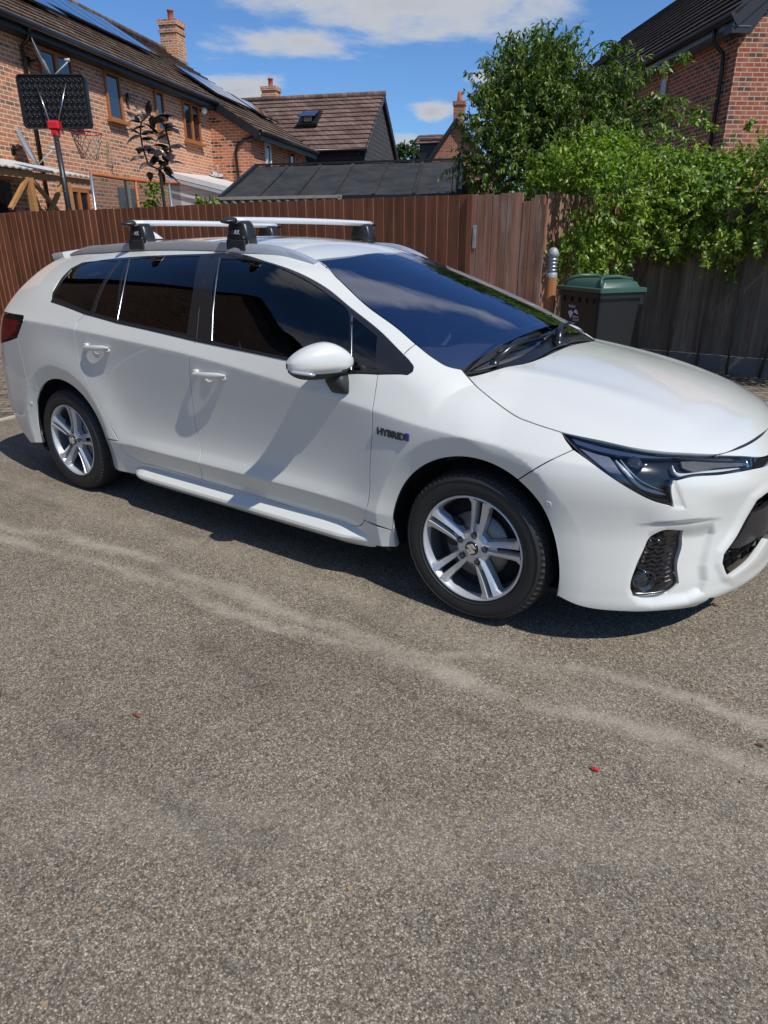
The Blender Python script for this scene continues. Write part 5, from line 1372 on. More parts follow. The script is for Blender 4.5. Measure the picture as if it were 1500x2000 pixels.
mb=LMB(base); mb.box((GX_+1.17,(YW+Y1)/2,4.18),(.03,Y1-YW,.24)); mb.beam((GX_-.05,YW-.14,4.90),(GX_+1.2,YW-.14,4.90-1.25*SL),.05,.20); mb.beam((GX_+1.1,YW-.05,4.13),(GX_+1.1,Y1,4.13),.2,.02); mb.build('fascia',BLKW,H)
mb=LMB(base); mb.smooth=True; mb.tube([(GX_+.05,Y0,4.97),(GX_+.05,YW,4.97)],.06,n=10); mb.build('gutter',GUT,H)
mb=LMB(base); mb.smooth=True; mb.tube([(GX_+1.25,YW,5.0-1.2*SL-.03),(GX_+1.25,Y1,5.0-1.2*SL-.03)],.055,n=10); mb.build('gutter',GUT,H)
for y in (YW-.3,YW+.02): 
    pass
mb=LMB(base); yp=9.48; pipe(mb,[(GX_+.05,yp-.1,4.93),(GX_-.08,yp,4.80),(WX+.06,yp,4.68),(WX+.05,yp,1.0)]); mb.build('downpipe',GUT,H)
mb=LMB(base); q=lyp(472,345,YW); pipe(mb,[(GX_+1.22,YW-.02,4.18),(-8.60,YW-.05,4.05),(-8.83,YW-.06,3.90),(-8.87,YW-.06,3.7),(-8.80,YW-.06,2.0)],.04); mb.build('downpipe',GUT,H)
for u0,u1,z0,z1,pn in ((12.03,12.62,3.90,4.83,1),(14.1,14.52,3.95,4.83,1),(15.5,16.42,3.90,4.84,2),(9.95,10.95,3.72,4.80,2)):
    window(H,base,'x',WX+.012,u0,u1,z0,z1,panes=pn)
window(H,base,'x',WX+.012,10.15,10.85,1.1,2.42,panes=2)
# soldier brick lintels and door surrounds
SOLD=brick_mat('soldier course brick',(.46,.13,.06),(.50,.17,.075),(.40,.11,.05),(.45,.36,.28),w=.075,h=.225,dirt=.15)
mb=LMB(base); mb.box((WX+.02,10.5,2.54),(.05,.95,.22)); mb.box((WX+.02,8.0,2.54),(.05,1.3,.22)); mb.build('lintel',SOLD,H)
mb=LMB(base); mb.box((WX+.02,8.05,1.2),(.06,.95,2.4)); d=mb.build('door',BLKW,H); mb=LMB(base); mb.box((WX+.055,8.05,1.7),(.02,.55,1.1)); mb.build('pane',WGL,d)
mb=LMB(base); mb.box((WX+.02,12.35,1.3),(.06,.72,2.5)); d=mb.build('door',simple('grey green painted door',(.10,.14,.15),.5,var=.2),H); mb=LMB(base); mb.box((WX+.06,12.35,1.9),(.02,.5,.75)); mb.box((WX+.06,12.35,1.0),(.02,.5,.6)); mb.build('door_panel',simple('grey green door panel',(.075,.11,.115),.5,var=.2),d)
WHF=simple('white window frame',(.70,.70,.70),.4,var=.05)
window(H,base,'x',XW+.012,18.15,18.55,3.50,4.12,frame=WHF,panes=1); window(H,base,'x',XW+.012,20.25,20.75,3.5,4.12,panes=1)
chimney(H,base,*[float(v) for v in (lambda p:(p[0]-.25,p[1]+.1))(toL(atz(352,118,7.3)))],6.9,8.45,.62,.62,BR_A)
# solar panels: lie on the roof, one array per thing
PVM=Mat('solar panel glass'); tcv=PVM.coord(); PVM.set(Base_Color=(.015,.022,.05),Roughness=.12,Specular_IOR_Level=.9,Coat_Weight=1,Coat_Roughness=.03); PVM=PVM.m
def roofpt(px,py):
    n=SL*UB+np.array([0,0,1]); c=5.0+.11+GX_*SL; d=ray0(px,py); s=(c-n@CAM)/(n@d); return toL(CAM+d*s)
def solar(y0,y1,w0,w1,label,n):
    c=((GX_-w0+GX_-w1)/2,(y0+y1)/2); r=lroot('solar_panel_array',c,label,'solar panels','solar arrays on the brick house roof')
    for k in range(n):
        a=y0+(y1-y0)*k/n; b_=y0+(y1-y0)*(k+1)/n-.02; mb=LMB(c)
        def Q(w,y,h): nn=Vector((SL,0,1)).normalized(); return Vector((GX_-w,y,5.0+w*SL))+nn*h
        vs=[Q(w0,a,.11),Q(w0,b_,.11),Q(w1,b_,.11),Q(w1,a,.11),Q(w0,a,.15),Q(w0,b_,.15),Q(w1,b_,.15),Q(w1,a,.15)]
        mb.add(vs,[(0,3,2,1),(4,5,6,7),(0,1,5,4),(1,2,6,5),(2,3,7,6),(3,0,4,7)]); fr=mb.build('frame',BLKW,r)
        mb=LMB(c); mb.add([Q(w0+.03,a+.03,.153),Q(w0+.03,b_-.03,.153),Q(w1-.03,b_-.03,.153),Q(w1-.03,a+.03,.153)],[(0,1,2,3)]); mb.build('cell_glass',PVM,fr)
A0=roofpt(232,84);A1=roofpt(310,113)
print('solar1',[roofpt(*q) for q in ((140,0),(310,113),(232,90),(128,35),(378,140),(490,215),(545,242),(460,180))])
p=roofpt(310,113); solar(float(p[1])-4.9,float(p[1]),GX_-float(p[0]),GX_-float(p[0])+1.65,'dark solar array on the brick house roof, left of the tall chimney',5)
p=roofpt(128,35); solar(float(p[1])-4.5,float(p[1]),GX_-float(p[0]),GX_-float(p[0])+1.65,'dark solar array cut by the top left corner of the photo',4)
p=roofpt(490,215); solar(float(p[1])-2.6,float(p[1]),GX_-float(p[0]),GX_-float(p[0])+1.3,'blue grey solar array just right of the tall chimney, lower of the pair',3)
p=roofpt(545,242); solar(float(p[1])-1.6,float(p[1])-.05,GX_-float(p[0])+.05,GX_-float(p[0])+1.1,'small solar array at the far right end of the brick house roof',2)
# satellite dishes, lamp, coil on the facade
def dish(px,py,r,label,aim=(.88,.47,.38),wallx=WX,pole=.25):
    P=lxp(px,py,wallx+pole); base_=(float(P[0]),float(P[1])); o=lroot('satellite_dish',base_,label,'satellite dish'); z=float(P[2])
    M=Vector(aim).normalized().to_track_quat('Z','Y').to_matrix(); DM=simple('grey dish',(.36,.38,.40),.5,var=.1)
    b=LMB(base_); b.smooth=True; b.lathe([(0,-.07*r/.35),(r*.4,-.058*r/.35),(r*.75,-.03*r/.35),(r,0),(r,.006),(r*.7,-.024*r/.35),(0,-.06*r/.35)],c=tuple(P),M=M,n=32); b.build('dish',DM,o)
    b=LMB(base_); b.smooth=True; c=Vector(P); e=c+M@Vector((0,-r*.55,r*1.3)); b.tube([c+M@Vector((0,-r,.0)),e],.012,n=6); b.tube([e,e+M@Vector((0,.03,-.09))],[.03,.022],n=10); b.build('feed_arm',DM,o)
    b=LMB(base_); b.smooth=True; b.tube([c+M@Vector((0,0,-.06)),(wallx+.10,P[1],z-.05),(wallx,P[1],z-.05)],.018,n=8); b.box((wallx+.01,P[1],z-.05),(.02,.10,.16)); b.build('wall_bracket',GUT,o)
dish(52,285,.33,'grey satellite dish low on the orange wall, below and left of the backboard',pole=.30)
dish(82,112,.33,'grey satellite dish beside the upper left window, above the backboard',pole=.30)
dish(421,340,.22,'small dark satellite dish in the wall corner above the white building',aim=(.3,-.3,.9),pole=.12)
P=lxp(398,216,WX+.14); fb=(float(P[0]),float(P[1])); o=lroot('wall_lamp',fb,'round white wall lamp under the eaves by the end of the orange wall','lamp'); b=LMB(fb); b.smooth=True; b.lathe([(0,.09),(.05,.075),(.085,.03),(.09,0),(.06,-.05),(0,-.07)],c=tuple(P),axis='X',n=24); b.build('globe',simple('white lamp glass',(.75,.75,.72),.2,var=0),o); b=LMB(fb); b.smooth=True; b.tube([P,(WX,P[1],P[2])],.02); b.build('bracket',GUT,o)
P=lxp(251,188,WX+.08); fb=(float(P[0]),float(P[1])); o=lroot('security_light',fb,'tiny dark security light high on the orange wall between two windows','lamp'); b=LMB(fb); b.box(tuple(P),(.10,.09,.12),bev=.015); b.build('housing',BLKW,o); b=LMB(fb); b.box((WX+.02,P[1],P[2]-.1),(.03,.03,.12)); b.build('bracket',GUT,o)
P=lxp(213,300,WX+.04); fb=(float(P[0]),float(P[1])); b=LMB(fb); b.smooth=True
for k in range(5):
    pts=[(WX+.03+.01*k+.03*math.sin(t*6.3+k),P[1]+.05*math.sin(t*5+k*1.3)*(1-t*.3)+(.02*k-.04),P[2]+.27-.54*t) for t in np.linspace(0,1,14)]; b.tube(pts,.007,n=5)
o=b.build('wire_coil',simple('dry twine',(.33,.27,.17),.8,var=.3)); w=toW((fb[0],fb[1],0)); o.location=(w[0],w[1],0); o.rotation_euler=(0,0,TH); tag(o,'straggly bundle of twine hanging on the orange wall below the middle window','twine')
# ---------------- white outbuilding against the wall
wb_=(WX+1.,15.); CLAD=Mat('white horizontal cladding'); v=CLAD.coord(); s_=CLAD.n('ShaderNodeSeparateXYZ'); CLAD.l(v,s_.inputs[0]); fr=CLAD.math('FRACT',CLAD.math('DIVIDE',s_.outputs[2],.105)); ed=CLAD.ramp(fr,[(0,.35),(.07,.6),(.10,1)]); CLAD.set(Base_Color=CLAD.mix(1,(.60,.61,.62),ed,'MULTIPLY'),Roughness=.5); CLAD.bump(fr,.6,.012); CLAD=CLAD.m
o=lroot('outbuilding',wb_,'low white clad lean-to with sloping white roof against the orange wall','outbuilding')
q=lyp(442,372,14.4); xe=float(q[0]); ze=float(q[2]); z0=float(lyp(318,350,14.4)[2]); print('outb',q,z0)
mb=LMB(wb_); mb.prism([(WX,0),(xe,0),(xe,ze-.05),(WX,2.93)],14.4,17.0,plane='XZ'); mb.build('wall',CLAD,o)
WHR=simple('white roof sheet',(.62,.62,.60),.45,var=.1)
mb=LMB(wb_); mb.add([(WX,14.28,2.95),(xe+.1,14.28,ze-.04),(xe+.1,17.05,ze-.04),(WX,17.05,2.95),(WX,14.28,3.07),(xe+.1,14.28,ze+.08),(xe+.1,17.05,ze+.12),(WX,17.05,3.15)],[(0,3,2,1),(4,5,6,7),(0,1,5,4),(1,2,6,5),(2,3,7,6),(3,0,4,7)]); mb.build('roof',WHR,o)
mb=LMB(wb_); mb.beam((WX,14.25,2.90),(xe+.1,14.25,ze-.09),.02,.07); mb.build('fascia',simple('grey trim',(.42,.43,.44),.4,var=.1),o)
# ---------------- black boarded barn
A_=toL(atz(752,186,6.9)); BY=float(A_[1]); BX=float(A_[0]); E_=lxp(717,290,BX); by0=float(E_[1]); be=float(E_[2]); hw=BY-by0; 
BOARD=Mat('black weatherboard'); v=BOARD.coord(); s_=BOARD.n('ShaderNodeSeparateXYZ'); BOARD.l(v,s_.inputs[0]); fr=BOARD.math('FRACT',BOARD.math('DIVIDE',s_.outputs[2],.17)); n_=BOARD.noise(BOARD.coord(scale=(2,2,30)),1,5,.7)
BOARD.set(Base_Color=BOARD.mix(1,BOARD.ramp(n_,[(.3,(.020,.019,.020)),(.7,(.060,.057,.055))]),BOARD.ramp(fr,[(0,.1),(.12,.5),(.2,1)]),'MULTIPLY'),Roughness=.85); BOARD.bump(BOARD.math('SUBTRACT',1,fr),1,.03); BOARD=BOARD.m
bb=(BX-3,BY); Bn=lroot('barn',bb,'black boarded barn with a steep red brown tiled roof and roof window','barn')
gx=BX-.15; L0=BX-9.0
mb=LMB(bb); mb.prism([(BY-hw+.25,0),(BY+hw-.25,0),(BY+hw-.25,be+.05),(BY,6.82),(BY-hw+.25,be+.05)],L0,gx,plane='YZ'); mb.build('wall',BOARD,Bn)
mb=LMB(bb); roof_plane(mb,(L0,BY-hw,be),(BX,BY-hw,be),(BX,BY,6.9),(L0,BY,6.9),g=.33,lift=.028,th=.03); roof_plane(mb,(L0,BY+hw,be),(BX,BY+hw,be),(BX,BY,6.9),(L0,BY,6.9),g=.33,lift=.028,th=.03); mb.build('roof',TILE_B,Bn)
mb=LMB(bb); mb.smooth=True; mb.tube([(L0,BY,6.95),(BX+.02,BY,6.95)],.11,n=10); mb.build('ridge_tiles',TILE_B,Bn)
mb=LMB(bb); mb.beam((BX-.04,BY-hw,be-.06),(BX-.04,BY,6.83),.05,.20); mb.beam((BX-.04,BY+hw,be-.06),(BX-.04,BY,6.83),.05,.20); mb.build('barge_board',BLKW,Bn)
mb=LMB(bb); mb.smooth=True; mb.tube([(L0,BY-hw-.04,be-.02),(BX,BY-hw-.04,be-.02)],.055,n=8); mb.build('gutter',GUT,Bn)
mb=LMB(bb); mb.smooth=True; mb.tube([(BX-.35,BY-hw,be-.1),(BX-.3,BY-hw+.2,be-.35),(BX-.3,BY-hw+.22,1)],.04,n=8); mb.build('downpipe',GUT,Bn)
nn=np.array([0,-(6.9-be),hw]);nn=nn/np.linalg.norm(nn); 
def barnroof(px,py): nw=ML.T@nn; c=nn@np.array([BX,BY,6.9+.1]); d=ray0(px,py); s=(c-nw@CAM)/(nw@d); return toL(CAM+d*s)
s0=barnroof(593,246);s1=barnroof(613,246);s2=barnroof(618,222);s3=barnroof(600,222)
up=np.array([0,hw,6.9-be]);up=up/np.linalg.norm(up)
c0=(s0+s1+s2+s3)/4; W_=.80;H_=1.05
mb=LMB(bb); vs=[c0+np.array([sx*W_/2,0,0])+up*sy*H_/2+nn*h for h in (.02,.12) for sx,sy in((-1,-1),(1,-1),(1,1),(-1,1))]; mb.add(vs,[(0,3,2,1),(4,5,6,7),(0,1,5,4),(1,2,6,5),(2,3,7,6),(3,0,4,7)]); rw=mb.build('roof_window',BLKW,Bn)
mb=LMB(bb); hng=c0+up*H_*.42; low=c0-up*H_*.42+nn*.38; vs=[hng+np.array([-W_*.42,0,0])+nn*.14,hng+np.array([W_*.42,0,0])+nn*.14,low+np.array([W_*.42,0,0]),low+np.array([-W_*.42,0,0])]; mb.add(vs,[(0,1,2,3)]); o=mb.build('pane',WGL,rw); m_=o.modifiers.new('s','SOLIDIFY'); m_.thickness=.03
mb=LMB(bb); mb.box(tuple(c0-up*.25+nn*.16),(.3,.12,.28)); mb.build('curtain',simple('pale curtain',(.55,.52,.38),.9,var=.2),rw)
CHB=(BX-4.9,BY+1.4)
hs=lroot('brick_house',(BX-6.2,BY+3.2),'house mostly hidden behind the barn, only its brick chimney and roof tip in view','house')
hb=(BX-6.2,BY+3.2)
mb=LMB(hb); mb.box((BX-8.0,BY+6.5,2.4),(5,7,4.8)); mb.build('wall',BR_W,hs)
cc=lyp(530,190,BY+.9); cx=float(cc[0]); zt_=float(lyp(530,172,BY+.9)[2]); 
mb=LMB(hb); roof_plane(mb,(cx-4,BY+3.0,5),(cx+.9,BY+3.0,5),(cx+.9,BY+1.6,6.3),(cx-4,BY+1.6,6.3)); mb.box((cx-1.2,BY+1.9,6.6),(2.4,.8,.25)); mb.build('roof',TILE_B,hs)
chimney(hs,hb,cx,BY+.9,5.9,zt_,.62,.62,BR_A)
# ---------------- felt roofed shed and trellis
a=toL(atz(430,385,2.10)); b2=toL(atz(895,379,2.10)); sy=(float(a[1])+float(b2[1]))/2; sx0=float(lyp(430,385,sy)[0]); sx1=float(lyp(898,380,sy)[0]); r0=lyp(500,322,sy+2.5); r1=lyp(902,318,sy+2.5); print('shed',sx0,sx1,sy,r0,r1)
FELT=Mat('black roofing felt'); v=FELT.coord(); n1=FELT.noise(v,3,6,.65); n2=FELT.noise(v,240,2); c=FELT.ramp(n1,[(.35,(.020,.020,.021)),(.65,(.045,.045,.045))]); st=FELT.noise(FELT.coord(scale=(.8,5,1)),2.2,7,.75); c=FELT.mix(FELT.ramp(st,[(.60,0),(.74,.5)]),c,(.18,.18,.18)); FELT.set(Base_Color=c,Roughness=.85,Specular_IOR_Level=.3); FELT.bump(FELT.math('ADD',FELT.math('MULTIPLY',n1,2),n2),.5,.01); FELT=FELT.m
sb=((sx0+sx1)/2,sy+1.2); sh=lroot('shed',sb,'low shed with a pitched black felt roof behind the brown fence','shed')
rz=(float(r0[2])+float(r1[2]))/2; xr0,xr1=float(r0[0]),float(r1[0])
mb=LMB(sb); mb.box(((sx0+sx1)/2+.1,sy+2.4,1.02),(sx1-sx0-.5,4.4,2.0)); mb.build('wall',simple('dark shed boards',(.035,.03,.027),.85,var=.3),sh)
def P_(t,w,h=0): # t along, w up slope
    x=(sx0+(sx1-sx0)*t)*(1-w)+(xr0+(xr1-xr0)*t)*w; return Vector((x,sy+2.5*w,2.10+(rz-2.10)*w+h))
mb=LMB(sb); n=42; mrows=8; vs=[P_(i/n,j/mrows,-.035*math.sin(math.pi*j/mrows)*(1+.5*math.sin(i*.9))*.6+random.uniform(-.004,.004)) for i in range(n+1) for j in range(mrows+1)]; 
mb.smooth=True; mb.add(vs,[(i*(mrows+1)+j,(i+1)*(mrows+1)+j,(i+1)*(mrows+1)+j+1,i*(mrows+1)+j+1) for i in range(n) for j in range(mrows)])
mb.add([P_(0,1),P_(1,1),(sx1,sy+5,2.1),(sx0,sy+5,2.1)],[(0,1,2,3)]); mb.build('felt_roof',FELT,sh)
for t in (.165,.33,.49,.655,.82,.975):
    mb=LMB(sb); pts=[P_(t+.0*k,k/8,.012) for k in range(9)]
    for p,q in zip(pts[:-1],pts[1:]): mb.beam(p,q,.05,.022,up=(0,-.25,1))
    mb.build('felt_batten',FELT,sh)
mb=LMB(sb); mb.beam(P_(0,0,-.06),P_(1,0,-.06),.03,.11); mb.beam(P_(0,0,-.02),P_(0,1,.0),.06,.10); mb.beam(P_(1,0,.0),P_(1,1,.02),.05,.13); mb.beam(P_(0,1,.03),P_(1,1,.03),.12,.03); mb.build('edge_board',BLKW,sh)
ta=toL(atz(402,390,2.04)); tb=toL(atz(667,388,2.04)); ty=(float(ta[1])+float(tb[1]))/2; tx0=float(lyp(402,390,ty)[0]); tx1=float(lyp(667,388,ty)[0]); tz=float(lyp(530,390,ty)[2])+.03
TR=simple('weathered trellis wood',(.27,.24,.20),.85,var=.35,vscale=20,bump=.3)
tr=lroot('trellis',(tx0,ty),'weathered wooden trellis strip with diagonal slats just above the fence','trellis')
mb=LMB((tx0,ty)); mb.box(((tx0+tx1)/2,ty,tz),(tx1-tx0,.05,.045)); mb.box((tx0+.03,ty,tz-.6),(.05,.05,1.2)); mb.box((tx1-.03,ty,tz-.6),(.05,.05,1.2)); mb.box(((tx0+tx1)/2,ty,tz-.5),(tx1-tx0,.05,.045)); mb.build('frame',TR,tr)
mb=LMB((tx0,ty)); n=15
for k in range(-3,n+1):
    x0=tx0+(tx1-tx0)*k/n
    for s,dy in ((1,.012),(-1,-.012)):
        xa=x0 if s>0 else x0+.5; xb=x0+.5 if s>0 else x0
        za,zb=tz-.48,tz-.02
        # clip to the frame
        lo,hi=tx0+.05,tx1-.05
        def cl(x,xo,zz,zo):
            if x<lo: t=(lo-x)/(xo-x); return lo,zz+(zo-zz)*t
            if x>hi: t=(x-hi)/(x-xo); return hi,zz+(zo-zz)*t
            return x,zz
        if (xa<lo and xb<lo) or (xa>hi and xb>hi): continue
        A1_=cl(xa,xb,za,zb); B1_=cl(xb,xa,zb,za); mb.beam((A1_[0],ty+dy,A1_[1]),(B1_[0],ty+dy,B1_[1]),.035,.010,up=(0,1,0))
mb.build('slats',TR,tr)
# ---------------- house on the right
g1=atz(1420,35,5.0)[:2]; g2=atz(1262,123,5.0)[:2]; gd=(g2-g1)/np.linalg.norm(g2-g1); gn=np.array([gd[1],-gd[0]]); 
if gn@(CAM[:2]-g1)<0: gn=-gn   # towards the viewer side (outwards)
# own axes: X' = -gn... use x along gd (away), y inwards (-gn)
rzr=math.atan2(gd[1],gd[0]); 
def toR(P): P=np.asarray(P,float); return np.array([(P[:2]-g1)@gd,(P[:2]-g1)@(-gn),P[2]])
RH=empty('brick_house',(g1[0],g1[1],0),0); tag(RH,'tall dark red brick house at the upper right corner, partly sunlit','house')
RM=Matrix(((gd[0],-gn[0],0),(gd[1],-gn[1],0),(0,0,1)))
def rb(mb,name,mat,parent=RH,**k):
    mb.v=[tuple(RM@Vector(v)) for v in mb.v]; return mb.build(name,mat,parent,**k)
cz=lambda px,py,yy:(lambda d,s:toR(CAM+d*s))(ray0(px,py),((yy-((CAM[:2]-g1)@(-gn)))/(ray0(px,py)[:2]@(-gn))))
c1=cz(1444,78,.30); x0=float(c1[0]); print('right house corner',c1,cz(1419,246,.3),cz(1260,140,.3),cz(1295,148,.3),cz(1308,145,.3),cz(1290,222,.3))
RDEEP=7.5; sl=.85; half=RDEEP/2
BRRx=brick_mat('dark red brick wall',(.25,.070,.040),(.31,.095,.055),(.07,.045,.045),(.44,.32,.23),dirt=.2,coord='UV')
def uvbox(o):
    me=o.data; uv=me.uv_layers.new(name='UVMap'); 
    for p in me.polygons:
        n=p.normal
        for li in p.loop_indices:
            c=me.vertices[me.loops[li].vertex_index].co; loc=RM.transposed()@c
            # brick node reads u=x+y, v=z
            uv.data[li].uv=((loc.x+loc.y) ,loc.z)
    return o
def uvmat(M_): return M_
BRRx=Mat('dark red house brick')
def _mk():
    M=BRRx; tc=M.n('ShaderNodeTexCoord'); s=M.n('ShaderNodeSeparateXYZ'); M.l(tc.outputs['UV'],s.inputs[0])
    b=M.n('ShaderNodeTexBrick'); M.l(tc.outputs['UV'],b.inputs['Vector']); b.inputs['Scale'].default_value=1; b.inputs['Brick Width'].default_value=.225; b.inputs['Row Height'].default_value=.075; b.inputs['Mortar Size'].default_value=.010; b.inputs['Mortar Smooth'].default_value=.3
    row=M.math('FLOOR',M.math('DIVIDE',s.outputs[1],.075)); off=M.math('MULTIPLY',M.math('MODULO',row,2),.5); col=M.math('FLOOR',M.math('ADD',M.math('DIVIDE',s.outputs[0],.225),off)); cc=M.n('ShaderNodeCombineXYZ'); M.l(col,cc.inputs[0]); M.l(row,cc.inputs[1]); w=M.n('ShaderNodeTexWhiteNoise',noise_dimensions='2D'); M.l(cc.outputs[0],w.inputs['Vector'])
    base=M.ramp(w.outputs['Value'],[(0,(.26,.070,.038)),(.45,(.33,.105,.058)),(.78,(.30,.12,.075)),(.86,(.085,.055,.05)),(1,(.12,.075,.06))])
    v=M.coord(); base=M.mix(1,base,M.ramp(M.noise(v,30,5),[(.25,.7),(.75,1.25)]),'MULTIPLY'); c=M.mix(b.outputs['Fac'],base,(.46,.34,.25)); M.set(Base_Color=c,Roughness=.9,Specular_IOR_Level=.25); M.bump(M.math('SUBTRACT',M.noise(v,50,4),b.outputs['Fac']),.6,.006)
_mk(); BRRx=BRRx.m
mb=MB(); mb.prism([(.30,0),(RDEEP-.3,0),(RDEEP-.3,4.8),(half,4.8+(half-.3)*sl),(.30,4.8)],x0,x0+14,plane='YZ'); uvbox(rb(mb,'wall',BRRx))
mb=MB(); roof_plane(mb,(x0-.32,0,4.98),(x0+14,0,4.98),(x0+14,half,4.98+half*sl),(x0-.32,half,4.98+half*sl),g=.30,lift=.035); roof_plane(mb,(x0-.32,RDEEP,4.98),(x0+14,RDEEP,4.98),(x0+14,half,4.98+half*sl),(x0-.32,half,4.98+half*sl),g=.3,lift=.035); rb(mb,'roof',TILE_D)
mb=MB(); mb.box((x0+7,.0,4.93),(14.6,.03,.22)); mb.box((x0+7,.16,4.82),(14.6,.30,.02)); rb(mb,'fascia',simple('grey painted fascia',(.10,.115,.14),.45,var=.1))
mb=MB(); mb.beam((x0-.30,-.02,4.90),(x0-.30,half,4.90+half*sl),.04,.24,up=(0,0,1)); mb.beam((x0-.30,RDEEP,4.90),(x0-.30,half,4.90+half*sl),.04,.24); mb.prism([(-.02,4.72),(.34,4.72),(.62,5.15),(.62,5.4),(-.02,4.98)],x0-.29,x0-.02,plane='YZ'); rb(mb,'barge_board',BLKW)
mb=MB(); mb.smooth=True; mb.tube([(x0-.3,-.06,4.96),(x0+14,-.06,4.96)],.06,n=10); rb(mb,'gutter',GUT)
mb=MB(); mb.smooth=True; mb.tube([(x0+.25,-.06,4.92),(x0+.25,-.05,4.70),(x0+.34,.22,4.55),(x0+.34,.24,4.3),(x0+.34,.24,0)],.038,n=10); rb(mb,'downpipe',GUT)
w0=cz(1308,145,.29); w1=cz(1295,148,.29); zt2=float(w0[2]); zb2=float(cz(1290,222,.29)[2]); xa,xb=float(w0[0]),float(w1[0]); xb=max(xb,xa+.35)
mb=MB(); mb.box(((xa+xb)/2,.29,(zt2+zb2)/2),(xb-xa,.05,zt2-zb2)); wn2=rb(mb,'window',OAK); mb=MB(); mb.box(((xa+xb)/2-.03,.262,(zt2+zb2)/2),(xb-xa-.12,.02,zt2-zb2-.12)); rb(mb,'pane',simple('frosted pane',(.30,.34,.36),.2,var=.1),wn2)
# ---------------- distant gabled house
fp=atd(893,232,38); fb=np.array([fp[0],fp[1]]); 
fl=atd(828,318,37); 
cvec=(fb-CAM[:2])/np.linalg.norm(fb-CAM[:2]); rv=np.array([cvec[1],-cvec[0]])
ang_=math.atan2(rv[1],rv[0]); FH=empty('brick_house',(fb[0],fb[1],0),ang_-R(8)); tag(FH,'distant red brick house with a steep gable and chimney, between barn and tree','house')
zp=float(fp[2]); sc=38/FPX; hwid=1.95*1.0; hwid=(893-820)*sc; drop=(322-232)*sc*1.05
mb=MB(); mb.prism([(-hwid+.15,0),(hwid*1.0,0),(hwid*1.0,zp-drop*1.0),(0,zp-.15),(-hwid+.15,zp-drop)],0,7,plane='XZ'); mb.build('wall',BR_R,FH)
mb=MB(); roof_plane(mb,(-hwid,-.2,zp-drop-.05),(-hwid,7,zp-drop-.05),(0,7,zp),(0,-.2,zp)); roof_plane(mb,(hwid*1.1,-.2,zp-drop*1.08),(hwid*1.1,7,zp-drop*1.08),(0,7,zp),(0,-.2,zp)); mb.build('roof',TILE_B,FH)
mb=MB(); mb.beam((-hwid-.05,-.22,zp-drop-.12),(0,-.22,zp-.05),.05,.18); mb.beam((hwid*1.1,-.22,zp-drop*1.08-.1),(0,-.22,zp-.05),.05,.18); mb.build('barge_board',BLKW,FH)
c=MB(); c.box((0,.8,zp+.1),(.6,.6,1.6)); c.box((0,.8,zp+.85),(.7,.7,.2)); ch=c.build('chimney',BR_R,FH); c=MB(); c.smooth=True; c.lathe([(.16,0),(.12,.5),(.08,.5)],c=(0,.8,zp+.95),n=14); c.build('chimney_pot',TERR,ch)
mb=MB(); mb.box((-hwid*.9,3.0,zp-1.5),(1.3,1.8,1.6)); dm=mb.build('dormer',BLKW,FH); mb=MB(); roof_plane(mb,(-hwid*.9-.85,1.9,zp-.95),(-hwid*.9+.8,1.9,zp-.95),(-hwid*.9+.8,3.0,zp-.35),(-hwid*.9-.85,3.0,zp-.35)); mb.build('dormer_roof',TILE_B,dm)
# ---------------- lean-to, hoop, netted frame, sculpture in the gardens
WD=simple('orange stained timber',(.40,.20,.07),.6,var=.3,vscale=10,bump=.2)
pg=toL(atd(90,345,11.2)); pb=(float(pg[0]),float(pg[1])); pgo=lroot('pergola',pb,'timber lean-to with corrugated sheet roof and diagonal braces, far left behind the fence','pergola')
py_=float(pg[1]); xq=float(pg[0]); 
def LG(px,py): return lxp(px,py,xq)
za=float(LG(90,335)[2]); ya=float(LG(-60,330)[1]); yb=float(LG(176,345)[1])
mb=LMB(pb); n=int((yb-ya)/.05); vs=[]
for i in range(n+1):
    y=ya+(yb-ya)*i/n; h=.012*math.sin(i*math.pi/1.5)
    vs+=[(xq+.10,y,za+.0+h),(WX+.02,y,za+.28+h)]
mb.add(vs,[(2*i,2*i+1,2*i+3,2*i+2) for i in range(n)]); o=mb.build('roof_sheet',simple('pale corrugated sheet',(.50,.50,.47),.5,var=.2),pgo); so_=o.modifiers.new('s','SOLIDIFY'); so_.thickness=.02
mb=LMB(pb); mb.box((xq,(ya+yb)/2,za-.09),(.045,yb-ya,.10)); mb.build('beam',WD,pgo)
for px in (62,): 
    y=float(LG(px,380)[1]); mb=LMB(pb); mb.box((xq,y,za/2-.08),(.09,.09,za-.1)); mb.build('post',WD,pgo)
    mb=LMB(pb); mb.beam((xq,y+.03,za-.12),(xq,y+.62,za-.62),.05,.06,up=(1,0,0)); mb.build('brace',WD,pgo); mb=LMB(pb); mb.beam((xq,y-.03,za-.12),(xq,y-.55,za-.60),.05,.06,up=(1,0,0)); mb.build('brace',WD,pgo)
y=float(LG(128,380)[1]); mb=LMB(pb); mb.beam((xq,y,za-.12),(xq,y-.62,za-.75),.05,.07,up=(1,0,0)); mb.build('brace',WD,pgo)
mb=LMB(pb); mb.box((xq,y+.1,za/2-.08),(.09,.09,za-.1)); mb.build('post',WD,pgo)
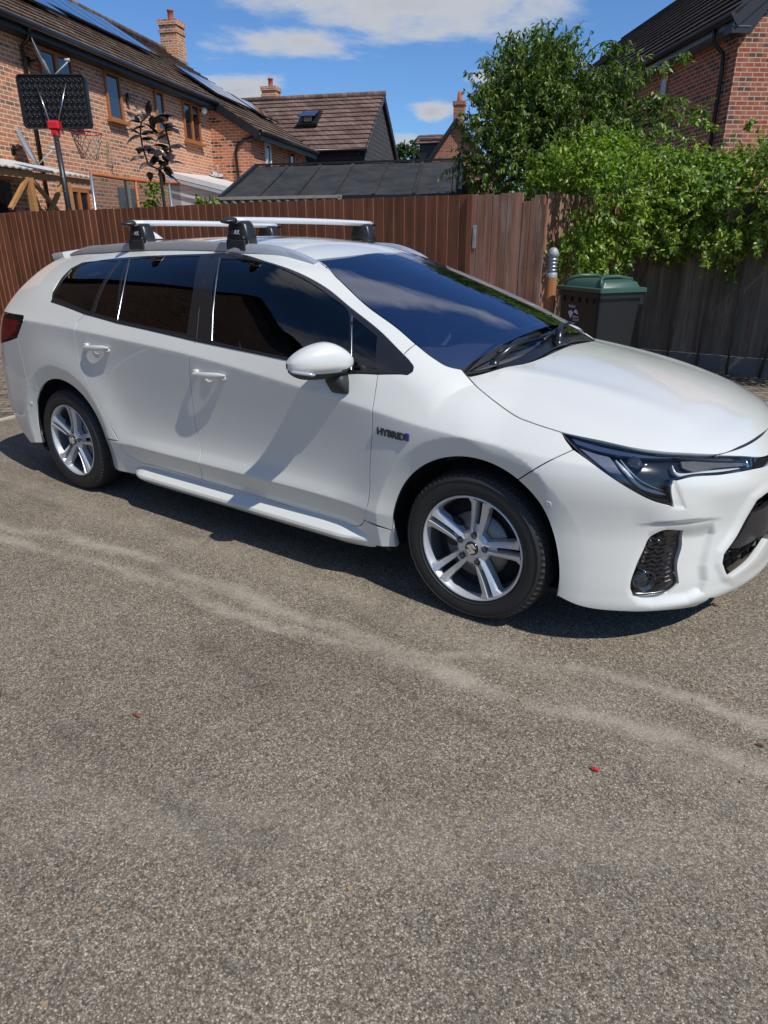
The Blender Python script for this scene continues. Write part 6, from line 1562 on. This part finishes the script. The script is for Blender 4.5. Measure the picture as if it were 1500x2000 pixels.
# basketball stand
D=10.2; p0=atd(135,412,D); p1=atd(104,236,D); hp=empty('basketball_hoop',(p0[0],p0[1],0)); tag(hp,'portable basketball stand with studded black backboard seen from behind, rising over the fence','basketball hoop')
PB=simple('black powder coated pole',(.022,.024,.028),.4,var=.1); dz=(p1-p0); k0=-p0[2]/dz[2]; foot=p0+dz*k0
P0=Vector(p0)-Vector((p0[0],p0[1],0)); dzv=Vector(dz); ft=P0+dzv*k0; top=P0+dzv
b=MB(); b.smooth=True; b.tube([ft,ft.lerp(top,.55),ft.lerp(top,.55)],.048,n=16); b.tube([ft.lerp(top,.52),top],.040,n=16); b.build('pole',PB,hp)
b=MB(); b.smooth=True; 
for t in (.60,.68,.75,.82,.90): q=ft.lerp(top,t); b.tube([q+Vector((-.045,-.03,0)),q+Vector((.045,-.03,0))],.007,n=6)
b.build('height_pins',CHROME,hp)
rr=Vector(CR); ff=Vector((CF[0],CF[1],0)).normalized(); 
bx0=Vector(atd(35,156,D)); bx1=Vector(atd(171,150,D)); bx2=Vector(atd(178,243,D)); bx3=Vector(atd(46,247,D)); org=Vector((p0[0],p0[1],0))
ux=((bx1-bx0)+(bx2-bx3)).normalized(); uz=((bx0-bx3)+(bx1-bx2)); wd=((bx1-bx0).length+(bx2-bx3).length)/2; ht=((bx0-bx3).length+(bx1-bx2).length)/2
# board stands upright: strip the lean
ux.z=0; ux.normalize(); uz=Vector((0,0,1)); cen=(bx0+bx1+bx2+bx3)/4-org; nb_=ux.cross(uz).normalized()
if nb_.dot(Vector(CAM)-org)<0: nb_=-nb_
BM4=Matrix((ux,uz,nb_)).transposed()
def bd(u,v,w): return cen+BM4@Vector((u,v,w))
BB=simple('black moulded backboard',(.014,.014,.015),.45,var=.15)
b=MB(); rad=.06; out=[]
for cx,cy,a0 in ((wd/2-rad,-ht/2+rad,-90),(wd/2-rad,ht/2-rad,0),(-wd/2+rad,ht/2-rad,90),(-wd/2+rad,-ht/2+rad,180)):
    for k in range(5): a=R(a0+22.5*k); out.append((cx+rad*math.cos(a),cy+rad*math.sin(a)))
n=len(out); rings=[(1,-.03),(1,.03),(.985,.04),(.955,.04),(.94,.012)]
vs=[];fs=[]
for s,w in rings: vs+=[bd(u*s,v*s,w) for u,v in out]
for i in range(len(rings)-1): fs+=[(i*n+j,i*n+(j+1)%n,(i+1)*n+(j+1)%n,(i+1)*n+j) for j in range(n)]
fs+=[tuple(range(n)),tuple((len(rings)-1)*n+j for j in range(n))]; b.add(vs,fs); b.smooth=True
for i in range(12):
    for j in range(7):
        u=-wd/2+.09+(wd-.18)*i/11; v=-ht/2+.08+(ht-.16)*j/6
        # open-topped pockets: short tubes with a bright lower lip
        c=bd(u,v,.014); q=[]; vs=[]
        for r_,w in ((.030,0),(.026,.020),(.019,.020),(.016,.002)):
            for k in range(10): a=2*math.pi*k/10; vs.append(c+BM4@Vector((r_*math.cos(a),r_*math.sin(a),w)))
        b.add(vs,[(m_*10+k,m_*10+(k+1)%10,(m_+1)*10+(k+1)%10,(m_+1)*10+k) for m_ in range(3) for k in range(10)])
b.build('backboard',BB,hp)
sh0=bd(-.22,.22,.05);sh1=bd(.22,.22,.05); cn=bd(0,-ht/2+.02,.16)
b=MB(); b.smooth=True; b.tube([sh0,cn+ux*-.05],.012,n=8); b.build('strut',CHROME,hp); b=MB(); b.smooth=True; b.tube([sh1,cn+ux*.05],.012,n=8); b.build('strut',CHROME,hp)
RED=simple('red painted steel',(.60,.015,.02),.35,var=.1)
b=MB(); M3=BM4; b.box(tuple(cn),(.17,.12,.15),M=M3,bev=.02); b.box(tuple(cn-Vector((0,0,.10))),(.10,.10,.12),M=M3,bev=.015); b.build('bracket',RED,hp)
rc=bd(.28,-ht/2-.02,-.32); ring_=[rc+ux*(.225*math.cos(a))+nb_*(.225*math.sin(a)) for a in np.linspace(0,2*math.pi,40,endpoint=False)]
b=MB(); b.smooth=True; b.tube(ring_,.009,n=8,closed=True); b.tube([rc+nb_*.225,bd(.2,-ht/2+.04,-.03)],.012,n=6); b.tube([rc+nb_*.225-ux*.1,bd(.0,-ht/2+.04,-.03)],.012,n=6); b.build('rim',RED,hp)
b=MB(); b.smooth=True; NP=12
for k in range(NP):
    for s in (1,-1):
        pts=[]
        for t in np.linspace(0,1,7):
            a=2*math.pi*(k/NP)+s*t*math.pi/3.0*1.2; r_=.225-.10*t; pts.append(rc+ux*r_*math.cos(a)+nb_*r_*math.sin(a)-Vector((0,0,.36*t)))
        b.tube(pts,.005,n=5)
b.build('net',simple('dirty cream net cord',(.42,.34,.24),.9,var=.3),hp)
b=MB(); b.box((ft.x,ft.y,.08),(.75,.5,.16),bev=.05); b.build('base_tank',PB,hp)
# netted play frame
D=11.2; n0=atd(178,345,D-.6); n1=atd(350,357,D+1.2); nf=empty('netted_frame',(n0[0],n0[1],0)); tag(nf,'netted garden frame with orange padded top rail and dark netting, behind the fence','play frame')
o0=Vector((n0[0],n0[1],0)); A_n=Vector(n0)-o0; B_n=Vector(n1)-o0; A_n.z=B_n.z=(A_n.z+B_n.z)/2+.02
ORG=simple('orange foam sleeve',(.42,.12,.03),.6,var=.15)
b=MB(); b.smooth=True; b.tube([A_n.lerp(B_n,t)+Vector((0,0,-.03*math.sin(math.pi*t))) for t in np.linspace(0,1,12)],.028,n=10); b.build('top_rail',ORG,nf)
for t,mt,dx in ((.0,simple('grey steel pole',(.30,.33,.36),.3,metal=.6,var=.1),-.06),(.46,ORG,.0),(.86,bpy.data.materials['grey steel pole'],.10)):
    q=A_n.lerp(B_n,t); b=MB(); b.smooth=True; b.tube([q,Vector((q.x+dx,q.y,0))],.024,n=10); b.build('pole',mt,nf)
NET=Mat('dark netting'); t_=NET.t; tr_=NET.n('ShaderNodeBsdfTransparent'); mx_=NET.n('ShaderNodeMixShader'); mx_.inputs[0].default_value=.52; NET.set(Base_Color=(.02,.022,.025),Roughness=.9); NET.l(tr_.outputs[0],mx_.inputs[1]); NET.l(NET.b.outputs[0],mx_.inputs[2]); NET.l(mx_.outputs[0],t_.nodes['Material Output'].inputs[0]); NET=NET.m
b=MB(); n=20; vs=[]; back=Vector((-.39,.92,0))*1.9
path=[A_n.lerp(B_n,t) for t in np.linspace(0,1,n)]
for q in path: vs+=[(q.x,q.y,q.z-.03),(q.x,q.y,.3)]
b.add(vs,[(2*i,2*i+1,2*i+3,2*i+2) for i in range(len(path)-1)]); b.build('netting',NET,nf)
# garden chair behind the net
D=12.4; c0=Vector(atd(225,398,D)); gc=empty('garden_chair',(c0.x,c0.y,0),R(-30)); tag(gc,'pale timber garden chair glimpsed through the dark netting','chair')
b=MB(); z=c0.z-.25; b.box((0,0,z),(.55,.5,.05)); b.build('seat',TR,gc); b=MB(); b.box((-.05,.25,z+.38),(.42,.05,.62)); b.build('backrest',TR,gc)
for sx in(-1,1):
    for sy_ in(-1,1): b=MB(); b.box((sx*.25,sy_*.22,z/2),(.05,.05,z)); b.build('leg',TR,gc)
# metal leaf spinner
D=9.3; q0=Vector(atd(322,408,D)); q1=Vector(atd(312,332,D)); sc_=empty('metal_leaf_sculpture',(q0.x,q0.y,0)); tag(sc_,'dark metal garden spinner of curled leaves on a pole, centre left above the fence','sculpture')
oo=Vector((q0.x,q0.y,0)); STEEL=Mat('burnished dark steel'); v=STEEL.coord(); STEEL.set(Base_Color=STEEL.mix(STEEL.noise(v,9,4),(.022,.018,.015),(.16,.135,.115)),Metallic=.8,Roughness=STEEL.math('MULTIPLY_ADD',STEEL.noise(v,20,3),.3,.2)); STEEL=STEEL.m
dv=(q1-q0); bt=q0-oo-dv*((q0.z)/dv.z); b=MB(); b.smooth=True; b.tube([bt,q1-oo],.022,n=10); b.build('pole',STEEL,sc_)
def S(px,py,dd=0): return Vector(atd(px,py,D+dd))-oo
ringpts=[(312,332),(290,322),(279,290),(274,262),(276,238),(290,225),(310,232),(322,248),(328,270),(333,292),(331,312),(322,326)]
b=MB(); b.smooth=True; b.tube([S(x,y,.05*math.sin(i)) for i,(x,y) in enumerate(ringpts)],.012,n=8,closed=True); b.build('ring_stem',STEEL,sc_)
leaves=[((290,225),(291,198)),((282,236),(264,208)),((273,240),(248,220)),((296,226),(300,255)),((300,240),(336,228)),((322,252),(345,250)),((322,256),(348,262)),((276,262),(250,280)),((276,272),(302,276)),((310,262),(286,245)),((300,262),(322,270)),((329,288),(301,285)),((331,288),(361,292)),((282,305),(256,315)),((288,292),(285,292)),((290,296),(318,304)),((320,300),(328,322)),((332,318),(358,322)),((292,335),(294,352)),((318,325),(336,340)),((322,338),(340,352)),((300,318),(275,330)),((330,300),(335,318)),((310,266),(328,255)),((302,300),(286,290)),((310,330),(326,318)),((284,245),(262,256)),((325,262),(310,275)),((298,322),(312,300))]
rl=random.Random(5)
for _k in range(16):
    i=rl.randrange(len(ringpts)); a=ringpts[i]; th_=rl.uniform(0,6.28); leaves.append((a,(a[0]+rl.uniform(14,30)*math.cos(th_),a[1]+rl.uniform(6,16)*math.sin(th_))))
for (a,c) in leaves:
    A_=S(*a,rl.uniform(-.12,.12)); B_=S(*c,rl.uniform(-.2,.2)); d=(B_-A_); L=d.length; 
    if L<.04: continue
    d.normalize(); L=max(L*1.15,.23); up=Vector((rl.uniform(-.6,.6),rl.uniform(-.6,.6),1)); x=d.cross(up).normalized(); n_=x.cross(d).normalized(); m_=12; vs=[]
    for i in range(m_+1):
        t=i/m_; w=L*.22*math.sin(math.pi*min(1,t*1.02)**.75)*(1-.25*(i%2)*(t>.3)); cur=L*.16*math.sin(math.pi*t); p=A_+d*(L*t)+n_*cur
        vs+=[p-x*w-n_*(w*.4),p,p+x*w-n_*(w*.4)]
    b=MB(); b.add(vs,[(i*3+j,i*3+j+1,i*3+4+j,i*3+3+j) for i in range(m_) for j in range(2)]); o=b.build('metal_leaf',STEEL,sc_,fix=False); s2_=o.modifiers.new('s','SOLIDIFY'); s2_.thickness=.004
# dwelling facing the car from behind the photographer (mirrored in the car windows)
BH=empty('brick_house',(-10.4,-5.35,0),R(25)); tag(BH,'brick house with dark tiled roof behind the photographer, mirrored in the car windows','house')
mb=MB(); mb.prism([(-4.2,0),(4.2,0),(4.2,4.4),(0,7.6),(-4.2,4.4)],-9.0,3.0,plane='YZ'); mb.build('wall',brick_mat('brown brick darkened as shade',(.085,.036,.022),(.115,.052,.032),(.045,.03,.024),(.12,.10,.08)),BH)  # brick colour lowered to stand for shade on the wall facing the car
mb=MB(); roof_plane(mb,(-9.3,4.6,4.25),(3.3,4.6,4.25),(3.3,0,7.75),(-9.3,0,7.75)); roof_plane(mb,(-9.3,-4.6,4.25),(3.3,-4.6,4.25),(3.3,0,7.75),(-9.3,0,7.75)); mb.build('roof',TILE_D,BH)
for x in (-6.5,-2.5,1.0):
    mb=MB(); mb.box((x,4.22,1.6),(1.3,.06,1.2)); w=mb.build('window',OAK,BH); mb=MB(); mb.box((x,4.26,1.6),(1.1,.02,1.0)); mb.build('pane',WGL,w)
# ================================================================ foliage
def leaf_mat(name,c0,c1,c2,trans=.35,rough=.42):
    M=Mat(name); ri=M.n('ShaderNodeNewGeometry').outputs['Random Per Island']; c=M.ramp(ri,[(0,c0),(.55,c1),(.93,c2),(1,(min(1,c2[0]*1.7),c2[1]*1.25,c2[2]))])
    M.set(Base_Color=c,Roughness=rough,Specular_IOR_Level=.55)
    tr=M.n('ShaderNodeBsdfTranslucent'); M.l(M.mix(1,c,(1.3,1.5,.5),'MULTIPLY'),tr.inputs[0]); mx=M.n('ShaderNodeMixShader'); mx.inputs[0].default_value=trans; M.l(M.b.outputs[0],mx.inputs[1]); M.l(tr.outputs[0],mx.inputs[2]); M.l(mx.outputs[0],M.t.nodes['Material Output'].inputs[0]); return M.m
def leaf_mesh(name,C,Dr,Nr,L,W,mat,parent,fold=.25,curl=.15):
    n=len(C); Dr=Dr/np.linalg.norm(Dr,axis=1,keepdims=True); X=np.cross(Dr,Nr); X/=np.linalg.norm(X,axis=1,keepdims=True)+1e-9; N=np.cross(X,Dr)
    L=L[:,None]; W=W[:,None]
    v=np.stack([C, C+Dr*L*.30-X*W*.5+N*W*fold*.5, C+Dr*L*.34-N*L*.0, C+Dr*L*.30+X*W*.5+N*W*fold*.5, C+Dr*L*.68-X*W*.38-N*L*curl*.4, C+Dr*L*.68+X*W*.38-N*L*curl*.4, C+Dr*L-N*L*curl],1).reshape(-1,3)
    base=np.array([[0,1,2,-1],[0,2,3,-1],[1,4,2,-1],[2,5,3,-1],[2,4,6,-1],[2,6,5,-1]])[:,:3]
    F=(base[None]+np.arange(n)[:,None,None]*7).reshape(-1,3)
    me=bpy.data.meshes.new(name); me.vertices.add(len(v)); me.vertices.foreach_set('co',v.ravel()); me.loops.add(F.size); me.loops.foreach_set('vertex_index',F.ravel().astype(np.int32)); me.polygons.add(len(F)); me.polygons.foreach_set('loop_start',np.arange(0,F.size,3,dtype=np.int32)); me.polygons.foreach_set('loop_total',np.full(len(F),3,dtype=np.int32)); me.update(calc_edges=True); me.validate()
    me.materials.append(mat); o=bpy.data.objects.new(name,me); COL.objects.link(o)
    if parent: o.parent=parent
    return o
rg=np.random.RandomState(11)
def unit(n): v=rg.normal(size=(n,3)); return v/np.linalg.norm(v,axis=1,keepdims=True)
def branch(p,d,L,n,droop,wig,rs):
    pts=[Vector(p)]; d=Vector(d).normalized()
    for i in range(n):
        d=(d+Vector((rs.uniform(-wig,wig),rs.uniform(-wig,wig),rs.uniform(-wig,wig)-droop))).normalized(); pts.append(pts[-1]+d*(L/n))
    return pts
BARK=simple('grey brown bark',(.085,.065,.05),.9,var=.35,vscale=30,bump=.6,bscale=80)
def make_tree(name,pos,label,mat,crowns,trunk_h,nshoots,leaf=(.085,.026),seed=1,per=26,cat='tree',group=None,shoot=.38,twigs=True,droopd=.10,inner=.25):
    rs=random.Random(seed); root=empty(name,tuple(pos)); tag(root,label,cat,group)
    b=MB(); b.smooth=True; b.tube([(0,0,0),(.03,.02,trunk_h*.5),(0,0,trunk_h)],[.11,.09,.07],n=10)
    for c,r in crowns:
        e=Vector(c); m_=(Vector((0,0,trunk_h))+e)/2+Vector((rs.uniform(-.1,.1),rs.uniform(-.1,.1),.1)); b.tube([(0,0,trunk_h*.8),m_,e,e+Vector((0,0,r[2]*.5))],[.06,.04,.025,.008],n=7)
    b.build('trunk',BARK,root)
    w=np.array([r[0]*r[1]*r[2] for c,r in crowns])**.75; w/=w.sum(); C=[];D=[];tw=MB(); 
    for k in range(nshoots):
        i=rg.choice(len(crowns),p=w); c,r=crowns[i]; u=unit(1)[0]; rad=rs.uniform(inner,1)**.5 if rs.random()<.8 else rs.uniform(.3,1.12)
        p=np.array(c)+u*np.array(r)*rad; d=u*.8+np.array([rs.uniform(-.4,.4),rs.uniform(-.4,.4),rs.uniform(.0,.75)]); L=shoot*rs.uniform(.6,1.4)
        pts=branch(p,d,L,5,droopd,.22,rs)
        if twigs and k%2==0: tw.tube(pts,[.006,.005,.004,.003,.003,.002],n=3,cap=False)
        P=np.array([tuple(q) for q in pts]); t=rg.uniform(0,5,per); a=t.astype(int).clip(0,4); f=(t-a)[:,None]; q=P[a]*(1-f)+P[a+1]*f; dd=P[a+1]-P[a]; dd/=np.linalg.norm(dd,axis=1,keepdims=True)
        sd=unit(per); l=dd*.45+sd*.8+np.array([0,0,-.55]); C.append(q); D.append(l)
    C=np.concatenate(C);D=np.concatenate(D); n=len(C); Nn=unit(n)*.7+np.array([0,0,1.]); L=leaf[0]*rg.uniform(.6,1.2,n); W=leaf[1]*rg.uniform(.8,1.2,n)
    cr=leaf_mesh('crown',C,D,Nn,L,W,mat,root); 
    if tw.v: tw.build('twigs',BARK,cr,fix=False)
    return root
LT=leaf_mat('tree leaves',(.045,.082,.014),(.095,.160,.026),(.19,.26,.05),trans=.32)
LI=leaf_mat('climber leaves',(.075,.132,.013),(.150,.240,.021),(.27,.37,.045),trans=.36)
LF=leaf_mat('far foliage',(.030,.060,.018),(.050,.095,.026),(.080,.13,.035),trans=.25)
TP=np.array([-2.75,6.25,0.])
def rel(px,py,D,base): return tuple(atd(px,py,D)-base)
D0=8.6
def cr(px,py,rx,rz,D=D0,ry=None):
    k=D/FPX; return (rel(px,py,D,TP),(rx*k,(ry or rx)*k,rz*k))
make_tree('leafy_tree',TP,'large drooping leafed green tree behind the fence between barn and right hand house',LT,
  [cr(1040,165,80,62),cr(1010,235,80,70),cr(1110,240,80,78),cr(960,320,45,50),cr(1010,330,70,55),cr(1120,330,90,60),cr(1180,205,38,28,8.4),cr(1215,270,50,60,8.6),cr(1050,118,32,24),cr(1050,195,80,75,9.2)],
  1.6,1500,leaf=(.072,.023),seed=4,per=32,shoot=.34,inner=.12)
# the long shoots reaching out to the right and left
rs=random.Random(9); shoots=[((1150,160),(1245,85)),((1160,180),(1235,150)),((1190,200),(1335,105)),((1200,190),(1290,130)),((1210,230),(1300,185)),((1215,250),(1330,190)),((1220,280),(1375,212)),((1220,300),(1320,250)),((1130,130),(1205,80)),((975,160),(930,190)),((965,200),(925,245)),((1200,160),(1260,110)),((1000,120),(990,80)),((1040,100),(1052,70)),((1090,110),(1110,90)),((960,260),(920,275)),((1160,140),(1215,130)),((1240,220),(1310,215)),((1230,310),(1330,290))]
C=[];D=[];tw=MB()
for a,c in shoots:
    A_=np.array(rel(*a,8.4,TP)); B_=np.array(rel(*c,8.1,TP)); n=7
    pts=[A_*(1-t)+B_*t+np.array([0,0,.10*math.sin(math.pi*t)]) for t in np.linspace(0,1,n)]; tw.tube(pts,[.011,.009,.008,.006,.005,.004,.003],n=4,cap=False)
    L_=np.linalg.norm(B_-A_)
    for k in range(int(L_*16)+3):
        t=rs.random()**.8*.98; i=min(int(t*(n-1)),n-2); p=pts[i]+(pts[i+1]-pts[i])*(t*(n-1)-i); d=(pts[i+1]-pts[i]); d/=np.linalg.norm(d); dd=unit(1)[0]*.5+d*.5+np.array([0,0,-.2]); sub=branch(p,dd,.16,4,.15,.2,rs)
        P=np.array([tuple(q) for q in sub]); m_=9; tt=rg.uniform(0,4,m_); ai=tt.astype(int).clip(0,3); f=(tt-ai)[:,None]; C.append(P[ai]*(1-f)+P[ai+1]*f); D.append(unit(m_)*.7+np.array([0,0,-.6])+d*.3)
C=np.concatenate(C);D=np.concatenate(D); n=len(C)
tree=[o for o in scene.objects if o.name=='leafy_tree'][0]
o=leaf_mesh('crown',C,D,unit(n)*.7+np.array([0,0,1.]),.085*rg.uniform(.7,1.2,n),.027*rg.uniform(.8,1.2,n),LT,tree); tw.build('twigs',BARK,o,fix=False)
# ---- climber over the right hand fence
iv=empty('climbing_shrub',(-.2,5.3,0)); tag(iv,'dense bright green climber hanging over the fence above the wheelie bin','climber'); IB=np.array([-.2,5.3,0])
path=np.array([(-1.42,3.22),(-1.45,4.3),(-1.2,5.25),(-.5,5.45),(.3,5.45),(1.3,5.4),(2.6,5.4),(3.6,5.4)])
def at_path(t):
    t=t*(len(path)-1); i=t.astype(int).clip(0,len(path)-2); f=(t-i)[:,None]; return path[i]*(1-f)+path[i+1]*f, (path[i+1]-path[i])
def ivy_pts(n,k=1.0):
    t=rg.uniform(0,1,n)**1.0; c,tn=at_path(t); tn/=np.linalg.norm(tn,axis=1,keepdims=True); nr=np.stack([tn[:,1],-tn[:,0]],1)   # towards the yard
    a=rg.uniform(-math.pi*.62,math.pi*.95,n)   # angle in the section: 0 = towards the yard, pi/2 = up
    lump=.16*np.sin(t*31+1)*np.sin(a*2.3+t*9)+.10*np.sin(t*67+2)*np.cos(a*4)+.07*np.sin(t*120+a*7)
    ends=np.minimum(1,np.minimum(t/.06,1)); 
    hz=(.40+.07*np.sin(t*13+.5)+.05*np.sin(t*41))*(.70+.30*ends); hy=(.60+.08*np.sin(t*19))*(.45+.55*np.minimum(1,t/.2))
    r=k*(1+lump); z=1.81-.16*np.maximum(0,1-t/.22)+.03*np.sin(t*9)+hz*r*np.sin(a); d=hy*r*np.cos(a)
    # lower front hangs unevenly
    low=np.sin(a)<-.3; z=np.where(low,z-.10*np.abs(np.sin(t*23+.6))-.10*np.maximum(0,np.sin(t*57)),z)
    P=np.concatenate([c+nr*d[:,None],z[:,None]],1); out=np.concatenate([nr*np.cos(a)[:,None],np.sin(a)[:,None]],1); return P,out,t
C=[];D=[];N=[]
P,O,t=ivy_pts(5200); rad=rg.uniform(.55,1.08,len(P))
P2,_,_2=(P,O,t)
rs=random.Random(21); tw=MB()
gapn=np.sin(P[:,0]*5.1+P[:,2]*4.3)*np.sin(P[:,0]*9.7-P[:,2]*8.1+1)+.6*np.sin(P[:,1]*11+P[:,2]*13)
for k in range(len(P)):
    if gapn[k]<-.35 and rs.random()<.72: rad[k]*=.62
    c2,_t=at_path(np.array([t[k]])); cen=np.array([c2[0,0],c2[0,1],1.86]); p=cen+(P[k]-cen)*rad[k]
    d=O[k]*.7+np.array([rs.uniform(-.5,.5),rs.uniform(-.5,.5),rs.uniform(-.35,.55)]); sub=branch(p-IB,d,rs.uniform(.10,.26),3,.18,.3,rs)
    if k%7==0: tw.tube(sub,.003,n=3,cap=False)
    Q=np.array([tuple(q) for q in sub]); m_=13; tt=rg.uniform(0,3,m_); ai=tt.astype(int).clip(0,2); f=(tt-ai)[:,None]; C.append(Q[ai]*(1-f)+Q[ai+1]*f); D.append(unit(m_)*.8+O[k]*.4+np.array([0,0,-.45])); N.append(unit(m_)*.6+O[k]*.6+np.array([0,0,.6]))
# hanging strands and stray shoots
st=[((1060,420),(1048,500)),((1075,430),(1062,470)),((1130,440),(1120,480)),((1375,470),(1380,520)),((1480,450),(1478,500)),((1320,450),(1318,490)),((1240,440),(1236,470)),((1440,455),(1438,480)),((1090,450),(1085,485)),((1380,250),(1350,228)),((1400,250),(1372,235)),((1300,262),(1290,240)),((1460,250),(1470,235)),((1180,262),(1170,250))]
for a,c in st:
    A_=atd(*a,6.5)-IB; B_=atd(*c,6.4)-IB; n=6; pts=[A_*(1-q)+B_*q+np.array([rs.uniform(-.02,.02),0,0]) for q in np.linspace(0,1,n)]; tw.tube(pts,.003,n=3,cap=False)
    for q in range(16):
        f=rs.random(); p=A_*(1-f)+B_*f; m_=4; C.append(p+unit(m_)*.02); D.append(unit(m_)*.8+np.array([0,0,-.5])); N.append(unit(m_)*.6+np.array([0,-.5,.6]))
C=np.concatenate(C);D=np.concatenate(D);N=np.concatenate(N);n=len(C); print('ivy leaves',n)
o=leaf_mesh('foliage',C,D,N,n and .047*rg.uniform(.5,1.4,n),.024*rg.uniform(.8,1.25,n),LI,iv,fold=.3); tw.build('twigs',BARK,iv,fix=False)
b=MB(); b.smooth=True; rs=random.Random(2)
for k in range(16):
    x=-1.5+k*.33; b.tube([(x-IB[0],5.42-IB[1],.0),(x+rs.uniform(-.1,.1)-IB[0],5.40-IB[1],.9),(x+rs.uniform(-.2,.2)-IB[0],5.40-IB[1],1.7),(x+rs.uniform(-.3,.3)-IB[0],5.2-IB[1],2.2)],[.015,.012,.009,.005],n=5)
b.build('stems',BARK,iv)
# ---- far clump and garden plants
fp=atd(805,330,52); make_tree('distant_tree',(fp[0],fp[1],0),'small distant green tree low between the barn and the far house',LF,[((0,0,7.2),(1.3,1.3,1.1)),((-1.2,0,6.8),(1.1,1,1)),((1.2,0,6.6),(1.2,1,1.1))],5.2,260,leaf=(.30,.16),seed=6,per=16,shoot=.5,twigs=False)
def plant(px,py,D,w,h,label,n,name='garden_shrub'):
    p=atd(px,py,D); k=D/FPX; z=float(p[2]); make_tree(name,(p[0],p[1],0),label,LI,[((0,0,z),(w*k,w*k,h*k))],z*.8,n,leaf=(.07,.035),seed=int(px),per=14,cat='shrub',shoot=.15,twigs=False)
plant(302,392,10.8,14,22,'small green shrub seen through the netting left of the grey pole',40)
plant(407,402,9.6,11,6,'bright green sprig at the left end of the trellis',26)
